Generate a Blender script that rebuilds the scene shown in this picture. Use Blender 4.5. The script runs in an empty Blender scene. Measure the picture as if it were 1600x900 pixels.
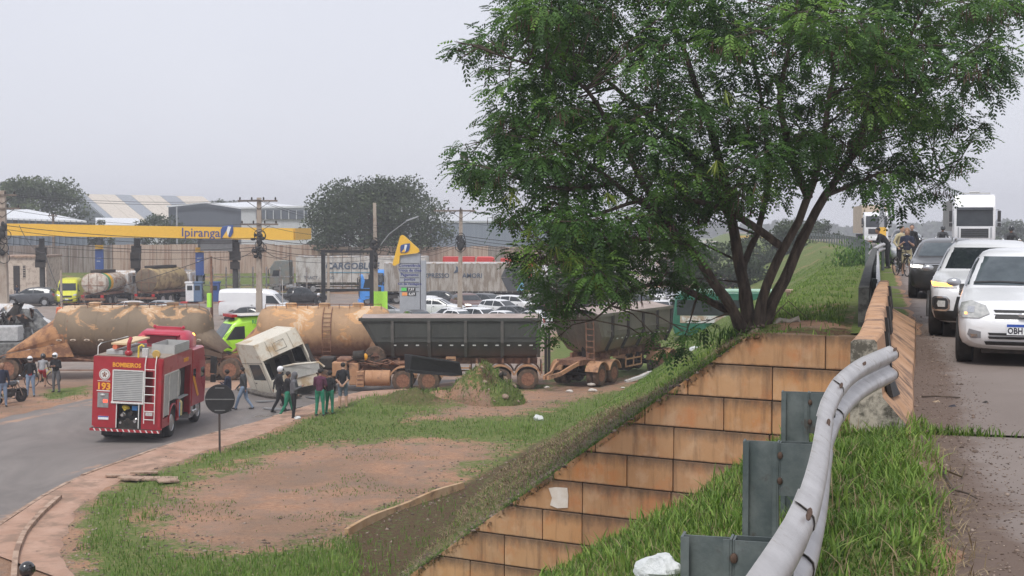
import bpy, bmesh, math, random
import numpy as np
from mathutils import Vector, Matrix, Euler, noise
from mathutils.bvhtree import BVHTree
from mathutils.geometry import tessellate_polygon
R = math.radians
random.seed(7)
rng = np.random.default_rng(7)
scene = bpy.context.scene
COL = scene.collection
# ------------------------------------------------------------ camera
EYE = 7.5                       # height of the eye above the lower ground
FPX, CX, CY, HOR = 2100.0, 800.0, 450.0, 354.0   # of the 1600x900 photograph
PITCH = math.atan((CY - HOR) / FPX)
cam_d = bpy.data.cameras.new('camera'); cam = bpy.data.objects.new('camera', cam_d); COL.objects.link(cam)
cam_d.sensor_width = 36.0; cam_d.lens = FPX * 36.0 / 1600.0
cam_d.clip_start = 0.05; cam_d.clip_end = 6000
cam.location = (0, 0, EYE); cam.rotation_euler = (R(90) - PITCH, 0, 0)
scene.camera = cam
# ------------------------------------------------------------ sky and sun: flat overcast daylight
w = bpy.data.worlds.new('World'); scene.world = w; w.use_nodes = True
nt = w.node_tree; nt.nodes.clear()
out = nt.nodes.new('ShaderNodeOutputWorld'); bg = nt.nodes.new('ShaderNodeBackground')
sky = nt.nodes.new('ShaderNodeTexSky'); sky.sky_type = 'NISHITA'; sky.sun_disc = False
SUN_EL, SUN_AZ = R(58), R(200)
sky.sun_elevation = SUN_EL; sky.sun_rotation = SUN_AZ; sky.dust_density = 4.0; sky.air_density = 1.0
mixc = nt.nodes.new('ShaderNodeMix'); mixc.data_type = 'RGBA'; mixc.inputs[0].default_value = 0.93
tcw = nt.nodes.new('ShaderNodeTexCoord'); nzw = nt.nodes.new('ShaderNodeTexNoise'); nzw.inputs['Scale'].default_value = 1.6
nzw.inputs['Detail'].default_value = 4
rmp = nt.nodes.new('ShaderNodeValToRGB')
rmp.color_ramp.elements[0].position = 0.3; rmp.color_ramp.elements[0].color = (4.75, 4.85, 5.42, 1)
rmp.color_ramp.elements[1].position = 0.7; rmp.color_ramp.elements[1].color = (5.3, 5.4, 5.9, 1)
nt.links.new(tcw.outputs['Generated'], nzw.inputs['Vector']); nt.links.new(nzw.outputs['Fac'], rmp.inputs['Fac'])
nt.links.new(sky.outputs['Color'], mixc.inputs[6]); nt.links.new(rmp.outputs['Color'], mixc.inputs[7])
nt.links.new(mixc.outputs[2], bg.inputs['Color']); bg.inputs['Strength'].default_value = 0.1
nt.links.new(bg.outputs[0], out.inputs['Surface'])
sd = bpy.data.lights.new('sun', 'SUN'); sd.energy = 1.5; sd.angle = R(18); sd.color = (1.0, 0.97, 0.93)
sun = bpy.data.objects.new('sun', sd); COL.objects.link(sun)
sdir = Vector((math.sin(SUN_AZ) * math.cos(SUN_EL), math.cos(SUN_AZ) * math.cos(SUN_EL), math.sin(SUN_EL)))
sun.rotation_euler = sdir.to_track_quat('Z', 'Y').to_euler()
scene.view_settings.view_transform = 'Standard'; scene.view_settings.look = 'None'
scene.view_settings.exposure = 0.70; scene.view_settings.gamma = 1.0
scene.cycles.max_bounces = 6; scene.cycles.diffuse_bounces = 3; scene.cycles.glossy_bounces = 2
scene.cycles.transmission_bounces = 3; scene.cycles.transparent_max_bounces = 6
scene.cycles.volume_bounces = 0; scene.cycles.use_denoising = True
# ------------------------------------------------------------ measuring from the camera's geometry
_c, _s = math.cos(PITCH), math.sin(PITCH)
def ray(px, py):
 u = (px - CX) / FPX; v = (CY - py) / FPX
 return Vector((u, _c + v * _s, -_s + v * _c))
def at(px, py, d):              # the point seen at (px,py) at distance y = d
 r = ray(px, py); return Vector((0, 0, EYE)) + r * (d / r.y)
def G(px, py, z=0.0):           # the ground point seen at (px,py)
 r = ray(px, py); return Vector((0, 0, EYE)) + r * ((z - EYE) / r.z)
def gd(d, px):                  # ground point at distance d in column px
 return Vector(((px - CX) / FPX * d, d, 0))
# the upper road runs off at this azimuth
RAZ = math.atan(570 / 2100); E = Vector((math.sin(RAZ), math.cos(RAZ), 0)); N = Vector((math.cos(RAZ), -math.sin(RAZ), 0))
ROADZ = 5.75
def RW(u, w_, z=ROADZ): p = N * u + E * w_; return Vector((p.x, p.y, z))
def to_uw(x, y): return x * N.x + y * N.y, x * E.x + y * E.y
def edge_u(w_):                 # the road's left edge swings left far away
 t = max(0.0, w_ - 58) / 95.0
 return -5.2 * t * t if t < 1.5 else -5.2 * (2.25 + 3.0 * (t - 1.5))
# ------------------------------------------------------------ tags and linking
def tag(o, label=None, cat=None, group=None, kind=None):
 if label: o['label'] = label
 if cat: o['category'] = cat
 if group: o['group'] = group
 if kind: o['kind'] = kind
 return o
def empty(name, loc=(0, 0, 0), rz=0.0, label=None, cat=None, group=None, rot=None):
 o = bpy.data.objects.new(name, None); COL.objects.link(o); o.location = loc
 o.rotation_euler = rot if rot else (0, 0, rz); o.empty_display_size = 0.3
 return tag(o, label, cat, group)
def link(name, me, parent=None, loc=None, rot=None):
 o = bpy.data.objects.new(name, me); COL.objects.link(o)
 if parent: o.parent = parent
 if loc is not None: o.location = loc
 if rot is not None: o.rotation_euler = rot
 return o
def copy_tree(o, parent=None):
 c = o.copy(); COL.objects.link(c)
 if parent: c.parent = parent
 for ch in list(o.children): copy_tree(ch, c)
 return c
# ------------------------------------------------------------ mesh collector
class MB:
 def __init__(s): s.v = []; s.f = []; s.mi = []; s.M = Matrix.Identity(4); s.cur = 0
 def add(s, vs, fs, M=None):
  n = len(s.v); T = s.M @ M if M is not None else s.M
  s.v += [tuple(T @ Vector(p)) for p in vs]; s.f += [tuple(i + n for i in f) for f in fs]; s.mi += [s.cur] * len(fs)
  return s
 def box(s, c, d, rot=None, taper=1.0):
  x, y, z = d[0] / 2, d[1] / 2, d[2] / 2; t = taper
  vs = [(-x, -y, -z), (x, -y, -z), (x, y, -z), (-x, y, -z), (-x * t, -y * t, z), (x * t, -y * t, z), (x * t, y * t, z), (-x * t, y * t, z)]
  M = Matrix.Translation(c)
  if rot: M = M @ Euler(rot).to_matrix().to_4x4()
  return s.add(vs, [(0, 3, 2, 1), (4, 5, 6, 7), (0, 1, 5, 4), (1, 2, 6, 5), (2, 3, 7, 6), (3, 0, 4, 7)], M)
 def rng(s, x0, x1, y0, y1, z0, z1): return s.box(((x0 + x1) / 2, (y0 + y1) / 2, (z0 + z1) / 2), (abs(x1 - x0), abs(y1 - y0), abs(z1 - z0)))
 def prism(s, poly, y0, y1, plane='xz'):
  n = len(poly)
  def P(a, b, c): return {'xz': (a, c, b), 'yz': (c, a, b), 'xy': (a, b, c)}[plane]
  vs = [P(a, b, y0) for a, b in poly] + [P(a, b, y1) for a, b in poly]
  fs = [tuple(range(n))[::-1], tuple(range(n, 2 * n))] + [(i, (i + 1) % n, n + (i + 1) % n, n + i) for i in range(n)]
  return s.add(vs, fs)
 def tube(s, path, rad, n=8, caps=True):
  path = [Vector(p) for p in path]; m = len(path)
  if not isinstance(rad, (list, tuple)): rad = [rad] * m
  vs = []; ref = None
  for i, p in enumerate(path):
   d = (path[min(i + 1, m - 1)] - path[max(i - 1, 0)]); d = d.normalized() if d.length > 1e-9 else Vector((0, 0, 1))
   if ref is None: ref = Vector((0, 0, 1)) if abs(d.z) < 0.9 else Vector((1, 0, 0))
   a = d.cross(ref).normalized(); b = d.cross(a).normalized(); ref = b.cross(d) if False else ref
   for k in range(n):
    t = 2 * math.pi * k / n; vs.append(p + (a * math.cos(t) + b * math.sin(t)) * rad[i])
  fs = [(i * n + k, i * n + (k + 1) % n, (i + 1) * n + (k + 1) % n, (i + 1) * n + k) for i in range(m - 1) for k in range(n)]
  if caps: fs += [tuple(range(n))[::-1], tuple(range((m - 1) * n, m * n))]
  return s.add(vs, fs)
 def bar(s, a, b, w_, h=None):
  h = h or w_; a = Vector(a); b = Vector(b); d = b - a; L = d.length
  q = d.to_track_quat('X', 'Z').to_matrix().to_4x4()
  n = len(s.v)
  return s.add([(x, y, z) for x in (0, L) for y, z in ((-w_ / 2, -h / 2), (w_ / 2, -h / 2), (w_ / 2, h / 2), (-w_ / 2, h / 2))],
      [(0, 1, 2, 3), (7, 6, 5, 4), (0, 4, 5, 1), (1, 5, 6, 2), (2, 6, 7, 3), (3, 7, 4, 0)], Matrix.Translation(a) @ q)
 def ell(s, c, r, n=10, m=7, rot=None):
  vs = [(0, 0, -1)]; fs = []
  for j in range(1, m):
   ph = -math.pi / 2 + math.pi * j / m
   for k in range(n): t = 2 * math.pi * k / n; vs.append((math.cos(ph) * math.cos(t), math.cos(ph) * math.sin(t), math.sin(ph)))
  vs.append((0, 0, 1)); T = len(vs) - 1
  for k in range(n):
   fs.append((0, 1 + (k + 1) % n, 1 + k)); b = 1 + (m - 2) * n; fs.append((b + k, b + (k + 1) % n, T))
  for j in range(m - 2):
   for k in range(n): a = 1 + j * n; fs.append((a + k, a + (k + 1) % n, a + n + (k + 1) % n, a + n + k))
  M = Matrix.Translation(c)
  if rot: M = M @ Euler(rot).to_matrix().to_4x4()
  return s.add(vs, fs, M @ Matrix.Diagonal((r[0], r[1], r[2], 1)))
 def loft(s, rings, caps=True, closed=True):
  n = len(rings[0]); m = len(rings); vs = [p for r in rings for p in r]; K = n if closed else n - 1
  fs = [(i * n + k, i * n + (k + 1) % n, (i + 1) * n + (k + 1) % n, (i + 1) * n + k) for i in range(m - 1) for k in range(K)]
  if caps: fs += [tuple(range(n))[::-1], tuple(range((m - 1) * n, m * n))]
  return s.add(vs, fs)
 def lathe(s, prof, n=20, axis='y', c=(0, 0, 0), caps=None):
  if caps is None: caps = min(prof[0][0], prof[-1][0]) < .05
  if not caps and prof[0] != prof[-1]: prof = list(prof) + [prof[0]]
  rings = []
  for r, h in prof:
   ring = []
   for k in range(n):
    t = 2 * math.pi * k / n; a, b = r * math.cos(t), r * math.sin(t)
    p = {'y': (a, h, b), 'z': (a, b, h), 'x': (h, a, b)}[axis]; ring.append((p[0] + c[0], p[1] + c[1], p[2] + c[2]))
   rings.append(ring)
  return s.loft(rings, caps)
 def mesh(s, name, mats, smooth=True, angle=35):
  me = bpy.data.meshes.new(name); me.from_pydata(s.v, [], s.f)
  if not isinstance(mats, (list, tuple)): mats = [mats]
  for m in mats: me.materials.append(m)
  if len(mats) > 1: me.polygons.foreach_set('material_index', s.mi)
  bm = bmesh.new(); bm.from_mesh(me); bmesh.ops.recalc_face_normals(bm, faces=bm.faces); bm.to_mesh(me); bm.free()
  if smooth:
   me.polygons.foreach_set('use_smooth', [True] * len(me.polygons))
   try: me.set_sharp_from_angle(angle=R(angle))
   except Exception: pass
  me.update(); return me
 def build(s, name, mats, parent=None, smooth=True, loc=None, rot=None, bevel=0, angle=35):
  o = link(name, s.mesh(name, mats, smooth, angle), parent, loc, rot)
  if bevel:
   b = o.modifiers.new('bevel', 'BEVEL'); b.width = bevel; b.segments = 2; b.limit_method = 'ANGLE'; b.angle_limit = R(40)
  return o
def np_mesh(name, V, F, mats, smooth=False, attr=None, uv=None):
 """V (n,3) array, F (m,k) array, all faces of k corners"""
 me = bpy.data.meshes.new(name); V = np.asarray(V, np.float32); F = np.asarray(F, np.int32)
 me.vertices.add(len(V)); me.vertices.foreach_set('co', V.ravel()); m, k = F.shape
 me.loops.add(m * k); me.loops.foreach_set('vertex_index', F.ravel())
 me.polygons.add(m); me.polygons.foreach_set('loop_start', np.arange(m, dtype=np.int32) * k)
 me.polygons.foreach_set('loop_total', np.full(m, k, np.int32))
 if smooth: me.polygons.foreach_set('use_smooth', np.ones(m, bool))
 for mm in (mats if isinstance(mats, (list, tuple)) else [mats]): me.materials.append(mm)
 if attr:
  for an, a in attr.items():
   at_ = me.attributes.new(an, 'FLOAT', 'POINT'); at_.data.foreach_set('value', np.asarray(a, np.float32))
 me.update(calc_edges=True); me.validate(); return me
# ------------------------------------------------------------ materials
MATS = {}
def srgb(r, g, b):
 f = lambda c: (c / 255 / 12.92) if c / 255 <= 0.04045 else ((c / 255 + 0.055) / 1.055) ** 2.4
 return (f(r), f(g), f(b), 1)
def C4(c): return tuple(c) if len(c) == 4 else (c[0], c[1], c[2], 1)
class NT:
 def __init__(s, name):
  s.m = bpy.data.materials.new(name); s.m.use_nodes = True; s.t = s.m.node_tree
  s.b = s.t.nodes['Principled BSDF']; s.co = s.n('ShaderNodeTexCoord')
 def n(s, k, **kw):
  nd = s.t.nodes.new(k)
  for a, v in kw.items(): setattr(nd, a, v)
  return nd
 def l(s, a, b): s.t.links.new(a, b)
 def vec(s, scale=(1, 1, 1), space='Object'):
  m = s.n('ShaderNodeMapping'); m.inputs['Scale'].default_value = scale; s.l(s.base if getattr(s, 'base', None) else s.co.outputs[space], m.inputs['Vector']); return m.outputs[0]
 def noise(s, sc, det=4, rough=.55, scale=(1, 1, 1), space='Object', dist=0):
  nd = s.n('ShaderNodeTexNoise'); nd.inputs['Scale'].default_value = sc; nd.inputs['Detail'].default_value = det
  nd.inputs['Roughness'].default_value = rough; nd.inputs['Distortion'].default_value = dist
  s.l(s.vec(scale, space), nd.inputs['Vector']); return nd.outputs['Fac']
 def ramp(s, f, lo, hi, a=0.0, b=1.0):
  nd = s.n('ShaderNodeMapRange'); nd.inputs[1].default_value = lo; nd.inputs[2].default_value = hi
  nd.inputs[3].default_value = a; nd.inputs[4].default_value = b; s.l(f, nd.inputs[0]); return nd.outputs[0]
 def mix(s, f, a, b, mode='MIX'):
  nd = s.n('ShaderNodeMix', data_type='RGBA', blend_type=mode)
  for i, v in ((0, f), (6, a), (7, b)):
   if isinstance(v, (int, float)): nd.inputs[i].default_value = v
   elif isinstance(v, tuple): nd.inputs[i].default_value = C4(v)
   else: s.l(v, nd.inputs[i])
  return nd.outputs[2]
 def math(s, op, a, b=0.0):
  nd = s.n('ShaderNodeMath', operation=op)
  for i, v in ((0, a), (1, b)):
   if isinstance(v, (int, float)): nd.inputs[i].default_value = v
   else: s.l(v, nd.inputs[i])
  return nd.outputs[0]
 def bump(s, h, strength=.3, dist=.02):
  nd = s.n('ShaderNodeBump'); nd.inputs['Strength'].default_value = strength; nd.inputs['Distance'].default_value = dist
  s.l(h, nd.inputs['Height']); s.l(nd.outputs[0], s.b.inputs['Normal'])
 def attr(s, name):
  nd = s.n('ShaderNodeAttribute'); nd.attribute_name = name; return nd.outputs['Fac']
 def col(s, c): s.l(c, s.b.inputs['Base Color']) if not isinstance(c, tuple) else setattr(s.b.inputs['Base Color'], 'default_value', C4(c))
 def setp(s, **kw):
  for k, v in kw.items():
   i = s.b.inputs[k.replace('_', ' ')]
   if isinstance(v, (int, float)): i.default_value = v
   elif isinstance(v, tuple): i.default_value = C4(v)
   else: s.l(v, i)
def pm(name, c1, c2=None, sc=6, rough=.6, metal=0.0, bump=0.0, bsc=None, dirt=None, damt=.5, dsc=2.0, emit=None, est=1.0, coat=0.0, stretch=(1, 1, 1), spec=None, dist=.02):
 if name in MATS: return MATS[name]
 t = NT(name); c1 = C4(c1); c2 = C4(c2) if c2 else tuple(min(1, x * 1.25) for x in c1[:3]) + (1,)
 nz = t.noise(sc, 5, .6, stretch); c = t.mix(t.ramp(nz, .35, .65), c1, c2)
 if dirt:
  d = t.noise(dsc, 8, .68, stretch); lo = 1 - damt
  f = t.ramp(d, lo * .6 + .12, lo * .6 + .24); c = t.mix(f, c, C4(dirt))
  t.setp(Roughness=t.ramp(f, 0, 1, rough, .9))
 else: t.setp(Roughness=rough)
 t.col(c); t.setp(Metallic=metal)
 if coat: t.setp(Coat_Weight=coat, Coat_Roughness=.08)
 if spec is not None: t.setp(Specular_IOR_Level=spec)
 if bump: t.bump(t.noise(bsc or sc * 4, 6, .65, stretch), bump, dist)
 if emit: t.setp(Emission_Color=C4(emit), Emission_Strength=est)
 MATS[name] = t.m; return t.m
DUST = (.36, .19, .10)
M = {}
M['tyre'] = pm('tyre_rubber', (.018, .018, .018), (.035, .032, .03), 12, .85, bump=.2)
M['tyre_dusty'] = pm('tyre_dusty', (.055, .042, .034), (.16, .10, .065), 5, .92, bump=.2)
M['rim'] = pm('alloy_rim', (.42, .43, .44), (.5, .5, .5), 10, .35, .8)
M['rim_dark'] = pm('dark_rim', (.06, .06, .065), (.10, .10, .10), 10, .4, .6)
M['rim_rust'] = pm('dusty_red_rim', (.17, .07, .045), (.30, .15, .09), 9, .85)
M['glass'] = pm('dark_vehicle_glass', (.018, .023, .027), (.03, .036, .04), 2, .06, spec=.5)
M['glass_lt'] = pm('pale_windscreen_glass', (.04, .055, .063), (.075, .095, .105), 3.5, .10, spec=.6); M['dkgrey'] = pm('charcoal_car_paint', (.03, .03, .032), (.045, .042, .04), 2, .3, .2, coat=.5)
M['black'] = pm('black_plastic', (.015, .015, .016), (.028, .028, .028), 14, .6)
M['blackmetal'] = pm('black_painted_metal', (.012, .013, .015), (.02, .02, .022), 8, .45)
M['under'] = pm('dark_chassis', (.02, .018, .017), (.05, .04, .033), 7, .85)
M['chassis'] = pm('dusty_red_chassis', (.13, .06, .042), (.29, .155, .095), 5, .88, bump=.3)
M['chrome'] = pm('bright_trim', (.55, .56, .57), (.65, .65, .65), 10, .2, .9)
M['lamp'] = pm('clear_lamp_glass', (.42, .43, .42), (.6, .6, .58), 20, .12, spec=.8)
M['lamp_on'] = pm('lit_headlamp', (1, .95, .85), None, 5, .3, emit=(1, .93, .8), est=6)
M['lamp_amber'] = pm('lit_amber_lamp', (1, .45, .08), None, 5, .3, emit=(1, .35, .05), est=3.5)
M['lamp_red'] = pm('red_lamp', (.35, .01, .01), (.5, .02, .02), 8, .2)
M['lamp_red_on'] = pm('lit_red_lamp', (.8, .05, .03), None, 5, .3, emit=(1, .05, .02), est=2.5)
M['white'] = pm('white_car_paint', (.72, .73, .75), (.78, .79, .80), 1.5, .28, coat=.5)
M['white_dirty'] = pm('white_paint_dusty', (.60, .60, .60), (.70, .70, .70), 2, .4, dirt=(.40, .30, .22), damt=.42)
M['silver'] = pm('silver_car_paint', (.36, .38, .40), (.42, .43, .45), 2, .3, .5, coat=.5)
M['grey'] = pm('dark_grey_car_paint', (.075, .08, .088), (.10, .105, .112), 2, .3, .3, coat=.5)
M['blackcar'] = pm('black_car_paint', (.018, .019, .021), (.03, .03, .032), 2, .25, coat=.6)
M['redcar'] = pm('dull_red_car_paint', (.20, .035, .03), (.25, .06, .045), 2, .35, coat=.4)
M['maroon'] = pm('brown_red_car_paint', (.11, .05, .04), (.15, .08, .065), 2, .4, coat=.3)
M['plate'] = pm('licence_plate_white', (.7, .72, .74), None, 30, .4)
M['plate_blue'] = pm('licence_plate_blue', (.03, .08, .35), None, 30, .4)
M['ink'] = pm('dark_ink', (.02, .02, .03), None, 30, .5)
def text(body, size, mat, parent, loc, rot, name='lettering', ext=.004, align='CENTER', off=0.0, sx=1.0, shear=0):
 cu = bpy.data.curves.new(name, 'FONT'); cu.body = body; cu.size = size; cu.extrude = ext; cu.align_x = align; cu.align_y = 'CENTER'
 cu.offset = off; cu.materials.append(mat); cu.shear = shear; cu.resolution_u = 2
 t = bpy.data.objects.new('tmp', cu); COL.objects.link(t); me = bpy.data.meshes.new_from_object(t.evaluated_get(bpy.context.evaluated_depsgraph_get())); bpy.data.objects.remove(t); me.name = name
 o = link(name, me, parent, loc, rot); o.scale = (sx, 1, 1); return o
def polysd(P, poly):
 """signed distance (positive inside) of points P (n,2) to polygon"""
 P = np.asarray(P, float); poly = np.asarray(poly, float); n = len(poly); ins = np.zeros(len(P), bool); dm = np.full(len(P), 1e9)
 for i in range(n):
  a = poly[i]; b = poly[(i + 1) % n]; ab = b - a; t = np.clip(((P - a) @ ab) / max(ab @ ab, 1e-12), 0, 1)
  dm = np.minimum(dm, np.linalg.norm(P - (a + t[:, None] * ab), axis=1))
  c = ((a[1] > P[:, 1]) != (b[1] > P[:, 1])); xx = (b[0] - a[0]) * (P[:, 1] - a[1]) / ((b[1] - a[1]) or 1e-12) + a[0]
  ins ^= c & (P[:, 0] < xx)
 return np.where(ins, dm, -dm)
def gpoly(pts): return [tuple(G(*p)[:2]) for p in pts]
def vnoise(x, y, sc, seed=0):
 """cheap value noise on arrays, -1..1"""
 x = np.asarray(x) * sc + seed * 17.3; y = np.asarray(y) * sc + seed * 5.1; xi = np.floor(x).astype(np.int64); yi = np.floor(y).astype(np.int64)
 fx = x - xi; fy = y - yi; fx = fx * fx * (3 - 2 * fx); fy = fy * fy * (3 - 2 * fy)
 def h(a, b):
  n = (a * 374761393 + b * 668265263 + seed * 1442695) & 0x7fffffff; n = ((n ^ (n >> 13)) * 1274126177) & 0x7fffffff
  return ((n ^ (n >> 16)) & 0xffff) / 32767.5 - 1
 return (h(xi, yi) * (1 - fx) + h(xi + 1, yi) * fx) * (1 - fy) + (h(xi, yi + 1) * (1 - fx) + h(xi + 1, yi + 1) * fx) * fy
# ------------------------------------------------------------ ground materials
def ground_mat():
 t = NT('soil_and_grass'); g = t.attr('grass'); dk = t.attr('dark'); lot = t.attr('lot')
 n1 = t.noise(.9, 8, .65); n2 = t.noise(7, 6, .6); n3 = t.noise(.25, 4, .5); n4 = t.noise(28, 4, .6)
 soil = t.mix(t.ramp(n2, .3, .7), (.30, .16, .098), (.49, .295, .19))
 soil = t.mix(t.ramp(n1, .42, .62), soil, (.30, .205, .155))
 soil = t.mix(t.ramp(n3, .45, .6, 0, .6), soil, (.22, .15, .105)); soil = t.mix(t.ramp(n4, .55, .72), soil, (.13, .085, .06))
 lotc = t.mix(t.ramp(n3, .4, .6), (.27, .235, .215), (.33, .265, .225))
 lotc = t.mix(t.ramp(n1, .45, .7), lotc, (.22, .175, .15)); soil = t.mix(lot, soil, lotc)
 gr = t.mix(t.ramp(n1, .35, .6), (.115, .165, .036), (.20, .21, .075)); gr = t.mix(t.ramp(n2, .3, .7), gr, (.085, .135, .028))
 gr = t.mix(t.ramp(n4, .6, .8), gr, (.15, .13, .07))
 f = t.math('ADD', g, t.ramp(n2, .25, .75, -.22, .22)); f = t.math('ADD', f, t.ramp(n1, .25, .75, -.42, .42)); f = t.math('ADD', f, t.ramp(n4, .3, .7, -.12, .12)); c = t.mix(t.ramp(f, .4, .6), soil, gr)
 f2 = t.math('ADD', dk, t.ramp(n2, 0, 1, -.4, .4)); dkc = t.mix(t.ramp(n4, .35, .65), (.045, .028, .018), (.15, .09, .05)); dkc = t.mix(t.ramp(n2, .5, .6), dkc, (.10, .115, .035))
 c = t.mix(t.ramp(f2, .4, .7), c, dkc)
 t.col(c); t.setp(Roughness=.95, Specular_IOR_Level=.2)
 t.bump(t.math('ADD', n2, n4), .6, .06); return t.m
def asphalt_mat(name, c1, c2, dirtc):
 t = NT(name); n1 = t.noise(.35, 7, .66, (1, .45, 1), dist=1.2); n2 = t.noise(60, 3, .7); n3 = t.noise(1.6, 7, .7)
 c = t.mix(t.ramp(n1, .35, .65), c1, c2); c = t.mix(t.ramp(n2, .4, .75, 0, .35), c, (.20, .17, .15))
 d = t.attr('dirt'); f = t.math('ADD', d, t.ramp(n3, 0, 1, -.45, .45)); f = t.math('ADD', f, t.ramp(n2, 0, 1, -.12, .12))
 c = t.mix(t.ramp(f, .38, .62), c, dirtc)
 t.col(c); wet = t.attr('wet'); t.setp(Roughness=t.math('SUBTRACT', .8, t.math('MULTIPLY', wet, .6)))
 t.bump(n2, .35, .01); return t.m
GM = ground_mat()
CONC = pm('pale_dusty_concrete', (.36, .24, .17), (.46, .34, .26), 2.5, .9, bump=.3, dirt=(.22, .14, .10), damt=.4, dsc=3)
# ------------------------------------------------------------ regions of the lower ground, measured on the photograph
kerb_px = [(-60, 862), (0, 826), (60, 784), (132, 746), (200, 724), (260, 700), (312, 688), (360, 676), (424, 656), (492, 636), (560, 617)]
kerb = [G(*p) for p in kerb_px]
for p in [(-14.2, 27.0), (-14.9, 24.0)][::-1]: pass
walk_in = [(140, 930), (108, 868), (118, 820), (150, 782), (205, 752), (264, 738), (340, 708), (400, 688), (492, 652), (576, 628), (650, 612)]
road_poly = gpoly([(-60, 862)]) + [tuple(p[:2]) for p in kerb[1:]] + gpoly([(640, 604), (720, 596), (720, 588), (560, 590), (310, 600), (144, 622), (0, 655), (-200, 700), (-330, 900)])
soil_polys = [gpoly([(216, 800), (250, 850), (304, 866), (372, 872), (520, 852), (600, 812), (700, 772), (735, 738), (800, 704), (640, 692), (480, 702), (370, 730), (300, 762)]),
    gpoly([(800, 655), (900, 630), (1010, 598), (1000, 588), (860, 604), (700, 640), (640, 662)]),
    gpoly([(590, 700), (760, 712), (800, 700), (640, 690)]),
    gpoly([(1040, 560), (1140, 530), (1180, 520), (1130, 515), (1050, 545)])]
walk_poly = gpoly(kerb_px) + gpoly(walk_in[::-1])
grass_mid = gpoly([(130, 930), (112, 868), (120, 820), (150, 782), (210, 750), (264, 738), (340, 708), (400, 688), (492, 652), (576, 628), (650, 612), (700, 604), (860, 600), (850, 560), (870, 520), (1090, 508), (1250, 500), (1300, 980), (500, 1100)])
grass_left = gpoly([(60, 612), (140, 602), (142, 616), (70, 628)])
grass_back = gpoly([(620, 502), (680, 485), (760, 487), (765, 500), (640, 512)])
mound_c = G(756, 640); ridge_c = G(640, 640)
def lower_h(x, y):
 x = np.asarray(x, float); y = np.asarray(y, float); P = np.stack([x.ravel(), y.ravel()], 1)
 z = .03 * vnoise(x, y, .35, 1) + .015 * vnoise(x, y, 1.7, 2)
 d = polysd(P, road_poly).reshape(x.shape); side = polysd(P, [tuple(p[:2]) for p in kerb] + [(60, 64), (60, 20), (-13, 20), tuple(kerb[0][:2])]).reshape(x.shape)
 base = np.where(side > -.35, .13, .035) + np.where(y < 80, z, z * .4)
 base = np.where((y > 60) & (side < 0), .02 + z * .3, base)
 z = np.where(d > .05, -.12, np.where(d > -.05, .01, base))
 return z
xs = np.concatenate([-np.geomspace(40, 2500, 26)[::-1], np.arange(-39.6, 30, .4), np.geomspace(30.4, 2500, 26)])
ys = np.concatenate([np.arange(14, 86, .36), np.geomspace(87, 4200, 60)])
def grid_mesh(name, X, Y, Z, mats, attr):
 m, n = X.shape; V = np.stack([X, Y, Z], -1).reshape(-1, 3); i = np.arange(m - 1)[:, None] * n + np.arange(n - 1)[None]
 F = np.stack([i, i + 1, i + n + 1, i + n], -1).reshape(-1, 4)
 return np_mesh(name, V, F, mats, True, {k: a.ravel() for k, a in attr.items()})
def masks(X, Y):
 P = np.stack([X.ravel(), Y.ravel()], 1); sh = X.shape
 sm = lambda d, w_: np.clip(.5 + d / w_, 0, 1)
 soil = np.zeros(len(P))
 for s_ in soil_polys: soil = np.maximum(soil, sm(polysd(P, s_), 3.6))
 g = np.maximum.reduce([.86 * sm(polysd(P, grass_mid), 1.5), .75 * sm(polysd(P, grass_left), 1), sm(polysd(P, grass_back), 1.5)])
 g = np.minimum(g, 1 - soil * .98)
 far = P[:, 1] > 170; g = np.where(far, .8, g)
 lot = np.clip((P[:, 1] - 62) / 8, 0, 1) * (1 - np.clip(g * 2, 0, 1)); lot = np.where(P[:, 1] > 160, 0, lot)
 u, w_ = to_uw(P[:, 0], P[:, 1])
 return g.reshape(sh), lot.reshape(sh)
X, Y = np.meshgrid(xs, ys); g_, l_ = masks(X, Y); Zl = lower_h(X, Y)
rg = G(690, 640)
def ridgeh(x, y): return .55 * np.exp(-((x - ridge_c.x) / 1.9) ** 2 - ((y - ridge_c.y - .6) / 1.0) ** 2) * (1 + .4 * vnoise(x, y, 1.6, 5))
Zl = Zl + ridgeh(X, Y)
dk_ = np.clip(1.3 * np.exp(-((X - ridge_c.x) / 2.3) ** 2 - ((Y - ridge_c.y - .2) / 1.3) ** 2), 0, 1) * .62
dp = polysd(np.stack([X.ravel(), Y.ravel()], 1), gpoly([(330, 880), (420, 850), (540, 800), (560, 850), (420, 878)])).reshape(X.shape); dk_ = np.maximum(dk_, .5 * np.clip(.5 + dp, 0, 1))
dp = polysd(np.stack([X.ravel(), Y.ravel()], 1), gpoly([(650, 925), (540, 925), (538, 836), (600, 805), (720, 761), (830, 699), (950, 640), (1060, 588), (1100, 575), (900, 720)])).reshape(X.shape)
dk_ = np.maximum(dk_, .82 * np.clip(.5 + dp / .7, 0, 1))
o = link('lower_ground', grid_mesh('lower_ground', X, Y, Zl, GM, {'grass': g_, 'dark': dk_, 'lot': l_})); tag(o, kind='structure')
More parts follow.
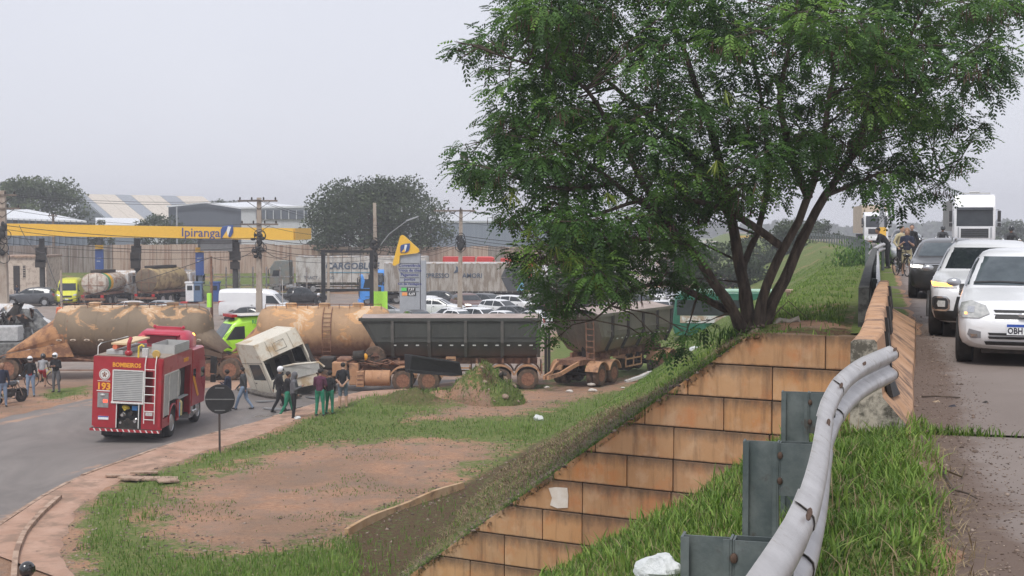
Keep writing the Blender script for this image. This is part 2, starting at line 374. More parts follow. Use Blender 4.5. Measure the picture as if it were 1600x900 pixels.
# ---- curving road with its kerb and pavement
ROADM = asphalt_mat('worn_asphalt', (.135, .12, .112), (.215, .19, .175), (.38, .24, .165))
bx = np.arange(-34, 2, .3); by = np.arange(16, 66, .35); X, Y = np.meshgrid(bx, by); P = np.stack([X.ravel(), Y.ravel()], 1)
d = polysd(P, road_poly); keep = (d > -.35).reshape(X.shape)
kline = polysd(P, walk_poly); left = polysd(P, gpoly([(-300, 900), (-200, 690), (0, 640), (150, 612), (560, 590), (720, 588), (720, 560), (-400, 600)]))
kd = polysd(P, [tuple(p[:2]) for p in kerb] + [(60, 64), (60, 20), (-13, 20)]); dirt = np.clip(np.maximum(.62 - d / 1.6, .75 + left / 6) + .30 * vnoise(kd, P[:, 1] * .06, 1.6, 71) + .22 * vnoise(kd, P[:, 1] * .05, 4.2, 72), 0, 1) * .95; wetp = polysd(P, gpoly([(330, 690), (424, 657), (560, 612), (540, 606), (400, 640), (330, 672)]))
wet = np.clip(wetp / .5, 0, 1) * np.clip(.6 + vnoise(P[:, 0], P[:, 1], 1.1, 9), 0, 1)
dirt = np.where(wetp > 0, dirt * .6, dirt)
m, n = X.shape; V = np.stack([X, Y, np.zeros_like(X) + .004], -1).reshape(-1, 3)
i = (np.arange(m - 1)[:, None] * n + np.arange(n - 1)[None]).ravel(); kf = keep.ravel(); F = np.stack([i, i + 1, i + n + 1, i + n], -1); F = F[kf[F].any(1)]
o = link('road', np_mesh('road', V, F, ROADM, True, {'dirt': dirt, 'wet': wet})); tag(o, kind='structure')
PAVE = pm('dusty_pavement', (.36, .215, .15), (.45, .29, .215), 1.2, .95, bump=.4, bsc=20, dirt=(.26, .17, .12), damt=.38, dsc=1.3)
def offs(path, dist):
 r = []
 for i, p in enumerate(path):
  d_ = (path[min(i + 1, len(path) - 1)] - path[max(i - 1, 0)]); d_.z = 0; d_.normalize(); r.append(Vector((p.x + d_.y * dist, p.y - d_.x * dist, p.z)))
 return r
def resample(path, step):
 o_ = []
 for a, b in zip(path[:-1], path[1:]):
  k = max(1, int((b - a).length / step)); o_ += [a.lerp(b, j / k) for j in range(k)]
 return o_ + [path[-1]]
def smoothp(path, it=2):
 for _ in range(it): path = [path[0]] + [(path[i - 1] + path[i] * 2 + path[i + 1]) / 4 for i in range(1, len(path) - 1)] + [path[-1]]
 return path
K = smoothp(resample(kerb, .5), 6)
root = empty('pavement', (0, 0, 0)); tag(root, kind='structure')
pk = offs(K, .16); wi_p = smoothp(resample([G(*p) for p in walk_in], .5), 4)
nK = len(pk); wi = [wi_p[min(len(wi_p) - 1, int(j * (len(wi_p) - 1) / (nK - 1)))] for j in range(nK)]
V = []; F = []
for j in range(nK):
 a = pk[j]; b = wi[j] + Vector((random.uniform(-.12, .12), random.uniform(-.1, .1), 0))
 for q in range(7):
  t = q / 6; p = a.lerp(b, t); V.append((p.x, p.y, .165 if q < 6 else .05))
for j in range(nK - 1):
 for q in range(6): F.append((j * 7 + q, j * 7 + q + 1, j * 7 + 8 + q, j * 7 + 7 + q))
link('paving_strip', np_mesh('paving_strip', V, F, PAVE), root)
kst = MB(); j = 0; KK = resample(K, .5); 
seg = 0
while j < len(KK) - 3:                                  # kerb stones laid end to end
 a = KK[j]; b = KK[j + 2]; 
 if seg in (17, 18, 31): j += 2; seg += 1; continue
 mb = MB(); dd = (b - a).normalized(); a2 = a + dd * .012; b2 = b - dd * .012
 nn = Vector((dd.y, -dd.x, 0)); zz = .175 + random.uniform(-.02, .012)
 r0 = [a2 + Vector((0, 0, -.1)), a2 + Vector((0, 0, zz - .03)), a2 + nn * .03 + Vector((0, 0, zz)), a2 + nn * .15 + Vector((0, 0, zz)), a2 + nn * .15 + Vector((0, 0, -.1))]
 mb.loft([r0, [p + (b2 - a2) for p in r0]], True, True); mb.build('kerb_stone', CONC, root, smooth=False); j += 2; seg += 1
# the inner kerb lip of the pavement at lower left
lip = smoothp(resample([G(16, 930), G(20, 880), G(34, 845), G(60, 815), G(90, 788)], .4), 3)
mb = MB(); rr = []
for i, p in enumerate(lip):
 d_ = (lip[min(i + 1, len(lip) - 1)] - lip[max(i - 1, 0)]).normalized(); nn = Vector((d_.y, -d_.x, 0)); h = .26
 rr.append([p + Vector((0, 0, .0)), p + Vector((0, 0, h)), p + nn * .12 + Vector((0, 0, h)), p + nn * .12 + Vector((0, 0, .0))])
mb.loft(rr); tag(mb.build('pavement_lip', CONC, None, smooth=False), kind='structure')
# broken drain slabs on the pavement
dr = empty('broken_drain_cover', G(215, 748, .15), 0, 'broken concrete drain slabs lying on the orange pavement by the kerb', 'drain cover')
for (px, py, sx, sy, rz, tz) in ((236, 748, 1.5, .5, .2, 0), (205, 750, .7, .35, -.3, .05), (182, 745, .6, .25, .1, .03), (262, 752, .6, .45, .5, .02), (225, 742, .8, .25, .25, .07)):
 p = G(px, py, .17) - dr.location; mb = MB(); mb.box((0, 0, .03), (sx, sy, .05)); mb.build('slab', CONC, dr, False, (p.x, p.y, tz), (.06 * random.random(), .05, rz), bevel=.008)
mb = MB(); p = G(157, 749, .17) - dr.location; mb.box((0, 0, 0), (.42, .3, .06)); mb.build('drain_mouth', M['black'], dr, False, (p.x, p.y, -.02))
# ------------------------------------------------------------ the far embankment behind the retaining wall
W0 = Vector((5.43, 21.5, 0)); WD = Vector((-.8695, .494, 0)).normalized(); UW0 = -.39
WJ = [5.745 - .565 * k for k in range(12)]
def bank_z(x, y):
 u, w_ = to_uw(x, y); eu = np.vectorize(edge_u)(w_)
 v = u - eu; tw = (x - W0.x) * WD.y - (y - W0.y) * WD.x; k = .744 - .125 * np.clip(tw / 12, 0, 1) - .2 * np.clip((w_ - 60) / 120, 0, 1)
 z = 5.65 + k * (v + 1.94); z = np.where(v > -2.6, np.minimum(5.72, 5.65 + .06 * (v + 1.94)) - np.clip((-1.7 - v), 0, 9) ** 2 * .33, z + 0)
 z = np.minimum(z, 5.72)
 return z
def bank_rough(x, y): return .08 * vnoise(x, y, .8, 3) + .08 * vnoise(x, y, 2.3, 4)
ss = np.concatenate([np.arange(-11, -1, .8), np.arange(-1, 10.5, .22), np.arange(10.5, 24, 1.0)]); tt = np.concatenate([np.arange(.02, 12, .22), np.geomspace(12.3, 330, 85)])
S_, T_ = np.meshgrid(ss, tt); X = W0.x + S_ * WD.x + T_ * E.x; Y = W0.y + S_ * WD.y + T_ * E.y
u_, w_ = to_uw(X, Y); eu = np.vectorize(edge_u)(w_); X = X + N.x * eu; Y = Y + N.y * eu
u_, w_ = to_uw(X, Y); v_ = u_ - np.vectorize(edge_u)(w_)
Z = bank_z(X, Y); onbank = np.clip((-v_ - .2) * 2, 0, 1); Z = Z + bank_rough(X, Y) * onbank * np.clip(T_ / .6, .15, 1); Z = np.where(v_ > -.1, 5.70, Z); Z = np.maximum(Z, -.5)
# gutter line up the slope: distance behind the wall edge
def s_of(x, y): return (x - W0.x) * WD.x + (y - W0.y) * WD.y
def bank_hit(px, py, tmax=400):
 r = ray(px, py); lo = 10.0; o_ = Vector((0, 0, EYE)); k = 15.0
 while k < tmax:
  p = o_ + r * k; h = max(0.12, float(bank_z(p.x, p.y))) if (p.y - W0.y) * -WD.x + (p.x - W0.x) * WD.y > 0 else .1
  if p.z < h: return p
  k += .03
 return p
gut = [bank_hit(*p) for p in ((538, 838), (600, 806), (720, 762), (830, 700), (950, 640), (1060, 594), (1145, 556))]
gut2 = gut[-1] + (gut[-1] - gut[-2]) * .3
lipoly = [tuple((W0 + WD * s_)[:2]) for s_ in (11.5, 1.5)] + [tuple(p[:2]) for p in gut[::-1]]
dS = polysd(np.stack([X.ravel(), Y.ravel()], 1), lipoly).reshape(X.shape)
dark = np.clip(.5 + dS / .8, 0, 1) * np.clip(.78 + .3 * vnoise(X, Y, .7, 15), 0, 1)
dark = np.maximum(dark, np.clip(1.5 - T_ / 1.4, 0, 1) * np.clip((S_ + .5) * 2, 0, 1) * np.clip((3.0 - S_) / 1, .0, 1))
dark = np.where(v_ > 0, 0, dark)
grass = np.clip(.95 - .35 * (vnoise(X, Y, .33, 6) > .45), 0, 1); 
pth = np.exp(-((dS + 1.6) / .45) ** 2); grass = grass - .35 * pth
o = link('embankment', grid_mesh('embankment', X, Y, Z, GM, {'grass': grass, 'dark': dark, 'lot': grass * 0})); tag(o, kind='structure')
# concrete gutter edge showing at the foot of the slope
gt = smoothp(resample([Vector((p.x, p.y, 0)) for p in gut[:3]], .4), 4); rr = []; mb = MB()
for i, p in enumerate(gt):
 d_ = (gt[min(i + 1, len(gt) - 1)] - gt[max(i - 1, 0)]).normalized(); nn = Vector((d_.y, -d_.x, 0)); h = .30 + .03 * math.sin(i * .7)
 rr.append([p + Vector((0, 0, -.3)), p + Vector((0, 0, h)), p + nn * .1 + Vector((0, 0, h)), p + nn * .16 + Vector((0, 0, -.05)), p + nn * .17 + Vector((0, 0, -.3))])
mb.loft(rr); tag(mb.build('gutter_edge', pm('stained_gutter_concrete', (.40, .24, .12), (.50, .35, .22), 1.5, .9, bump=.3, dirt=(.16, .10, .06), damt=.3, dsc=1.6), smooth=False), 'stained concrete gutter edge running along the foot of the grassy slope', 'gutter')
# ------------------------------------------------------------ retaining wall of concrete blocks
BLK = None
def block_mat():
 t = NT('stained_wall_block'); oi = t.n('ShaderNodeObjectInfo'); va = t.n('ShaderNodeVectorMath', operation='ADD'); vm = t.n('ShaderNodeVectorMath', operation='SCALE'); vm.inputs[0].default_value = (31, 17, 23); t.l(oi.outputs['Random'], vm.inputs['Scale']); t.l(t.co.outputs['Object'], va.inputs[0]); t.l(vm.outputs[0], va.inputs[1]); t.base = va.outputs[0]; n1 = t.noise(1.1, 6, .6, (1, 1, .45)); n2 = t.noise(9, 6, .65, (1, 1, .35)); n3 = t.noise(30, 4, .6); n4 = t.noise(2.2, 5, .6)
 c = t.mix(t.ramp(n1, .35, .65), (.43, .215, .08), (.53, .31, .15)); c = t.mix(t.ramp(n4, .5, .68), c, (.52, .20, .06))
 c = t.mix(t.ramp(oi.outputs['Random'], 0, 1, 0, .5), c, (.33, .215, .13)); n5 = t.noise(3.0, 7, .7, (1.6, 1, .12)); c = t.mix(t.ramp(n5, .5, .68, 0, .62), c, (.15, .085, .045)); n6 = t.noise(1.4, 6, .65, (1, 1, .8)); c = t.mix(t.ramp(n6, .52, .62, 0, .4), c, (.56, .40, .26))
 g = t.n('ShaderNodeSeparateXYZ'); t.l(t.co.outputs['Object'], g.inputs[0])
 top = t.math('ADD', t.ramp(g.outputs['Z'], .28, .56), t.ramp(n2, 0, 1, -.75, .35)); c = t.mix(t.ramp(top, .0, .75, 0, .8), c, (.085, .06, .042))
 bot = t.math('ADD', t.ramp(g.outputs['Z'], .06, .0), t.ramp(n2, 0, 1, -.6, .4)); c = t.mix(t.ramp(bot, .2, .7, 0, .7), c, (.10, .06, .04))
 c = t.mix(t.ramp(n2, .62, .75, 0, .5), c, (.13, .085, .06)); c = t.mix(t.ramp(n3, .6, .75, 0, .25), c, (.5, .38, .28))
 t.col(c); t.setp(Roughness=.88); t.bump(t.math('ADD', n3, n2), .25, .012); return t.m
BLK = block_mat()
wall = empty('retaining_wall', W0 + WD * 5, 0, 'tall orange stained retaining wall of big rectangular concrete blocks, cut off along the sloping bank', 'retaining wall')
wall.rotation_euler = (0, 0, math.atan2(WD.y, WD.x)); bpy.context.view_layer.update(); WI = wall.matrix_world.inverted()
jx = {0: [1289, 1000], 1: [1206.6], 2: [1131, 1206, 1320], 3: [1053, 1203, 1290], 4: [980, 1052, 1160, 1240], 5: [910, 1049, 1190, 1320], 6: [848, 910, 1031, 1140, 1250], 7: [788, 910, 1010, 1130], 8: [734, 788, 930, 1060, 1200], 9: [650, 790, 930, 1060, 1200], 10: [620, 700, 850, 1000]}
def wall_s(px, py=600):
 r = ray(px, py); return (r.x * W0.y - r.y * W0.x) / (r.x * (-WD.y) + WD.x * r.y)
def wallcut(s_): return 5.70 if s_ < 1.35 else (5.70 - (s_ - 1.35) * .22 if s_ < 1.75 else 5.61 - .722 * (s_ - 1.75))
def clip_poly(poly, line):       # keep z below the slope's line
 o_ = []
 for i in range(len(poly)):
  a, b = poly[i], poly[(i + 1) % len(poly)]; fa, fb = line(a), line(b)
  if fa >= 0: o_.append(a)
  if fa * fb < 0: t_ = fa / (fa - fb); o_.append((a[0] + (b[0] - a[0]) * t_, a[1] + (b[1] - a[1]) * t_))
 return o_
for r_ in range(len(WJ) - 1):
 z1, z0 = WJ[r_], max(WJ[r_ + 1], -.3); js = sorted([wall_s(x) for x in jx.get(r_, [])]); js = [-6.5, -4.9, -3.3, -1.7] + [j_ for j_ in js if j_ > -.3] 
 while js[-1] < 11.5: js.append(js[-1] + (1.5 if r_ % 2 else 1.45))
 for a, b in zip(js[:-1], js[1:]):
  p = [(a + .009, z0 + .009), (b - .009, z0 + .009), (b - .009, z1 - .009), (a + .009, z1 - .009)]
  p = clip_poly(p, lambda q: 5.61 - .722 * (q[0] - 1.75) + .05 - q[1])
  if len(p) < 3: continue
  ar = abs(sum(p[i][0] * p[(i + 1) % len(p)][1] - p[(i + 1) % len(p)][0] * p[i][1] for i in range(len(p)))) / 2
  if ar < .01: continue
  cxm = (a + b) / 2; mb = MB(); pr = .0 + random.uniform(-.008, .008)
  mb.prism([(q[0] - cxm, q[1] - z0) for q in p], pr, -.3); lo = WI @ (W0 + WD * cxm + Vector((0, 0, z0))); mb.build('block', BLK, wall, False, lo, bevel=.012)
  # local y of the wall frame points away from the camera
mb = MB(); mb.prism([(-6.6 - 5, -.4), (12.2 - 5, -.4), (12.2 - 5, .15 - 0), (9.3 - 5, .05), (1.75 - 5, 5.55), (-6.6 - 5, 5.68)], -.05, -.5); mb.build('backing', pm('dark_joint_mortar', (.03, .022, .016), (.05, .035, .025), 8, .95), wall, False)
mb = MB(); c0 = wall_s(873, 777); r0 = ray(873, 777); kk = (W0.y + c0 * WD.y) / r0.y; zc = EYE + r0.z * kk
pp = [(-.19, -.17), (.02, -.2), (.17, -.16), (.13, -.02), (.20, .15), (.06, .18), (-.18, .19), (-.2, .05)]
mb.prism([(a + c0 - 5, b + zc) for a, b in pp], .004, .016); mb.build('paint_patch', pm('cream_paint_patch', (.62, .56, .48), (.7, .66, .6), 6, .8), wall, False)
# ------------------------------------------------------------ upper road, bridge deck, near bank
UPM = asphalt_mat('upper_road_concrete', (.175, .14, .122), (.23, .19, .168), (.125, .085, .064))
def strip(name, wa, z, u0=.25, u1=11):
 us = np.concatenate([np.arange(u0, 2.2, .1), np.linspace(2.3, u1, 12)]); X = []; Y = []; U_, W_ = np.meshgrid(us, wa)
 eu = np.vectorize(edge_u)(W_); Ux = U_ + eu; X = Ux * N.x + W_ * E.x; Y = Ux * N.y + W_ * E.y
 sh = .74 + .1 * np.clip((W_ - 11.5) / 3, 0, 1); dirt = np.clip(.5 + (sh - U_) / .75, 0, 1); dirt = np.where(W_ < 9.4, np.clip(.5 + (.98 - U_ + .25 * np.sin(W_ * 1.3)) / .8, 0, 1), dirt)
 gap = (np.abs(W_ - 8.2) < 1.3) & (W_ < 11); 
 o_ = link(name, grid_mesh(name, X, Y, np.full_like(X, z), UPM, {'dirt': dirt, 'wet': dirt * 0})); tag(o_, kind='structure'); return o_
strip('upper_road', np.concatenate([np.arange(-3, 11.75, .2), [11.78]]), ROADZ)
strip('bridge_deck_road', np.concatenate([np.arange(11.82, 22.3, .25), [22.3]]), ROADZ + .012, -.2)
strip('upper_road_beyond', np.concatenate([[22.34], np.arange(22.6, 60, .6), np.geomspace(61, 420, 40)]), ROADZ)
mb = MB(); a = RW(-.2, 11.84); b = RW(11, 11.84); c = RW(11, 22.28); d_ = RW(-.2, 22.6)
mb.add([(p.x, p.y, z) for z in (4.95, ROADZ - .02) for p in (a, b, c, d_)], [(0, 1, 2, 3), (4, 5, 6, 7), (0, 1, 5, 4), (1, 2, 6, 5), (2, 3, 7, 6), (3, 0, 4, 7)])
tag(mb.build('bridge_deck', CONC, smooth=False), kind='structure')
# near bank: grass verge beside the upper road, falling away left of the guard rail
NW0 = at(1330, 600, 12.0); NW0.z = 0
ss = np.concatenate([np.arange(-1.0, 5.5, .12), np.arange(5.6, 14, .6)]); tt = np.concatenate([np.arange(0, 9, .13), np.arange(9.2, 16, .5)])
def near_z(u, w_):
 z = np.where(u < -.45, 5.74 + (u + .45) * .667, 5.74); z = np.where(u > .22, 5.74 - (u - .22) * .16, z); return np.maximum(z, -.3)
S_, T_ = np.meshgrid(ss, tt); X = NW0.x + S_ * WD.x - T_ * E.x; Y = NW0.y + S_ * WD.y - T_ * E.y; u_, w_ = to_uw(X, Y)
Z = near_z(u_, w_) + .05 * vnoise(X, Y, 1.3, 3) + .025 * vnoise(X, Y, 4, 4) + np.where((u_ > -.45) & (u_ < .3), .03, 0)
gedge = .36 - .02 * (w_ - 6) + .12 * vnoise(w_, w_ * 0, 1.1, 8); grass = np.clip(.5 + (gedge - u_) / .18, 0, 1)
o = link('near_bank', grid_mesh('near_bank', X, Y, Z, GM, {'grass': grass, 'dark': np.clip(.55 - np.abs(u_ - gedge - .1) / .3, 0, 1), 'lot': grass * 0})); tag(o, kind='structure')
# near abutment wall carrying that bank (its face looks away from the camera)
mb = MB(); L = [(-1.2, 5.5), (.9, 5.5), (9, -.3), (-1.2, -.3)]
rt = NW0; vs = []
for t_ in (-.02, .25):
 for s_, z_ in L: p = NW0 + WD * s_ + E * t_; vs.append((p.x, p.y, z_ - .45))
mb.add(vs, [(0, 1, 2, 3), (4, 5, 6, 7), (0, 1, 5, 4), (1, 2, 6, 5), (2, 3, 7, 6), (3, 0, 4, 7)]); tag(mb.build('near_abutment', CONC, smooth=False), kind='structure')
# grass strip and shoulder along the rail beyond the bridge
us = np.arange(-.4, 1.05, .12); wa = np.concatenate([np.arange(22.6, 60, .4), np.geomspace(60, 330, 50)]); U_, W_ = np.meshgrid(us, wa); eu = np.vectorize(edge_u)(W_)
X = (U_ + eu) * N.x + W_ * E.x; Y = (U_ + eu) * N.y + W_ * E.y; Z = 5.765 + .03 * vnoise(X, Y, 1.2, 2) - np.clip(U_ - .7, 0, 1) * .25
o = link('far_verge', grid_mesh('far_verge', X, Y, Z, GM, {'grass': np.clip(.5 + (.62 - U_) / .25, 0, 1), 'dark': U_ * 0, 'lot': U_ * 0})); tag(o, kind='structure')
# ------------------------------------------------------------ concrete barrier on the bridge
BAR = pm('orange_stained_barrier_concrete', (.42, .235, .125), (.52, .32, .20), 2.2, .9, bump=.35, dirt=(.16, .10, .07), damt=.36, dsc=2.4)
BARW = pm('pale_lichen_concrete', (.42, .37, .30), (.50, .46, .38), 5, .9, bump=.4, dirt=(.10, .09, .07), damt=.45, dsc=5)
DKC = pm('weathered_dark_concrete', (.055, .058, .055), (.11, .11, .10), 3, .9, bump=.4, dirt=(.03, .03, .028), damt=.4, dsc=6)
bar = empty('concrete_barrier', RW(0, 12), 0, 'orange stained concrete barrier on the bridge with a wavy top and black plates', 'barrier'); BL = Vector(bar.location)
tops = [(1329, 1369, 531), (1342, 1381, 517), (1350, 1382, 500), (1353, 1381.5, 486), (1360, 1386, 468), (1366, 1387.5, 452), (1370, 1388, 444), (1374, 1389, 438)]
secs = []
for l_, r_, y_ in tops:
 d_ = 1974 / (y_ - HOR); a = at(l_, y_, d_); b = at(r_, y_, d_); a.z = b.z = ROADZ + .81
 wd = (b.x - a.x); foot = b.x + .27 + .018 * (d_ - 11); ya = a.y
 secs.append([(a.x - .0, ya, ROADZ - .75), (a.x, ya, a.z - .02), (a.x + .03, ya, a.z), (b.x - .02, ya, a.z), (b.x, ya, a.z - .02), (b.x + .055, ya, ROADZ + .33), (foot - .02, ya, ROADZ + .10), (foot, ya, ROADZ - .02), (foot, ya, ROADZ - .75)])
secs = [[(p[0] - BL.x, p[1] - BL.y, p[2] - BL.z) for p in s_] for s_ in secs]
for a, b in zip(secs[:-1], secs[1:]):
 mb = MB(); a2 = [tuple(Vector(p).lerp(Vector(q), .012)) for p, q in zip(a, b)]; mb.loft([a2, b]); mb.build('barrier_segment', BAR, bar, True, bevel=.01, angle=30)
fr = secs[0]; mb = MB(); f2 = [(p[0], p[1] - .02, p[2]) for p in fr]; mb.loft([f2, [(p[0], p[1] + .0, p[2]) for p in fr]]); mb.build('end_face', BARW, bar, False)
def barrier_side(dist, zf):                         # point on the traffic side of the barrier
 ds = [1974 / (y_ - HOR) for _, _, y_ in tops]; i = max(k for k in range(len(ds) - 1) if ds[k] <= dist); t_ = min(1, (dist - ds[i]) / (ds[i + 1] - ds[i]))
 f = lambda j: Vector(secs[i][j]).lerp(Vector(secs[i + 1][j]), t_)
 a, b, c = f(5), f(4), f(6); return a.lerp(b, zf) if zf >= 0 else a.lerp(c, -zf)
for (d0, d1, za, zb) in ((11.5, 12.0, -.35, .5), (12.6, 13.4, .02, .95), (14.2, 15.3, .1, 1.0), (16.2, 17.6, .1, 1.0), (18.6, 20.2, .1, 1.0), (21.2, 23.0, .1, 1.05)):
 q = [barrier_side(d0, za + .15), barrier_side(d1, za), barrier_side(d1, zb - .2), barrier_side(d0, zb)]; nn = Vector((.03, -.012, .0))
 mb = MB(); mb.add([tuple(p - nn * .2) for p in q] + [tuple(p + nn) for p in q], [(0, 1, 2, 3), (7, 6, 5, 4), (0, 1, 5, 4), (1, 2, 6, 5), (2, 3, 7, 6), (3, 0, 4, 7)]); mb.build('black_plate', M['black'], bar, False)
# dark parapet continuing past the bridge, white rail beside it
mb = MB(); rr = []
for w__, u0, u1, h in ((23.9, -.30, -.12, .70), (30, -.26, -.1, .85), (38, -.22, -.06, .9), (48, -.18, 0, .95), (60, -.15, .02, .98)):
 a = RW(u0, w__); b = RW(u1, w__); rr.append([(a.x, a.y, 5.2), (a.x, a.y, ROADZ + h), (b.x, b.y, ROADZ + h), (b.x, b.y, 5.2)])
mb.loft(rr); tag(mb.build('dark_parapet', DKC, smooth=False), 'dark weathered concrete parapet running on behind the orange barrier', 'parapet')
# ------------------------------------------------------------ W-beam guard rails
RAILM = pm('weathered_white_rail', (.40, .385, .38), (.53, .515, .51), 5, .36, .35, bump=.06, bsc=40, dirt=(.36, .32, .28), damt=.22, dsc=9)
GALV = pm('dull_galvanised_steel', (.105, .13, .13), (.19, .215, .21), 7, .5, .55, bump=.12, bsc=40, dirt=(.10, .085, .07), damt=.25, dsc=5)
RUST = pm('rusty_bolt', (.07, .045, .035), (.13, .08, .055), 20, .7, .4)
WPROF = [(0, 0), (.018, -.008), (.055, -.030), (.078, -.052), (.083, -.075), (.078, -.098), (.055, -.118), (.010, -.140), (.0, -.156), (.010, -.172), (.055, -.194), (.078, -.214), (.083, -.237), (.078, -.26), (.055, -.282), (.018, -.304), (0, -.312)]
def wbeam(pts, ztop, side=1, th=.006, zs=1.0):
 rings = []
 for i, p in enumerate(pts):
  d_ = (pts[min(i + 1, len(pts) - 1)] - pts[max(i - 1, 0)]); d_.z = 0; d_.normalize(); nn = Vector((d_.y, -d_.x, 0)) * side
  z = ztop(i) if callable(ztop) else ztop
  f = [p + nn * (a * .82) + Vector((0, 0, z - p.z + b * zs)) for a, b in WPROF]; bk = [q - nn * th for q in f]
  rings.append(f + bk[::-1])
 return rings
gp = [(1212.6, 881, 4.18), (1245, 825, 4.68), (1273, 741, 5.70), (1287, 676, 6.85), (1300, 640, 7.7), (1315, 608, 8.68), (1348, 580, 9.76), (1385, 562, 10.6), (1399, 556, 10.9)]
gpt = [at(*p) for p in gp]; d0 = (gpt[0] - gpt[1]).normalized(); back = [gpt[0] + d0 * k + N * (-.015 * k) for k in (3.4, 2.2, 1.1)]
line = smoothp(resample(back + gpt, .22), 4); 
line = [p - N * (.045 - .045 * min(1, max(0, (7.5 - p.y) / 3))) for p in line]; ZT = 0
gr = empty('guard_rail', RW(-.4, 6), 0, 'white weathered double wave guard rail bending towards the bridge barrier', 'guard rail'); GL = Vector(gr.location)
cut = [0, 13, 26, 34, 40, len(line) - 1]
cuts = [0] + [min(range(len(line)), key=lambda i: abs(line[i].y - yy)) for yy in (4.75, 6.75, 8.45, 9.7)] + [len(line) - 1]
for k, (a, b) in enumerate(zip(cuts[:-1], cuts[1:])):
 pts = [p - GL for p in line[a:min(b + 2, len(line))]]; pts = [p + N * (.009 * (k % 2)) for p in pts]
 rings = wbeam(pts, 6.53 - GL.z + .007 * (k % 2)); mb = MB(); mb.loft(rings); mb.build('rail_beam', RAILM, gr, True, angle=50)
for a in cuts[1:]:
 p = line[min(a, len(line) - 1)] - GL; d_ = (line[min(a + 1, len(line) - 1)] - line[a - 1]).normalized(); nn = Vector((d_.y, -d_.x, 0))
 for dx in (-.11, -.05):
  for zz, off in ((-.030, .046),):
   c = p + d_ * dx + nn * (off + .012) + Vector((0, 0, 6.53 - GL.z - p.z + zz + .01)); mb = MB(); mb.ell((0, 0, 0), (.022, .010, .007), 8, 5); mb.build('bolt', RUST, gr, True, c, (0, R(-38), math.atan2(d_.y, d_.x)))
 # dark seam lip where the beams overlap
 mb = MB(); rr = wbeam([p + nn * .006, p + nn * .006 + d_ * .008], 6.536 - GL.z); mb.loft(rr); mb.build('seam', M['under'], gr, True)
for (d_, px) in ((4.35, 1108), (6.3, 1192), (8.2, 1245)):
 p = gd(d_, px) ; p.z = 0; q = p - Vector((GL.x, GL.y, 0)); zt = 6.49 - GL.z; zb = 5.1 - GL.z; ang = -RAZ
 mb = MB(); mb.M = Matrix.Translation((q.x, q.y, 0)) @ Matrix.Rotation(ang, 4, 'Z')
 mb.rng(-.075, .075, -.004, .004, zb, zt); mb.rng(-.083, -.075, -.03, .05, zb, zt); mb.rng(.075, .083, -.03, .05, zb, zt); mb.rng(-.075, -.055, -.034, -.028, zb, zt); mb.rng(.055, .075, -.034, -.028, zb, zt)
 mb.build('post', GALV, gr, False)
 mb = MB(); mb.M = Matrix.Translation((q.x, q.y, 0)) @ Matrix.Rotation(ang, 4, 'Z')
 near = min(line, key=lambda t_: abs(t_.y - d_)); wdt = max(.15, (near - Vector((p.x, p.y, near.z))).length - .105)
 mb.rng(.089, .089 + wdt, -.028, -.022, zt - .25, zt - .003); mb.rng(.085, .092, -.028, .05, zt - .25, zt - .003); mb.rng(.089 + wdt - .008, .089 + wdt, -.028, .05, zt - .25, zt - .003); mb.rng(.092, .085 + wdt, .044, .05, zt - .25, zt - .003)
 mb.build('spacer_block', GALV, gr, False)
 for zz in (-.06, -.18):
  mb = MB(); mb.M = Matrix.Translation((q.x, q.y, 0)) @ Matrix.Rotation(ang, 4, 'Z'); mb.ell((.09, -.034, zt + zz), (.013, .009, .018), 8, 5); mb.build('bolt', RUST, gr, True)
# end terminals clamped on the barrier: closed tubes of the two waves
wr = empty('white_rail', RW(.02, 36), 0, 'narrow white guard rail seen end-on along the dark parapet', 'guard rail'); WL = Vector(wr.location)
pts = [RW(.05 + .0, w__) - WL for w__ in np.arange(24.2, 56, 3)]; pts = [p - N * .05 for p in pts]
for a, b in ((0, 4), (3, 8), (7, 11)):
 mb = MB(); mb.loft(wbeam([p + N * (.006 if a == 3 else 0) for p in pts[a:b]], .84)); mb.build('rail_beam', RAILM, wr, True, angle=50)
for w__ in np.arange(26, 56, 4): q = RW(-.04, w__) - WL; mb = MB(); mb.rng(q.x - .04, q.x + .04, q.y - .05, q.y + .05, -.3, .78); mb.build('post', GALV, wr, False)
be = empty('bent_guard_rail', at(1368, 396, 52), 0, 'short bent end of white guard rail curling down over the grass beside the man leaning', 'guard rail'); B0 = Vector(be.location)
pth = [at(*p) - B0 for p in ((1381, 384, 53), (1376, 385.5, 52), (1370, 388.5, 51), (1364, 392.5, 50), (1358, 398, 49.5), (1357, 402, 49))]; pts = smoothp(resample(pth, .12), 3)
mb = MB(); rr = []
mb.loft(wbeam(pts, lambda i: pts[i].z + .12, -1)); mb.build('rail_beam', RAILM, be, True, angle=50)
for k in (2, len(pts) // 2): q = pts[k]; mb = MB(); mb.rng(q.x - .05, q.x + .05, q.y - .05, q.y + .05, -1.6, q.z + .05); mb.build('post', GALV, be, False)
fg = empty('far_guard_rail', RW(edge_u(110), 110), 0, 'long grey guard rail curving along the crest of the far embankment', 'guard rail'); FL = Vector(fg.location)
pts = [RW(edge_u(w__) - .3, w__) - FL for w__ in np.arange(62, 190, 3)]; k = 0
while k < len(pts) - 1:
 mb = MB(); mb.loft(wbeam(pts[k:k + 5], .95, 1)); mb.build('rail_beam', GALV, fg, True, angle=50); k += 4
for w__ in np.arange(62, 186, 4): q = RW(edge_u(w__) - .42, w__) - FL; mb = MB(); mb.rng(q.x - .07, q.x + .07, q.y - .05, q.y + .05, -.4, .9); mb.build('post', GALV, fg, False)
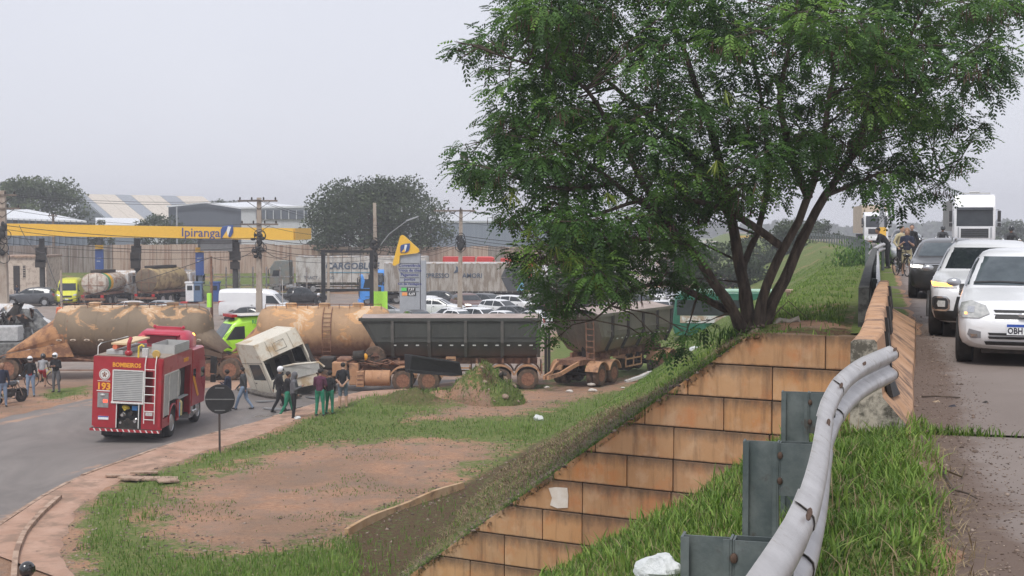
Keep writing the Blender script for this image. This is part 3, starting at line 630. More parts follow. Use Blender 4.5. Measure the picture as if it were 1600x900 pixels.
# low concrete block on the slope
p = at(1253, 466, 47); mb = MB(); mb.rng(-.44, .46, -.4, .4, -1.5, .2); mb.rng(-.5, .52, -.48, .48, .2, .3); tag(mb.build('concrete_block', CONC, None, False, p, (0, 0, .1), bevel=.02), 'low orange concrete box with a flat cap on the slope beside the green bus', 'concrete box')
# ------------------------------------------------------------ foliage materials
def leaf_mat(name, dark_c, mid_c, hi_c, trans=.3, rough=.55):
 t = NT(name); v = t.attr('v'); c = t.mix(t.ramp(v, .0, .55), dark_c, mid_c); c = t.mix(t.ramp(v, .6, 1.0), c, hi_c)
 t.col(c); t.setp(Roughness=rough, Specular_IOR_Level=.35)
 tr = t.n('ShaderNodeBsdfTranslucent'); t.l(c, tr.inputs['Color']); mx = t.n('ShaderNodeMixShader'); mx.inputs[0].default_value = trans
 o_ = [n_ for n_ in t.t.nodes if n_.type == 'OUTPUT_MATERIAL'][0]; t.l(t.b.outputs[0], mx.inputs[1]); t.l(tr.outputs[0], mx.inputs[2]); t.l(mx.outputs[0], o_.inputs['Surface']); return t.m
GRASSM = leaf_mat('grass_blades', (.045, .095, .014), (.13, .235, .034), (.30, .41, .09), .35)
DRYM = leaf_mat('dry_grass', (.13, .09, .045), (.26, .19, .10), (.38, .30, .18), .2)
LEAFM = leaf_mat('feathery_leaves', (.026, .062, .018), (.070, .155, .033), (.19, .33, .06), .42)
FARLEAF = leaf_mat('distant_leaves', (.020, .036, .014), (.045, .070, .025), (.085, .115, .04), .2)
PODM = leaf_mat('brown_pods', (.04, .02, .015), (.095, .05, .035), (.16, .095, .06), .1)
YPOD = leaf_mat('yellow_green_pods', (.10, .15, .02), (.20, .26, .04), (.30, .34, .07), .3)
BARK = pm('grey_brown_bark', (.045, .032, .025), (.135, .10, .075), 9, .95, bump=1.0, stretch=(1, 1, .25), dist=.03)
def blades(name, P, h, wd, mat, lean=.5, segs=2, parent=None, v=None, kind='stuff', vlo=0, vhi=1, up=1.0):
 P = np.asarray(P, np.float64); n = len(P); a = rng.uniform(0, 2 * np.pi, n); ln = rng.uniform(.15, 1, n) * lean
 h = np.broadcast_to(h, n).astype(float); wd = np.broadcast_to(wd, n).astype(float); dx, dy = np.cos(a), np.sin(a); pa = a + np.pi / 2 + rng.uniform(-.5, .5, n); px, py = np.cos(pa), np.sin(pa)
 rows = []
 for k in range(segs + 1):
  t = k / segs; ww = wd * (.9 if k == 0 else (1.0 if t < .6 else (1 - t) * 1.9 + .06)) * .5; r_ = h * ln * t ** 1.7; z = h * up * (t - .35 * ln * t * t)
  c = np.stack([P[:, 0] + dx * r_, P[:, 1] + dy * r_, P[:, 2] + z], 1); o_ = np.stack([px * ww, py * ww, np.zeros(n)], 1); rows += [c - o_, c + o_]
 V = np.stack(rows, 1).reshape(-1, 3); b = np.arange(n)[:, None] * (2 * (segs + 1)); F = []
 for k in range(segs): F.append(np.stack([b[:, 0] + 2 * k, b[:, 0] + 2 * k + 1, b[:, 0] + 2 * k + 3, b[:, 0] + 2 * k + 2], 1))
 F = np.stack(F, 1).reshape(-1, 4); vv = rng.uniform(vlo, vhi, n) if v is None else v
 o_ = link(name, np_mesh(name, V, F, mat, False, {'v': np.repeat(vv, 2 * (segs + 1))}), parent); o_['kind'] = kind; return o_
# ---- foreground verge, both sides of the rail
def near_pts(n, u0, u1, w0, w1):
 u = rng.uniform(u0, u1, n); w_ = rng.uniform(w0, w1, n); x = u * N.x + w_ * E.x; y = u * N.y + w_ * E.y
 z = near_z(u, w_) + .05 * vnoise(x, y, 1.3, 3) + .025 * vnoise(x, y, 4, 4) + np.where((u > -.45) & (u < .3), .03, 0); return u, w_, x, y, z
def before_wall(x, y): return (x - NW0.x) * WD.y - (y - NW0.y) * WD.x < .05
u, w_, x, y, z = near_pts(26000, -.45, .62, 2.2, 12.5); ge = .36 - .02 * (w_ - 6) + .12 * vnoise(w_, w_ * 0, 1.1, 8)
patch = vnoise(x, y, 2.1, 11); keep = (u < ge + rng.normal(0, .05, len(u))) & before_wall(x, y) & (patch > -.75 + rng.uniform(-.3, .3, len(u)) + np.clip((w_ < 6.9) * (u - .02) * 3.0, 0, 1)); P = np.stack([x, y, z], 1)[keep]; pn = patch[keep]
hh = rng.uniform(.03, .11, len(P)) * (1 + 1.1 * np.clip(pn, -.5, 1)); o = blades('verge_grass', P, hh, rng.uniform(.004, .013, len(P)), GRASSM, 1.0, 3, v=np.clip(rng.uniform(.0, .8, len(P)) + .3 * pn, 0, 1)); tag(o, 'short green grass covering the verge beside the white guard rail', 'grass', kind='stuff')
cl = []                                                     # taller broad-leaved tufts
for k in range(190):
 wq = random.uniform(2.8, 12.0); uq = random.uniform(-.3, .40); uq = min(uq, .36 - .02 * (wq - 6))
 if random.random() < .35: wq = random.uniform(9.0, 12.2); uq = random.uniform(-.1, .42)
 p = RW(uq, wq)
 if not before_wall(p.x, p.y): continue
 for j in range(random.randint(5, 11)): cl.append((p.x + random.gauss(0, .05), p.y + random.gauss(0, .05), float(near_z(np.array([uq]), np.array([wq]))[0]) + .02))
cl = np.array(cl); o = blades('tall_verge_grass', cl, rng.uniform(.08, .21, len(cl)), rng.uniform(.009, .018, len(cl)), GRASSM, 1.0, 5, vlo=.45, vhi=1.0); tag(o, 'taller broad bladed bright green weeds tufted along the verge', 'weeds', kind='stuff')
u, w_, x, y, z = near_pts(60000, -4.6, -.4, 3.5, 14); keep = before_wall(x, y) & (z > 1) & (rng.uniform(0, 1, len(u)) < .45 + .5 * vnoise(x, y, 1.2, 4) + .3); P = np.stack([x, y, z], 1)[keep]
o = blades('bank_grass', P, rng.uniform(.05, .15, len(P)), rng.uniform(.006, .014, len(P)), GRASSM, .7, 2); tag(o, 'green grass on the near bank left of the guard rail posts', 'grass', kind='stuff')
cl = []
for k in range(110):
 s_ = random.uniform(.2, 3.9); t_ = abs(random.gauss(0, 1.6)); p = NW0 + WD * s_ - E * t_; uu, ww = to_uw(p.x, p.y)
 if uu > -.4: continue
 zz = float(near_z(np.array([uu]), np.array([ww]))[0])
 for j in range(random.randint(5, 12)): cl.append((p.x + random.gauss(0, .07), p.y + random.gauss(0, .07), zz))
cl = np.array(cl); o = blades('bank_weeds', cl, rng.uniform(.08, .24, len(cl)), rng.uniform(.010, .022, len(cl)), GRASSM, 1.0, 4, vlo=.3, vhi=1.0); tag(o, 'long bladed weeds leaning over the top of the near bank', 'weeds', kind='stuff')
u, w_, x, y, z = near_pts(6500, .05, .9, 3.4, 11.0); ge = .42 + .1 * vnoise(w_, w_ * 0, 1.1, 8); keep = rng.uniform(0, 1, len(u)) < np.exp(-((u - ge + .08) / .16) ** 2); P = np.stack([x, y, z + .015], 1)[keep]
P[:, 2] = np.maximum(P[:, 2], 5.76); o = blades('dry_straw', P, rng.uniform(.03, .12, len(P)), rng.uniform(.003, .007, len(P)), DRYM, 2.4, 2, up=.35); tag(o, 'dry straw and dead stalks lying along the road edge', 'dry straw', kind='stuff')
u, w_, x, y, z = near_pts(10500, -4.2, .56, 3.0, 12.4); keep = before_wall(x, y) & (z > 1); P = np.stack([x, y, z], 1)[keep]; o = blades('verge_dry_blades', P, rng.uniform(.05, .2, len(P)), rng.uniform(.003, .008, len(P)), DRYM, 1.3, 3, up=.9); tag(o, 'dry straw coloured blades mixed into the roadside grass', 'dry grass', kind='stuff')
# weeds in the road joint
jp = [RW(u_ + random.gauss(0, .01), 11.8 + random.gauss(0, .03), 5.75) for u_ in np.concatenate([rng.uniform(.3, .9, 260), rng.uniform(.3, 1.5, 130)])]
o = blades('joint_weeds', np.array([tuple(p) for p in jp]), rng.uniform(.03, .13, len(jp)), rng.uniform(.005, .011, len(jp)), GRASSM, .9, 2); tag(o, 'small weeds growing out of the joint across the upper road', 'weeds', kind='stuff')
# ---- pebbles, twigs and litter on the road shoulder
def pebbles(name, P, r, mat, label):
 n = len(P); oct_ = np.array([(1, 0, 0), (-1, 0, 0), (0, 1, 0), (0, -1, 0), (0, 0, .6), (0, 0, -.4)]); a = rng.uniform(0, 6.28, n); ca, sa = np.cos(a), np.sin(a)
 st = rng.uniform(.6, 1.4, (n, 6, 1)); O = oct_[None] * st * r[:, None, None]; X = O[..., 0] * ca[:, None] - O[..., 1] * sa[:, None]; Y = O[..., 0] * sa[:, None] + O[..., 1] * ca[:, None]
 V = (np.stack([X, Y, O[..., 2]], -1) + P[:, None]).reshape(-1, 3); f = np.array([(0, 2, 4), (2, 1, 4), (1, 3, 4), (3, 0, 4), (2, 0, 5), (1, 2, 5), (3, 1, 5), (0, 3, 5)])
 F = (f[None] + (np.arange(n) * 6)[:, None, None]).reshape(-1, 3); o_ = link(name, np_mesh(name, V, F, mat, False, {'v': np.repeat(rng.uniform(0, 1, n), 6)})); tag(o_, label, 'gravel', kind='stuff')
GRAVM = leaf_mat('gravel_stones', (.07, .05, .04), (.20, .145, .115), (.36, .29, .24), 0, .9)
n = 5200; w_ = 3.5 + 24 * rng.uniform(0, 1, n) ** 1.3; cen = np.where(w_ < 9.5, .78, .72); u = np.clip(cen + rng.normal(0, .22, n), .3, 1.9); u = np.where(w_ > 12, np.clip(rng.uniform(.35, .95, n) + rng.normal(0, .12, n), .32, 1.6), u)
P = np.stack([u * N.x + w_ * E.x, u * N.y + w_ * E.y, np.where(w_ > 11.8, ROADZ + .014, ROADZ + .002)], 1); pebbles('shoulder_gravel', P, rng.uniform(.003, .011, n) * (1 + (rng.uniform(0, 1, n) > .97) * 1.4), GRAVM, 'loose gravel and grit along the dirty edge of the upper road')
for i, (px, py, L, rz, c) in enumerate(((1463, 629, .10, .1, 'black'), (1488, 636, .12, .4, 'ink'), (1540, 630, .09, .9, 'under'))):
 p = G(px, py, ROADZ + .006); mb = MB(); mb.add([(-L / 2, -.02, 0), (L * .3, -.03, 0), (L / 2, .01, 0), (.0, .05, 0), (-L * .4, .02, 0), (-L * .3, -.01, .02), (L * .2, .0, .025)], [(0, 1, 6, 5), (1, 2, 6), (2, 3, 6), (3, 4, 5, 6), (4, 0, 5), (0, 4, 3, 2, 1)])
 tag(mb.build('litter_scrap', M[c] if i else pm('tan_card', (.30, .22, .15), (.38, .29, .2), 9, .8), None, False, p, (0, 0, rz)), ['crumpled tan card scrap at the grassy edge of the upper road', 'black crumpled scrap lying on the upper road beside the tan card', 'thin dark strip of litter out on the upper road lane'][i], 'litter')
for i, (pts, lab) in enumerate(((((1468, 727), (1490, 765), (1512, 771), (1527, 779)), 'long dark broken twig lying across the gravel shoulder'), (((1455, 710), (1478, 735), (1502, 745), (1508, 728)), 'forked pale dry twig on the edge of the grass'), (((1440, 620), (1462, 619), (1500, 621)), 'thin straight twig on the shoulder beside the barrier foot'))):
 P_ = [G(a, b, ROADZ + .02 + .012 * (k % 2)) for k, (a, b) in enumerate(pts)]; mb = MB(); mb.tube(P_, [.009, .008, .006, .004][:len(P_)], 6); tag(mb.build('twig', BARK if i != 1 else DRYM), lab, 'twig')
# white bags
BAGM = pm('white_plastic_bag', (.55, .58, .58), (.72, .74, .74), 8, .45, bump=.8, bsc=14, dist=.04)
def bag(p, r, lab, mat=BAGM, cat='bag', fl=.6):
 mb = MB(); mb.ell((0, 0, 0), (r, r * .75, r * fl), 18, 12); sd_ = random.random() * 50
 mb.v = [tuple(Vector(v) * (1 + .35 * noise.noise(Vector(v) / r * 1.7 + Vector((sd_, 0, 0))) + .14 * noise.noise(Vector(v) / r * 5 + Vector((sd_, 3, 0))))) for v in mb.v]
 return tag(mb.build('rubbish_bag' if cat == 'bag' else 'rubble_piece', mat, None, True, p + Vector((0, 0, r * fl * .6)), angle=25), lab, cat)
u_, w__ = to_uw(at(1030, 885, 11.2).x, 11.2); bp = next((q for q in (at(1030, 903, 6 + .02 * k) for k in range(900)) if q.z < float(near_z(np.array([to_uw(q.x, q.y)[0]]), np.array([9.]))[0]) + .1), at(1030, 884, 11)); bag(bp, .15, 'white plastic bag lying on the near bank left of the guard rail')
p = G(841, 657, .12); bag(p, .22, 'pale rounded rubbish bag on the lawn below the embankment')
p = bank_hit(1228, 512); mb = MB(); mb.tube([p + Vector((-.25, 0, .03)), p + Vector((-.1, .1, .12)), p + Vector((.08, 0, .1)), p + Vector((.22, .05, .16)), p + Vector((.26, .02, .05))], [.03, .06, .05, .06, .03], 8); tag(mb.build('rag_bundle', pm('grey_rag', (.30, .26, .22), (.42, .38, .33), 9, .9, bump=.6)), 'twisted grey rag bundle on the wall top right of the tree base', 'rag')
# ---- grass on the bank behind the wall and on the lower ground
n = 105000; s_ = rng.uniform(.2, 10.5, n); t_ = 75 * rng.uniform(0, 1, n) ** 1.7; x = W0.x + s_ * WD.x + t_ * E.x; y = W0.y + s_ * WD.y + t_ * E.y
z = bank_z(x, y) + bank_rough(x, y) * np.clip(t_ / .6, .15, 1); dS = polysd(np.stack([x, y], 1), lipoly); pr = np.where(dS > .1, .24, .9) * np.clip(.7 + .6 * vnoise(x, y, .6, 21), .15, 1)
pr = np.where((t_ < 2.6) & (s_ < 2.9), .04, pr); keep = (rng.uniform(0, 1, n) < pr) & (z > .0); P = np.stack([x, y, z - .01], 1)[keep]
o = blades('slope_grass', P, rng.uniform(.05, .17, len(P)) * np.where(P[:, 1] > 34, .65, 1), rng.uniform(.010, .022, len(P)), GRASSM, .7, 2, vlo=.1, vhi=1); tag(o, 'green grass growing over the slope behind the retaining wall', 'grass', kind='stuff')
k2 = (rng.uniform(0, 1, n) < .8) & (dS > -.1) & (z > 0) ; P = np.stack([x, y, z - .01], 1)[k2]; o = blades('slope_dead_grass', P, rng.uniform(.06, .22, len(P)), rng.uniform(.010, .026, len(P)), DRYM, 1.6, 2, up=.6, vlo=0, vhi=.8); tag(o, 'dead brown grass and roots on the dark strip along the wall edge', 'dead grass', kind='stuff')
n = 5200; s_ = rng.uniform(1.2, 10.6, n); zc = np.array([wallcut(a) for a in s_]); t_ = rng.uniform(.0, .22, n); P = np.stack([W0.x + s_ * WD.x + t_ * E.x, W0.y + s_ * WD.y + t_ * E.y, zc + .04], 1)[vnoise(s_, s_ * 0, 2.2, 81) + rng.uniform(-.6, .6, n) > -.1]
P[:, 0] -= .05 * E.x; P[:, 1] -= .05 * E.y; o = blades('wall_edge_grass', P, rng.uniform(.05, .2, len(P)), rng.uniform(.006, .016, len(P)), GRASSM, 1.7, 3, vlo=0, vhi=.8, up=.7); tag(o, 'ragged grass hanging over the sloping top edge of the block wall', 'grass', kind='stuff')
n = 2600; s_ = rng.uniform(1.6, 10.6, n); zc = np.array([wallcut(a) for a in s_]); t_ = rng.uniform(-.03, 2.2, n); x_ = W0.x + s_ * WD.x + t_ * E.x; y_ = W0.y + s_ * WD.y + t_ * E.y; P = np.stack([x_, y_, np.where(t_ < .1, zc, bank_z(x_, y_) + bank_rough(x_, y_)) + .03], 1); pebbles('strip_clods', P[P[:, 2] > .1], rng.uniform(.015, .06, int((P[:, 2] > .1).sum())), GRAVM, 'earth clods and stones on the dark strip above the block wall')
DSTRIP = [(650, 925), (560, 925), (560, 850), (600, 805), (720, 761), (830, 699), (950, 640), (1060, 588), (1100, 575), (900, 720)]
n = 190000; y = 27 + 42 * rng.uniform(0, 1, n) ** 1.25; x = rng.uniform(-.42, .2, n) * y + 1; P2 = np.stack([x, y], 1); gm, _ = masks(x[None], y[None]); gm = gm[0]; pr = np.clip((gm - .45) * 2.0 + .55 * vnoise(x, y, .45, 31) + .3 * vnoise(x, y, 1.4, 32), 0, 1); pr = np.maximum(pr, .45 * (vnoise(x, y, .55, 35) > .42) + .015) * (P2[:, 1] < 60); keep = (rng.uniform(0, 1, n) < pr * .62) & (bank_z(x, y) < .2) & (polysd(P2, walk_poly) < -.15) & (polysd(P2, road_poly) < -.3) & ((polysd(P2, gpoly(DSTRIP)) < 0) | (rng.uniform(0, 1, n) < .16))
gk = gm[keep]; x, y = x[keep], y[keep]; P = np.stack([x, y, lower_h(x, y) + ridgeh(x, y) - .01], 1); tall = np.clip(.5 + .8 * vnoise(x, y, .3, 33), .2, 1)
o = blades('lawn_grass', P, rng.uniform(.05, .17, len(P)) * (.6 + tall) * np.where(gk < .4, .5, 1), rng.uniform(.012, .026, len(P)), GRASSM, .6, 2, v=np.clip(rng.uniform(0, .5, len(P)) + .42 * tall, 0, 1)); tag(o, 'patchy rough green grass around the bare soil below the wall', 'grass', kind='stuff')
k4 = rng.uniform(0, 1, len(x)) < .28; P = np.stack([x, y, lower_h(x, y) + ridgeh(x, y) - .01], 1)[k4]; o = blades('lawn_dry_grass', P, rng.uniform(.05, .14, len(P)), rng.uniform(.010, .02, len(P)), DRYM, 1.0, 2, up=.8); tag(o, 'dry brownish blades mixed into the rough grass below the wall', 'dry grass', kind='stuff')
n = 9000; yq = 28 + 36 * rng.uniform(0, 1, n) ** 1.2; xq = rng.uniform(-.36, .12, n) * yq; gm, _ = masks(xq[None], yq[None]); keep = (gm[0] > .25) & (gm[0] < .75) | (rng.uniform(0, 1, n) < .10); keep &= (polysd(np.stack([xq, yq], 1), road_poly) < -.3) & (bank_z(xq, yq) < .2) & (yq < 58); P = np.stack([xq, yq, lower_h(xq, yq) + ridgeh(xq, yq)], 1)[keep]
pebbles('soil_clods', P, rng.uniform(.015, .06, len(P)) ** 1.0, GRAVM, 'small stones and clods scattered over the bare soil')
# ---- earth mound
mc = G(756, 634); md = empty('earth_mound', mc, 0, 'tall heap of earth and rubble overgrown with weeds before the long dump trailer', 'earth mound')
nx = 46; gx = np.linspace(-3.3, 2.6, nx); gy = np.linspace(-1.9, 1.9, 36); X, Y = np.meshgrid(gx, gy)
def mh(X, Y):
 r1 = np.sqrt(((X - .1) / np.where(X < .1, 1.9, 1.7)) ** 2 + (Y / 1.5) ** 2); h = 1.85 * np.clip(1 - r1, 0, 1) ** .8
 r2 = np.sqrt(((X + 1.7) / 1.5) ** 2 + (Y / 1.3) ** 2); h = np.maximum(h, .55 * np.clip(1 - r2, 0, 1) ** .7)
 return h * (1 + .16 * vnoise(X, Y, 2.2, 41) + .08 * vnoise(X, Y, 6, 42)) + .06 * vnoise(X, Y, 3.5, 43) * (h > .1)
H = mh(X, Y); edge = (np.abs(X) > 9); Zm = np.where(H > .03, H, -.3)
me_ = grid_mesh('mound_soil', X, Y, Zm, GM, {'grass': np.clip(.55 + .5 * vnoise(X, Y, .9, 44) + .35 * (X < .4) * (H > .7), 0, 1), 'dark': np.clip(.38 + .5 * vnoise(X, Y, 1.3, 46), 0, .8), 'lot': X * 0}); link('soil_heap', me_, md, (0, 0, .1))
n = 9000; x = rng.uniform(-3.2, 2.4, n); y = rng.uniform(-1.8, 1.8, n); h = mh(x, y); keep = (h > .06) & (rng.uniform(0, 1, n) < np.clip(.55 + .6 * vnoise(x, y, .9, 44) + .3 * (x < .4) * (h > .6), .15, 1)); P = np.stack([x, y, h + .08], 1)[keep]
blades('weeds', P, rng.uniform(.08, .26, len(P)), rng.uniform(.015, .03, len(P)), GRASSM, .8, 2, parent=md); k3 = (h > .1) & (rng.uniform(0, 1, n) < .3); P = np.stack([x, y, h + .09], 1)[k3]; blades('dead_stalks', P, rng.uniform(.06, .2, len(P)), rng.uniform(.01, .02, len(P)), DRYM, 1.5, 2, parent=md)
for k in range(26):
 a, b = random.uniform(-.3, 2.0), random.uniform(-1.5, .6); h_ = float(mh(np.array([a]), np.array([b]))[0]); r_ = random.uniform(.05, .16); mb = MB(); mb.ell((0, 0, 0), (r_, r_ * .8, r_ * .55), 7, 5, (random.random(), random.random(), 0)); mb.build('rubble_lump', pm('broken_concrete_lump', (.22, .15, .11), (.34, .26, .2), 6, .95, bump=.4), md, False, (a, b, h_ + .12))
mb = MB(); hx = float(mh(np.array([.75]), np.array([-.3]))[0]); mb.tube([(.75, -.3, hx + .0), (.70, -.35, hx + .22), (.78, -.4, hx + .3), (.95, -.4, hx + .22)], [.09, .11, .10, .07], 9); mb.build('bent_pipe', M['under'], md, True)
# ------------------------------------------------------------ the big tree at the end of the wall
TB = at(1178, 532, 24.5); TB.z = 5.35
tree = empty('feathery_tree', TB, 0, 'big spreading tree with several trunks, feathery leaves and brown pods above the wall', 'tree'); rnd = random.Random(11)
limbs = {  # pixel path, radii, depth offset at the end
 'A': ([(1168, 535), (1160, 512), (1147, 488), (1118, 439), (1077, 387), (1030, 335), (960, 285), (890, 240), (820, 190)], .105, -1.6),
 'B': ([(1174, 535), (1172, 512), (1167, 462), (1154, 415), (1144, 343), (1137, 300), (1118, 220), (1085, 130), (1050, 30), (1030, -60)], .125, .6),
 'C': ([(1172, 520), (1160, 490), (1157, 444), (1172, 385), (1190, 345), (1199, 290), (1196, 200), (1180, 100), (1168, -20)], .075, 1.6),
 'D': ([(1182, 532), (1187, 502), (1188, 462), (1219, 395), (1248, 349), (1264, 310), (1288, 220), (1302, 120), (1318, 0)], .10, -.7),
 'E': ([(1190, 535), (1196, 505), (1204, 473), (1233, 415), (1262, 358), (1288, 306), (1335, 238), (1400, 178), (1470, 115), (1545, 60)], .12, .5),
 'F': ([(1150, 492), (1118, 473), (1083, 459), (1045, 440), (1000, 446), (955, 470), (930, 500)], .075, -1.2),
 'G': ([(1217, 383), (1187, 358), (1152, 335), (1100, 312), (1040, 306), (980, 318), (900, 345), (830, 370)], .075, -2.0),
 'H': ([(1077, 387), (1010, 372), (950, 380), (880, 400), (840, 440)], .06, -.5),
 'I': ([(1144, 343), (1090, 250), (1010, 180), (930, 110), (850, 50)], .09, 1.8),
 'J': ([(1288, 306), (1330, 290), (1380, 262), (1430, 270), (1475, 285)], .05, 1.0),
 'K': ([(1264, 310), (1230, 240), (1215, 150), (1240, 50), (1250, -40)], .08, -1.4),
 'L': ([(960, 285), (900, 300), (830, 290), (760, 262)], .05, -2.2),
 'M': ([(1335, 238), (1370, 150), (1420, 70), (1460, -20)], .08, -1.2),
 'N': ([(1030, 335), (960, 200), (900, 120), (800, 90), (735, 70)], .06, -2.6)}
LP = []                                                   # points along the limbs, for the twigs
start_d = {'F': 0, 'G': -.15, 'H': -.7, 'I': .2, 'J': .2, 'K': -.3, 'L': -1.0, 'M': .3, 'N': -.7}
for k, (pts, r0, dd) in limbs.items():
 n_ = len(pts); s0 = start_d.get(k, 0); W_ = [at(px, py, 24.5 + s0 + (dd - s0) * (i / (n_ - 1)) ** 1.2) - TB for i, (px, py) in enumerate(pts)]
 W_ = smoothp(resample(W_, .25), 2); W_ = [p + Vector((noise.noise(p * 1.3), noise.noise(p * 1.3 + Vector((9, 0, 0))), noise.noise(p * 1.3 + Vector((0, 9, 0))))) * .06 * min(1, i / 4) for i, p in enumerate(W_)]
 rad = [max(.014, r0 * (1 - i / len(W_)) ** .8 * (1 + .1 * noise.noise(p * 3)) + (.03 if i < 2 and k in 'ABDE' else 0)) for i, p in enumerate(W_)]
 mb = MB(); mb.tube(W_, rad, 9); mb.build('limb', BARK, tree); LP += [(p, r_) for p, r_ in zip(W_, rad)][2:]
mb = MB(); mb.lathe([(.52, -.8), (.42, -.15), (.34, .05), (.27, .2), (.18, .3), (.02, .34)], 14, 'z'); mb.v = [tuple(Vector(v) * (1 + .16 * noise.noise(Vector(v) * 2.4))) for v in mb.v]; mb.build('trunk', BARK, tree)
crown = [(770, -80), (758, 0), (738, 50), (752, 110), (728, 135), (752, 190), (694, 236), (702, 262), (742, 300), (772, 345), (792, 392), (826, 440), (846, 478), (880, 505), (960, 500), (1000, 462), (1045, 462), (1075, 490), (1100, 470), (1110, 430), (1120, 380), (1180, 350), (1250, 320), (1330, 318), (1392, 335), (1462, 320), (1478, 285), (1440, 262), (1512, 236), (1508, 200), (1532, 168), (1588, 110), (1600, 40), (1620, -80)]
gaps = [((1000, 500), 62, 34, .95), ((1150, 330), 60, 30, .85), ((950, 300), 45, 16, .8), ((1010, 250), 30, 16, .6), ((880, 300), 34, 12, .6), ((1270, 290), 50, 26, .85), ((990, 420), 50, 24, .6), ((1020, 445), 40, 26, .7), ((1100, 420), 34, 60, .8), ((1190, 420), 60, 80, 1), ((1240, 140), 22, 30, .35), ((1330, 300), 30, 16, .7), ((1185, 40), 20, 30, .4), ((1110, 110), 16, 26, .4), ((1425, 300), 25, 12, .6), ((930, 130), 16, 14, .4), ((870, 200), 14, 12, .4), ((1400, 290), 40, 12, .5), ((1180, 250), 18, 24, .45), ((1340, 190), 16, 20, .3)]
cents = []
tries = 0
while len(cents) < 290 and tries < 90000:
 tries += 1; px = rnd.uniform(685, 1620); py = rnd.uniform(-80, 560); dsg = float(polysd(np.array([[px, py]]), crown)[0])
 if dsg < 10: continue
 if any(((px - c[0]) / (a * 1.1)) ** 2 + ((py - c[1]) / (b * 1.1)) ** 2 < 1 and rnd.random() < g_p for c, a, b, g_p in gaps): continue
 dep = 24.5 + rnd.uniform(-1, 1) * min(2.9, .5 + dsg / 32)
 if px < 1000 and py > 300: dep -= .8
 p = at(px, py, dep)
 if p.y < 20.9: continue
 if min([(p - q).length for q, _ in cents] + [9]) < (.38 if dsg < 60 else .47): continue
 cents.append((p, min(.46, .22 + dsg / 210)))
for px, py, dep, r_ in ((716, 68, 23, .12), (722, 88, 23, .14), (709, 80, 23.2, .1), (1575, 120, 25, .2), (1555, 150, 25, .18), (1540, 190, 25, .14), (1505, 245, 24.6, .2), (1065, 540, 24, .16), (868, 530, 22.6, .13), (1040, 548, 23, .1), (848, 505, 22.8, .2), (1020, 520, 23, .16), (1075, 520, 23, .14), (1100, 505, 24, .12), (1522, 214, 25, .24), (1492, 258, 24.8, .26), (1468, 292, 24.8, .26), (1440, 300, 24.8, .2)): cents.append((at(px, py, dep), r_))
TW = MB(); SP = []; SD = []; SV = []; PP = []; YP = []
for c, r_ in cents:
 cl_ = c - TB; q, qr = min(LP, key=lambda a: (a[0] - cl_).length + .5 * max(0, a[0].z - cl_.z)); dvec = cl_ - q
 mid = q + dvec * .5 + Vector((rnd.uniform(-.1, .1), rnd.uniform(-.1, .1), rnd.uniform(-.02, .22))) * dvec.length
 TW.tube([q, mid, cl_], [min(.028, qr * .7), .013, .006], 5, False)
 for k in range(3):
  e_ = cl_ + Vector((rnd.gauss(0, 1), rnd.gauss(0, 1), rnd.gauss(0, .6))).normalized() * r_ * 1.1; TW.tube([mid.lerp(cl_, .5), e_.lerp(cl_, .4), e_], [.008, .006, .003], 4, False)
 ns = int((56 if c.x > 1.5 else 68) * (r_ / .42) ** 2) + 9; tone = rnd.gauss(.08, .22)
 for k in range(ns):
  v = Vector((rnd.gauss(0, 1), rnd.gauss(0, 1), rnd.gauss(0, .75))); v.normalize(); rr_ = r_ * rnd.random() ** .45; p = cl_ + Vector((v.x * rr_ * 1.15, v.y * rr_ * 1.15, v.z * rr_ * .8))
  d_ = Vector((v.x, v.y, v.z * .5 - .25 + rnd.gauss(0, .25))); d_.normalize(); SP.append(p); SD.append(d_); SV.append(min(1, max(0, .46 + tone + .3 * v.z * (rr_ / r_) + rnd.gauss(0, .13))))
 if rnd.random() < .46 and r_ > .2:
  for k in range(rnd.randint(20, 46)): PP.append(cl_ + Vector((rnd.gauss(0, .5), rnd.gauss(0, .5), -rnd.random() * .5)) * r_)
foc = [(930, 428), (832, 408), (866, 378), (830, 352), (893, 398), (1133, 140), (948, 300), (800, 300), (905, 355), (1120, 250)]
for px, py in foc:
 q = at(px, py, 21.6) - TB
 for k in range(14): YP.append((q, rnd.uniform(-.9, .9)))
TW.build('twigs', BARK, tree, False)['kind'] = 'stuff'
SP = np.array([tuple(p) for p in SP]); SD = np.array([tuple(p) for p in SD]); SV = np.array(SV); n = len(SP)
L = rng.uniform(.17, .31, n); side = np.cross(SD, (0, 0, 1.0)); side /= np.linalg.norm(side, axis=1)[:, None] + 1e-9; upv = np.cross(side, SD)
VV = []; NPIN = 5
for k in range(NPIN):
 t = (k + .7) / NPIN; droop = -.35 * t * t; base = SP + SD * (L * t)[:, None]; base[:, 2] += droop * L
 pl = L * (.42 if k < NPIN - 1 else .34) * (1 - .25 * t)
 for sgn in (-1, 1):
  dirn = SD * (.55) + side * sgn * .8; dirn[:, 2] -= .28 + rng.uniform(-.1, .3, n); dirn /= np.linalg.norm(dirn, axis=1)[:, None]
  wv = np.cross(dirn, upv); wv /= np.linalg.norm(wv, axis=1)[:, None] + 1e-9; hw = (L * .082)[:, None]; tip = base + dirn * pl[:, None]; md_ = base + dirn * pl[:, None] * .5
  VV.append(np.stack([base, md_ + wv * hw, tip, md_ - wv * hw], 1))
VV = np.stack(VV, 1).reshape(-1, 3); F = np.arange(len(VV)).reshape(-1, 4)
o = link('foliage', np_mesh('foliage', VV, F, LEAFM, False, {'v': np.repeat(SV, 4 * NPIN * 2)}), tree); o['kind'] = 'stuff'; print('leaf quads', len(F))
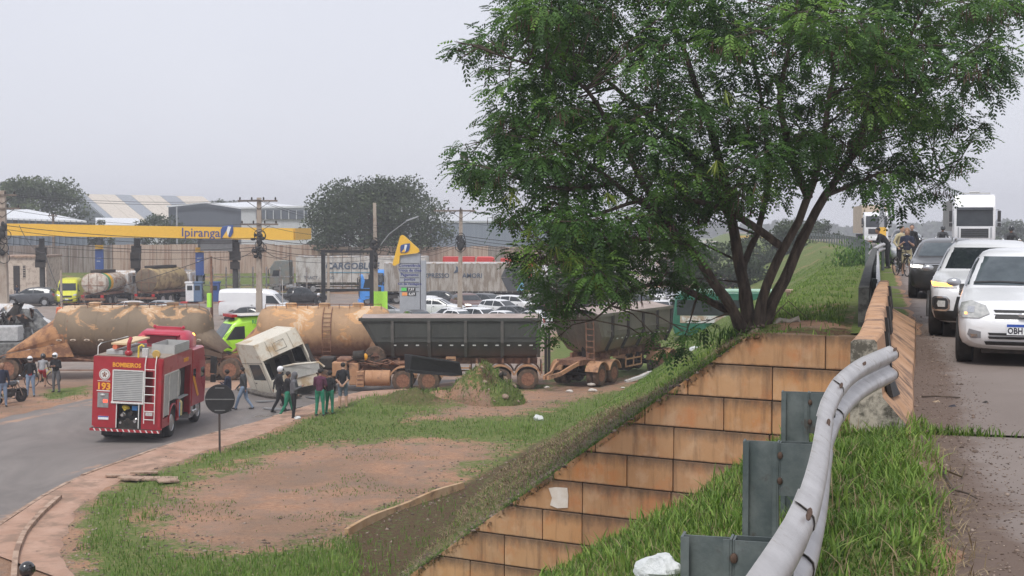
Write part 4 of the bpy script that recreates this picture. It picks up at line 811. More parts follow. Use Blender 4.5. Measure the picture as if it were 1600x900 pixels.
def pods(name, P, D, Lr, wr, mat):
 n = len(P); L = rng.uniform(*Lr, n); a = rng.uniform(0, 6.28, n); s_ = np.stack([np.cos(a), np.sin(a), 0 * a], 1) * rng.uniform(*wr, n)[:, None]; e = P + D * L[:, None]; m_ = P + D * L[:, None] * .5
 V = np.stack([P - s_ * .3, P + s_ * .3, m_ + s_, m_ - s_, e + s_ * .3, e - s_ * .3], 1).reshape(-1, 3); b = np.arange(n) * 6; F = np.concatenate([np.stack([b, b + 1, b + 2, b + 3], 1), np.stack([b + 3, b + 2, b + 4, b + 5], 1)])
 o_ = link(name, np_mesh(name, V, F, mat, False, {'v': np.repeat(rng.uniform(0, 1, n), 6)}), tree); o_['kind'] = 'stuff'
P = np.array([tuple(p) for p in PP]); D = np.stack([rng.normal(0, .15, len(P)), rng.normal(0, .15, len(P)), -np.ones(len(P))], 1); pods('brown_pods', P, D, (.10, .19), (.007, .012), PODM)
P = np.array([tuple(p) for p, a in YP]); a = np.array([a for p, a in YP]); D = np.stack([np.sin(a), rng.normal(0, .25, len(P)), -np.cos(a) * .95], 1); pods('green_pods', P, D, (.20, .34), (.009, .014), YPOD)
# low shrub leaves and bare stalks at the tree's foot
cl = np.array([tuple(TB + Vector((rnd.gauss(-.1, .5), rnd.gauss(-.2, .3), -.1 + rnd.random() * .25))) for _ in range(420)]); o = blades('foot_weeds', cl, rng.uniform(.12, .45, len(cl)), rng.uniform(.012, .03, len(cl)), LEAFM, 1.0, 3, vlo=.2, vhi=1); tag(o, 'leafy weeds tangled round the foot of the big tree', 'weeds', kind='stuff')
mb = MB()
for (a, b, c) in (((1205, 500), (1220, 480), (1245, 500)), ((1210, 492), (1232, 470), (1262, 498)), ((1125, 545), (1145, 540), (1165, 532)), ((1212, 470), (1225, 440), (1230, 415))): mb.tube([at(*a, 24.2), at(*b, 24.3), at(*c, 24.4)], [.012, .01, .006], 5)
tag(mb.build('dead_stalks', BARK), 'thin bare stalks sticking out beside the tree base', 'dead stalks', kind='stuff')
# ------------------------------------------------------------ distant trees
def far_tree(p, w_, h, base, lab, group, seed, nclump=60, leaf=.35, per=120, cat='tree', flat=.75, tr=.25, vs=0.0, trunks=None):
 r_ = random.Random(seed); root = empty('broadleaf_tree', p, 0, lab, cat, group); P = []; V = []
 cs = []
 for k in range(nclump):
  a = r_.uniform(0, 6.28); q = math.sqrt(r_.random()); zz = r_.random(); rad = w_ / 2 * q * math.sqrt(max(.05, 1 - (zz * 1.02 - .25) ** 2 * 1.1))
  cs.append(Vector((math.cos(a) * rad, math.sin(a) * rad * .8, base + (h - base) * (.10 + .80 * zz))))
 cs = cs; mb = MB()
 for j, (tx, ty) in enumerate(trunks or [(0, 0)]): mb.tube([(tx, ty, -.3), (tx * 1.1, ty, base * .5), (tx * 1.3, ty, base * 1.1), (tx * 2.2 + .3, ty, base + (h - base) * .4)], [tr * 1.5, tr, tr * .8, tr * .3], 8)
 mb.build('trunk', BARK, root); mb = MB()
 for c in cs[::3]: mb.tube([(0, 0, base * .8), tuple(c * .5 + Vector((0, 0, base * .4))), tuple(c)], [tr * .45, tr * .25, tr * .06], 5, False)
 mb.build('limbs', BARK, root)
 cr = w_ * .115
 for c in cs:
  tone = r_.gauss(0, .12); n_ = per
  for k in range(n_):
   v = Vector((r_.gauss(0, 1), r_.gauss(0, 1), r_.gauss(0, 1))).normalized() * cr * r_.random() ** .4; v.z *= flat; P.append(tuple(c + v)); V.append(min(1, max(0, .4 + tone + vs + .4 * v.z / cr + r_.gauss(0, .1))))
 P = np.array(P); n_ = len(P); g = np.random.default_rng(seed); A = g.normal(0, 1, (n_, 3)); A /= np.linalg.norm(A, axis=1)[:, None]; B = np.cross(A, g.normal(0, 1, (n_, 3))); B /= np.linalg.norm(B, axis=1)[:, None]; s_ = g.uniform(.5, 1.1, (n_, 1)) * leaf
 VV = np.stack([P - A * s_ * .5, P + B * s_ * .35, P + A * s_ * .5, P - B * s_ * .35], 1).reshape(-1, 3)
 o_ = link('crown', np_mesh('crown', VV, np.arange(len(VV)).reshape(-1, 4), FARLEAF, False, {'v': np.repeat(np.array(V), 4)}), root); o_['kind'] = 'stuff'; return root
far_tree(gd(172, 588), 18.6, 13.6, 4.2, 'huge dark broad crowned tree behind the white curtain trailer', 'trees behind the filling station', 3, 150, .42, 170, trunks=[(-.6, 0), (.7, .3), (3.6, .5)], tr=.3)
far_tree(gd(225, 58), 17.5, 16.2, 1.5, 'large round green tree at the far left behind the warehouse', 'trees behind the filling station', 4, 130, .55, 130, vs=.32)
far_tree(gd(232, 6), 9, 16.5, 3, 'green tree at the left edge of the view beyond the warehouse', 'trees behind the filling station', 5, 60, .5, 130, vs=.3)
far_tree(gd(330, 352), 13, 14.4, 4, 'small far off tree seen over the warehouse roofs', 'trees behind the filling station', 6, 50, .6, 100)
far_tree(gd(205, 258), 10, 9.6, 2, 'low dark bush like tree in front of the grey warehouse', 'trees behind the filling station', 7, 40, .4, 100)
far_tree(gd(205, 150), 6, 8.8, 2, 'small dark tree behind the canopy near the white roof', 'trees behind the filling station', 8, 30, .4, 90)
far_tree(gd(150, 1225), 9, 8.2, 2.4, 'round dark tree seen between the trunks beside the green slope', 'trees beyond the embankment', 9, 60, .4, 110)
far_tree(gd(190, 1262), 9, 8.6, 2.4, 'hazy tree standing behind the end of the grassy slope', 'trees beyond the embankment', 10, 50, .45, 100)
far_tree(gd(120, 1115), 9, 6.2, 1.6, 'dark green tree behind the green bus left of the trunks', 'trees beyond the embankment', 12, 50, .4, 110)
far_tree(gd(105, 905), 10, 6.6, 1.2, 'bushy olive tree behind the loaded trailer under the big tree', 'trees beyond the embankment', 13, 60, .36, 130, vs=.1)
far_tree(gd(300, 1575), 9, 9.3, 3, 'hazy tree at the far right behind the motorcyclist', 'trees along the upper road', 14, 40, .5, 90)
p = RW(edge_u(64) - .7, 64, 5.5); P = np.array([tuple(p + Vector((rnd.gauss(0, .55), rnd.gauss(0, .6), abs(rnd.gauss(.2, .45))))) for _ in range(1500)]); o = blades('roadside_bush', P, rng.uniform(.1, .26, len(P)), rng.uniform(.04, .09, len(P)), LEAFM, 1, 2, kind='thing', vlo=.2, vhi=1); tag(o, 'green bush on the bank crest beside the bent rail', 'bush')
# ------------------------------------------------------------ shared vehicle pieces
MC = {}
def cached(key, fn):
 if key not in MC: MC[key] = fn()
 return MC[key]
def wheel_meshes(r, wd, tyre, rim, dual=0, spokes=5):
 def mk():
  mb = MB(); t = wd / 2; ri = r * .60
  mb.lathe([(ri, -t * .9), (r * .90, -t), (r * .985, -t * .8), (r, -t * .45), (r * .985, 0), (r, t * .45), (r * .985, t * .8), (r * .90, t), (ri, t * .9)], 24)
  if dual: mb.M = Matrix.Translation((0, dual, 0)); mb.lathe([(ri, -t * .9), (r * .92, -t), (r, -t * .45), (r, t * .45), (r * .92, t), (ri, t * .9)], 20)
  a = mb.mesh('tyre', tyre, True, 40); mb = MB()
  if spokes:
   mb.lathe([(ri * 1.02, -t * .88), (ri * .98, -t * .94), (ri * .90, -t * .80), (ri * .86, t * .3), (.01, t * .3)], 24)
   for k in range(spokes):
    for q in (-.16, .16):
     an = 2 * math.pi * k / spokes + q; c, s_ = math.cos(an), math.sin(an); mb.bar((c * ri * .18, -t * .68, s_ * ri * .18), (c * ri * .93, -t * .82, s_ * ri * .93), .032, .035)
   mb.lathe([(.01, -t * .8), (ri * .2, -t * .78), (ri * .26, -t * .5)], 12)
  else:
   mb.lathe([(ri * 1.02, -t * .9), (ri * .96, -t * .98), (ri * .88, -t * .8), (ri * .72, -t * .25), (ri * .45, -t * .2), (ri * .42, -t * .75), (ri * .2, -t * .95), (.01, -t * .95)], 24)
   for k in range(8): an = 2 * math.pi * k / 8; mb.ell((math.cos(an) * ri * .56, -t * .27, math.sin(an) * ri * .56), (.022, .03, .022), 6, 4)
  return a, mb.mesh('rim', rim, True, 35)
 return cached(('wheel', r, wd, tyre.name, rim.name, dual, spokes), mk)
def wheel(parent, x, y, r, wd, tyre=None, rim=None, dual=0, spokes=5, z=None, steer=0, name='wheel'):
 a, b = wheel_meshes(r, wd, tyre or M['tyre'], rim or M['rim'], dual, spokes); flip = y > 0
 o_ = link(name, a, parent, (x, y, r if z is None else z), (0, 0, (math.pi if flip else 0) + steer)); link('rim', b, o_); return o_
def interp(st, x):
 st = sorted(st, key=lambda a: a[0])
 if x <= st[0][0]: return st[0]
 for a, b in zip(st[:-1], st[1:]):
  if x <= b[0]: t = (x - a[0]) / (b[0] - a[0]); return tuple(p + (q - p) * t for p, q in zip(a, b))
 return st[-1]
KIND = {
 'hatch': dict(st=[(1.89, .56, .36, .50, .42, .54), (1.82, .69, .24, .60, .55, .66), (1.62, .77, .19, .74, .62, .80), (1.2, .80, .19, .83, .68, .885), (.82, .81, .19, .88, .68, .95), (.12, .815, .19, .915, .60, 1.36), (-.1, .82, .19, .92, .59, 1.415), (-.6, .82, .19, .93, .58, 1.44), (-1.15, .82, .19, .945, .565, 1.42), (-1.45, .81, .2, .96, .55, 1.35), (-1.74, .79, .22, .94, .52, 1.06), (-1.84, .75, .28, .8, .5, .86), (-1.9, .66, .36, .6, .45, .62)],
 wr=.30, wx=(1.2, -1.22), ws=(.97, 1.33, .70, .585), side=[[(.68, .95), (.10, 1.30), (-.32, 1.345), (-.32, .955)], [(-.38, .955), (-.38, 1.345), (-1.05, 1.33), (-1.38, .99)]], rear=(.98, 1.30, .62, .52), hl=(.60, .78, .44, .74), gr=(.60, .72, .36), bm=(.34, .44, .38), tl=(.62, .92, .58, .72), plate=.47),
 'suv': dict(st=[(2.08, .60, .42, .66, .50, .72), (2.02, .76, .30, .80, .64, .86), (1.85, .84, .24, .92, .70, .96), (1.35, .875, .23, .99, .74, 1.03), (.95, .885, .23, 1.02, .74, 1.09), (.28, .89, .23, 1.04, .65, 1.50), (.02, .89, .23, 1.045, .64, 1.56), (-.6, .89, .23, 1.06, .63, 1.60), (-1.3, .885, .23, 1.09, .61, 1.57), (-1.72, .875, .25, 1.12, .59, 1.50), (-1.98, .85, .28, 1.08, .57, 1.18), (-2.08, .80, .34, .9, .55, .98), (-2.12, .70, .42, .7, .5, .72)],
 wr=.345, wx=(1.33, -1.3), ws=(1.12, 1.47, .76, .64), side=[[(.84, 1.08), (.24, 1.44), (-.34, 1.50), (-.34, 1.09)], [(-.40, 1.09), (-.40, 1.50), (-1.2, 1.47), (-1.28, 1.12)], [(-1.34, 1.13), (-1.27, 1.46), (-1.62, 1.42), (-1.80, 1.2)]], rear=(1.14, 1.44, .66, .56), hl=(.80, .91, .46, .82), gr=(.66, .86, .42), bm=(.38, .58, .55), tl=(.86, 1.06, .56, .82), plate=.52),
 'sedan': dict(st=[(2.18, .58, .36, .52, .45, .56), (2.1, .72, .24, .62, .58, .68), (1.85, .80, .19, .75, .64, .80), (1.35, .835, .19, .83, .70, .89), (.92, .84, .19, .88, .70, .96), (.22, .845, .19, .91, .61, 1.36), (-.1, .845, .19, .92, .59, 1.42), (-.6, .845, .19, .935, .585, 1.43), (-1.05, .84, .19, .95, .57, 1.37), (-1.62, .835, .2, .965, .60, 1.04), (-2.0, .82, .22, .93, .62, .99), (-2.14, .76, .28, .8, .58, .86), (-2.2, .68, .36, .62, .5, .64)],
 wr=.31, wx=(1.33, -1.32), ws=(.98, 1.34, .72, .6), side=[[(.78, .95), (.18, 1.31), (-.34, 1.355), (-.34, .96)], [(-.40, .96), (-.40, 1.355), (-.98, 1.31), (-1.35, 1.02)]], rear=(1.06, 1.33, .6, .52), hl=(.60, .75, .46, .78), gr=(.58, .70, .40), bm=(.32, .44, .5), tl=(.68, .88, .5, .8), plate=.47),
 'pickup': dict(st=[(2.58, .70, .46, .72, .56, .80), (2.5, .86, .38, .92, .72, 1.0), (2.2, .91, .33, 1.04, .78, 1.10), (1.6, .93, .33, 1.10, .80, 1.15), (1.2, .93, .33, 1.12, .80, 1.2), (.62, .93, .33, 1.13, .70, 1.68), (.3, .93, .33, 1.14, .68, 1.76), (-.4, .93, .33, 1.16, .67, 1.78), (-.82, .93, .33, 1.17, .66, 1.72), (-1.0, .93, .33, 1.17, .72, 1.24), (-1.06, .93, .33, 1.17, .82, 1.19), (-2.45, .93, .38, 1.17, .82, 1.19), (-2.58, .88, .5, 1.14, .8, 1.16)],
 wr=.385, wx=(1.62, -1.6), ws=(1.24, 1.64, .80, .68), side=[[(1.08, 1.18), (.58, 1.60), (-.08, 1.68), (-.08, 1.19)], [(-.14, 1.19), (-.14, 1.68), (-.78, 1.62), (-.86, 1.22)]], rear=(1.27, 1.6, .66, .58), hl=(.88, 1.04, .52, .88), gr=(.72, 1.0, .5), bm=(.48, .64, .6), tl=(.82, 1.08, .78, .90), plate=.56),
 'van': dict(st=[(2.95, .70, .42, .74, .6, .82), (2.88, .92, .32, .98, .82, 1.05), (2.62, 1.0, .28, 1.14, .88, 1.22), (2.25, 1.02, .28, 1.22, .92, 1.36), (1.62, 1.03, .28, 1.3, .88, 2.10), (1.2, 1.03, .28, 1.32, .88, 2.38), (.7, 1.03, .28, 1.34, .89, 2.48), (-1.0, 1.03, .28, 1.34, .90, 2.5), (-2.7, 1.03, .28, 1.34, .90, 2.48), (-2.92, 1.02, .3, 1.34, .89, 2.42), (-2.99, .98, .36, 1.3, .86, 2.3)],
 wr=.36, wx=(1.95, -1.75), ws=(1.40, 2.08, .92, .84), side=[[(2.05, 1.32), (1.48, 1.96), (.92, 1.98), (.92, 1.34)]], rear=(1.4, 2.1, .8, .75), hl=(.92, 1.12, .6, .94), gr=(.78, .96, .5), bm=(.42, .6, .6), tl=(1.1, 1.6, .86, .97), plate=.56)}
def car_body(kind):
 def mk():
  K_ = KIND[kind]; st = K_['st']; R_ = K_['wr'] * 1.17; xs_ = sorted({s_[0] for s_ in st} | {xw + R_ * q for xw in K_['wx'] for q in (-1.06, -.98, -.8, -.42, 0, .42, .8, .98, 1.06)}); rings = []
  xs_ = [x for i, x in enumerate(xs_) if i == 0 or x - xs_[i - 1] > .012]
  for x in xs_:
   _, w_, zb, zt, wr_, zr = interp(st, x); a = 0; zc = K_['wr']
   for xw in K_['wx']:
    q = abs(x - xw)
    if q < R_: a = max(a, zc + math.sqrt(R_ * R_ - q * q) * .98)
   b0 = max(zb, a); b2 = max(zb + .07, a + .012 if a else 0); m_ = max(zb + .45 * (zt - zb), (b2 + .05)); fl = .012 if a else 0; lo = zb if not a else b0
   h = [(0, b0), (w_ * .72, b0), (w_ * (.985) + fl, b2), (w_ + fl * .6, m_), (w_ * .985, zt - .05), (w_ * .945, zt), (wr_ + (.03 if zr - zt > .2 else 0), zt + (zr - zt) * .86), (wr_ * .84, zr - .004), (wr_ * .4, zr + .008)]
   rings.append([(x, y, z) for y, z in h] + [(x, 0, zr + .01)] + [(x, -y, z) for y, z in h[::-1][:-1]])
  mb = MB(); mb.loft(rings); me = mb.mesh('body_cage', M['white']); ob = bpy.data.objects.new('tmp', me); COL.objects.link(ob); sb = ob.modifiers.new('s', 'SUBSURF'); sb.levels = 1
  dg = bpy.context.evaluated_depsgraph_get(); ev = ob.evaluated_get(dg); m2 = bpy.data.meshes.new_from_object(ev); m2.name = 'car_body'; bpy.data.objects.remove(ob)
  m2.polygons.foreach_set('use_smooth', [True] * len(m2.polygons)); bm = bmesh.new(); bm.from_mesh(m2); bvh = BVHTree.FromBMesh(bm); bm.free(); return m2, bvh
 return cached(('body', kind), mk)
def decal(bvh, poly, axis, sgn, off=.006, res=.07, far=9.0):
 """project a 2D polygon onto the body; axis 'x': poly is (y,z) seen from +-x, axis 'y': poly is (x,z), axis 'z': (x,y) from above"""
 bm = bmesh.new(); P3 = (lambda a, b: {'x': (far * sgn, a, b), 'y': (a, far * sgn, b), 'z': (a, b, far * sgn)}[axis]); vs = [bm.verts.new(P3(a, b)) for a, b in poly]
 f = bm.faces.new(vs); bmesh.ops.triangulate(bm, faces=[f])
 for _ in range(5):
  L = [e for e in bm.edges if e.calc_length() > res]
  if not L: break
  bmesh.ops.subdivide_edges(bm, edges=L, cuts=1, use_grid_fill=False); bmesh.ops.triangulate(bm, faces=[f for f in bm.faces if len(f.verts) > 3])
 d = {'x': Vector((-sgn, 0, 0)), 'y': Vector((0, -sgn, 0)), 'z': Vector((0, 0, -sgn))}[axis]; bad = []
 for v in bm.verts:
  h = bvh.ray_cast(v.co, d)
  if h[0] is None: bad.append(v)
  else: n_ = h[1] if h[1].dot(d) < 0 else -h[1]; v.co = h[0] + n_ * off
 bmesh.ops.delete(bm, geom=bad, context='VERTS'); bmesh.ops.recalc_face_normals(bm, faces=bm.faces); mb = MB(); bm.verts.index_update(); mb.v = [tuple(v.co) for v in bm.verts]; mb.f = [tuple(v.index for v in f.verts) for f in bm.faces]; mb.mi = [0] * len(mb.f); bm.free(); return mb
def sym(poly): return [(-a, b) for a, b in poly][::-1]
def car_parts(kind):
 """the glass, lamps and trim every car of a kind shares: list of (name, mesh, material key)"""
 def mk():
  K_ = KIND[kind]; _, bvh = car_body(kind); out_ = []
  def D(name, poly, ax, sg, mk_, off=.007, res=.12):
   mb = decal(bvh, poly, ax, sg, off, res)
   if mb.f: out_.append((name, mb.mesh(name, M[mk_]), mk_))
  zl, zh, wl, wh = K_['ws']; D('windscreen', [(-wl, zl), (wl, zl), (wl * .97, zl + .07), (wh, zh), (-wh, zh), (-wl * .97, zl + .07)], 'x', 1, 'glass')
  zl, zh, wl, wh = K_['rear']
  if kind != 'van': D('rear_window', [(-wl, zl), (wl, zl), (wh, zh), (-wh, zh)], 'x', -1, 'glass')
  for p in K_['side']:
   for sg in (-1, 1): D('side_window', p, 'y', sg, 'glass')
  z0, z1, y0, y1 = K_['hl']
  for sg in (-1, 1): p = [(y0, z0 + .02), (y1, z0 + .05), (y1 * 1.0, z1), (y0 + .06, z1 - .03)]; D('headlight', p if sg > 0 else sym(p), 'x', 1, 'lamp', .012, .08)
  z0, z1, hw = K_['gr']; D('grille', [(-hw, z0), (hw, z0), (hw + .03, z1), (-hw - .03, z1)], 'x', 1, 'black', .008)
  z0, z1, hw = K_['bm']; D('lower_grille', [(-hw, z0), (hw, z0), (hw * .95, z1), (-hw * .95, z1)], 'x', 1, 'black', .008)
  z0, z1, y0, y1 = K_['tl']
  for sg in (-1, 1): p = [(y0, z0), (y1, z0), (y1, z1), (y0, z1)]; D('tail_light', p if sg > 0 else sym(p), 'x', -1, 'lamp_red', .012)
  z = K_['plate']; D('licence_plate', [(-.2, z), (.2, z), (.2, z + .12), (-.2, z + .12)], 'x', 1, 'plate', .02); D('licence_plate', [(-.2, z + .12), (.2, z + .12), (.2, z + .24), (-.2, z + .24)], 'x', -1, 'plate', .02)
  s0 = K_['st']; xf = [s_ for s_ in s0][len(s0) // 3]
  xm = K_['side'][0][0][0] - .08; zm = K_['side'][0][0][1] + .03; wv = interp(s0, xm)[1]
  for sg in (-1, 1): mb = MB(); mb.ell((xm, sg * (wv + .07), zm + .02), (.045, .10, .055), 10, 7); out_.append(('mirror', mb.mesh('mirror', M['blackcar']), 'blackcar'))
  for sg in (-1, 1):
   for xh in ([-.22] + ([-1.02] if kind not in ('van',) else [])): mb = MB(); w2 = interp(s0, xh)[1]; zz = interp(s0, xh)[3] - .12; mb.ell((xh, sg * (w2 + .012), zz), (.09, .02, .018), 8, 5); out_.append(('door_handle', mb.mesh('door_handle', M['blackcar']), 'blackcar'))
  for xs0 in ([K_['side'][0][0][0] + .02, K_['side'][0][-1][0] - .03] + ([K_['side'][1][-1][0] - .0] if len(K_['side']) > 1 else [])):
   for sg in (-1, 1): D('door_seam', [(xs0 - .006, .28), (xs0 + .006, .28), (xs0 + .006, K_['side'][0][0][1] - .06), (xs0 - .006, K_['side'][0][0][1] - .06)], 'y', sg, 'under', .003, .3)
  mb = MB(); x1, x0 = K_['wx']; wv = s0[4][1]; mb.rng(x0 - K_['wr'] * 1.6, x1 + K_['wr'] * 1.6, -wv * .62, wv * .62, .16, .45); mb.rng(x0 + K_['wr'] * 1.25, x1 - K_['wr'] * 1.25, -wv * .93, wv * .93, .16, .3); out_.append(('underbody', mb.mesh('underbody', M['under'], False), 'under'))
  return out_
 return cached(('parts', kind), mk)
PBODY = {}
def car(label, paint, kind, loc, heading, cat='car', group=None, name='parked_car', swap={}, drop=(), wh=True, tilt=None, rim=None, glass=None, scale=1.0):
 root = empty(name, loc, heading, label, cat, group); root.scale = (scale,) * 3
 if tilt: root.rotation_euler = (tilt[0], tilt[1], heading)
 key = (kind, paint)
 if key not in PBODY: m_ = car_body(kind)[0].copy(); m_.materials.clear(); m_.materials.append(M[paint]); m_.name = 'car_body'; PBODY[key] = m_
 link('body', PBODY[key], root); cnt = {}
 for nm, me, mk_ in car_parts(kind):
  if nm in drop: continue
  mt = swap.get(nm) or (glass if glass and nm in ('windscreen',) else None)
  if mt:
   k2 = (me.name, mt)
   if k2 not in PBODY: m_ = me.copy(); m_.materials.clear(); m_.materials.append(M[mt]); PBODY[k2] = m_
   me = PBODY[k2]
  link(nm, me, root)
 K_ = KIND[kind]; wv = K_['st'][4][1]
 if wh:
  for xw in K_['wx']:
   for sg in (-1, 1): wheel(root, xw, sg * (wv - .10), K_['wr'], .21, rim=rim)
 return root
def loc_d(px, d, z=0.0): p = gd(d, px); p.z = z; return p
# ------------------------------------------------------------ the three cars on the upper road, and what follows them
# nearest: white hatchback, bodywork seen from the front
def head_to(p): return math.atan2(-p.y, -p.x)
ROADH = math.atan2(-E.y, -E.x)                       # facing back along the road, towards the camera
c1 = at(1588, 560, 19.3); u1, w1 = to_uw(c1.x, c1.y); c1 = RW(1.93, 19.35)
car1 = car('white hatchback nearest the camera on the upper road, its plate partly out of view', 'white', 'hatch', (c1.x, c1.y, ROADZ + .012), ROADH - .095, 'car', None, 'car', swap={'windscreen': 'glass_lt', 'mirror': 'silver'}, drop=('licence_plate', 'lower_grille', 'headlight', 'grille'))
bv = car_body('hatch')[1]
def DD(par, b, name, poly, ax, sg, mt, off=.008, res=.06): mb = decal(b, poly, ax, sg, off, res); return mb.build(name, mt, par) if mb.f else None
hlm = pm('smoked_headlamp', (.30, .31, .30), (.46, .46, .44), 18, .08, spec=.9, coat=.8)
for sg in (-1, 1):
 p = [(.40, .655), (.52, .60), (.72, .60), (.775, .64), (.74, .77), (.62, .80), (.45, .745)]; h = DD(car1, bv, 'headlight', p if sg > 0 else sym(p), 'x', 1, hlm, .014)
 p = [(.58, .66), (.66, .66), (.66, .73), (.58, .73)]; DD(h, bv, 'reflector', p if sg > 0 else sym(p), 'x', 1, M['chrome'], .018)
 p = [(.665, .64), (.69, .64), (.69, .66), (.665, .66)]; DD(h, bv, 'indicator', p if sg > 0 else sym(p), 'x', 1, M['lamp_amber'], .019)
 p = [(.50, .36), (.62, .36), (.66, .40), (.64, .47), (.50, .44)]; f_ = DD(car1, bv, 'fog_recess', p if sg > 0 else sym(p), 'x', 1, pm('grey_bumper_recess', (.20, .20, .21), None, 8, .5), .006); p = [(.54, .375), (.61, .375), (.62, .41), (.54, .41)]; DD(f_, bv, 'fog_lamp', p if sg > 0 else sym(p), 'x', 1, M['chrome'], .012)
DD(car1, bv, 'grille', [(-.33, .665), (.33, .665), (.36, .70), (-.36, .70)], 'x', 1, M['black'], .01); DD(car1, bv, 'grille', [(-.35, .60), (.35, .60), (.33, .645), (-.33, .645)], 'x', 1, M['black'], .01)
DD(car1, bv, 'grille_bar', [(-.35, .647), (.35, .647), (.35, .663), (-.35, .663)], 'x', 1, M['chrome'], .016)
for z in (.43, .385): DD(car1, bv, 'lower_grille', [(-.40, z - .03), (.40, z - .03), (.42, z), (-.42, z)], 'x', 1, M['black'], .01)
DD(car1, bv, 'air_dam', [(-.44, .28), (.44, .28), (.46, .325), (-.46, .325)], 'x', 1, M['black'], .01)
xpl = bv.ray_cast(Vector((9, 0, .5)), Vector((-1, 0, 0)))[0].x + .02
def plate_at(par, x, z, txt, rot=(R(90), 0, R(90)), y=0):
 mb = MB(); mb.rng(x, x + .012, y - .2, y + .2, z - .065, z + .065); pl = mb.build('licence_plate', M['plate'], par, False); mb = MB(); mb.rng(x + .008, x + .0145, y - .2, y + .2, z + .032, z + .065); mb.build('blue_band', M['plate_blue'], pl, False)
 text(txt, .105, M['ink'], pl, (x + .014, y, z - .018), rot, 'plate_lettering', .001, off=.003, sx=.8); return pl
plate_at(car1, xpl, .475, 'OBH 7A32')
mb = MB(); mb.ell((xpl, 0, .655), (.02, .075, .03), 12, 6); mb.build('badge', M['chrome'], car1)
for a in ((.05, .60), (-.62, .02)): pts = [(y, .985 + .012 * math.sin((y - a[0]) * 5)) for y in np.linspace(a[0], a[1], 9)]; DD(car1, bv, 'wiper', pts + [(y, z + .018) for y, z in pts[::-1]], 'x', 1, M['black'], .016)
for y in (.32, -.32):
 mb = MB(); mb.loft([[(.0 - .0, y + dx * .20 * s_, z) for dx in (-1, -.5, .5, 1)] + [(-.12, y + dx * .20 * s_, z) for dx in (1, .5, -.5, -1)] for z, s_ in ((.8, 1), (1.12, .95), (1.2, .6), (1.32, .5))]); 
# second: white crossover with lit amber indicator
c2 = RW(1.83, 23.9); car2 = car('white crossover with a lit amber indicator behind the nearest hatchback', 'white', 'suv', (c2.x, c2.y, ROADZ), ROADH - .085, 'car', None, 'car', drop=('licence_plate', 'headlight', 'grille', 'lower_grille'), rim=M['rim_dark'], swap={'mirror': 'silver'}); car2.scale = (1, 1, .95)
bv2 = car_body('suv')[1]
for sg in (-1, 1):
 S = (lambda p: p if sg > 0 else sym(p)); h = DD(car2, bv2, 'headlight', S([(.44, .83), (.78, .84), (.86, .93), (.80, .95), (.5, .91)]), 'x', 1, M['lamp'], .014)
 if sg < 0: DD(h, bv2, 'indicator', S([(.52, .85), (.80, .86), (.85, .92), (.56, .89)]), 'x', 1, M['lamp_amber'], .02)
 f_ = DD(car2, bv2, 'fog_surround', S([(.55, .50), (.60, .46), (.78, .46), (.82, .50), (.82, .66), (.78, .70), (.60, .70), (.55, .64)]), 'x', 1, M['chrome'], .012); DD(f_, bv2, 'fog_lamp_well', S([(.58, .51), (.61, .49), (.77, .49), (.79, .52), (.79, .64), (.76, .67), (.61, .67), (.58, .62)]), 'x', 1, M['black'], .016); DD(f_, bv2, 'fog_lamp', S([(.62, .53), (.72, .53), (.74, .58), (.72, .63), (.62, .63)]), 'x', 1, M['lamp'], .022)
DD(car2, bv2, 'lower_bumper', [(-.80, .30), (.80, .30), (.84, .46), (.5, .47), (.45, .70), (-.45, .70), (-.5, .47), (-.84, .46)], 'x', 1, M['black'], .009); DD(car2, bv2, 'grille', [(-.42, .74), (.42, .74), (.42, .9), (-.42, .9)], 'x', 1, M['black'], .012)
for sg in (-1, 1):
 mb = MB(); mb.tube([(.1, sg * .60, 1.56), (.0, sg * .60, 1.62), (-1.2, sg * .58, 1.63), (-1.35, sg * .58, 1.57)], .018, 6); mb.build('roof_rail', M['chrome'], car2)
 for xw in (1.33, -1.3): mb = MB(); mb.tube([(xw + .40 * math.cos(a), sg * .895, .345 + .40 * math.sin(a)) for a in np.linspace(0, math.pi, 14)], .028, 6); mb.build('arch_trim', M['black'], car2)
# third: dark grey SUV with lit headlamps
c3 = RW(1.72, 35.8); car3 = car('dark grey crossover with bright headlamps, third in the queue on the upper road', 'dkgrey', 'suv', (c3.x, c3.y, ROADZ), ROADH - .05, 'car', None, 'car', swap={'headlight': 'lamp_on', 'windscreen': 'glass_lt'}); car3.scale = (1, 1, .91)
DD(car3, bv2, 'bonnet_strip', [(-.5, .905), (.5, .905), (.5, .92), (-.5, .92)], 'x', 1, M['chrome'], .012)
car('silver car half hidden behind the person leaning on the rail', 'silver', 'hatch', tuple(RW(1.4, 66)), ROADH, 'car', None, 'car', glass='glass_lt')
car('white car with lit headlamps at the far right of the upper road', 'white', 'suv', tuple(RW(7.6, 62)), ROADH, 'car', None, 'car', swap={'headlight': 'lamp_on'})
car('black car half hidden behind the motorcycles on the upper road', 'blackcar', 'suv', tuple(RW(1.7, 88)), ROADH, 'car', None, 'car')
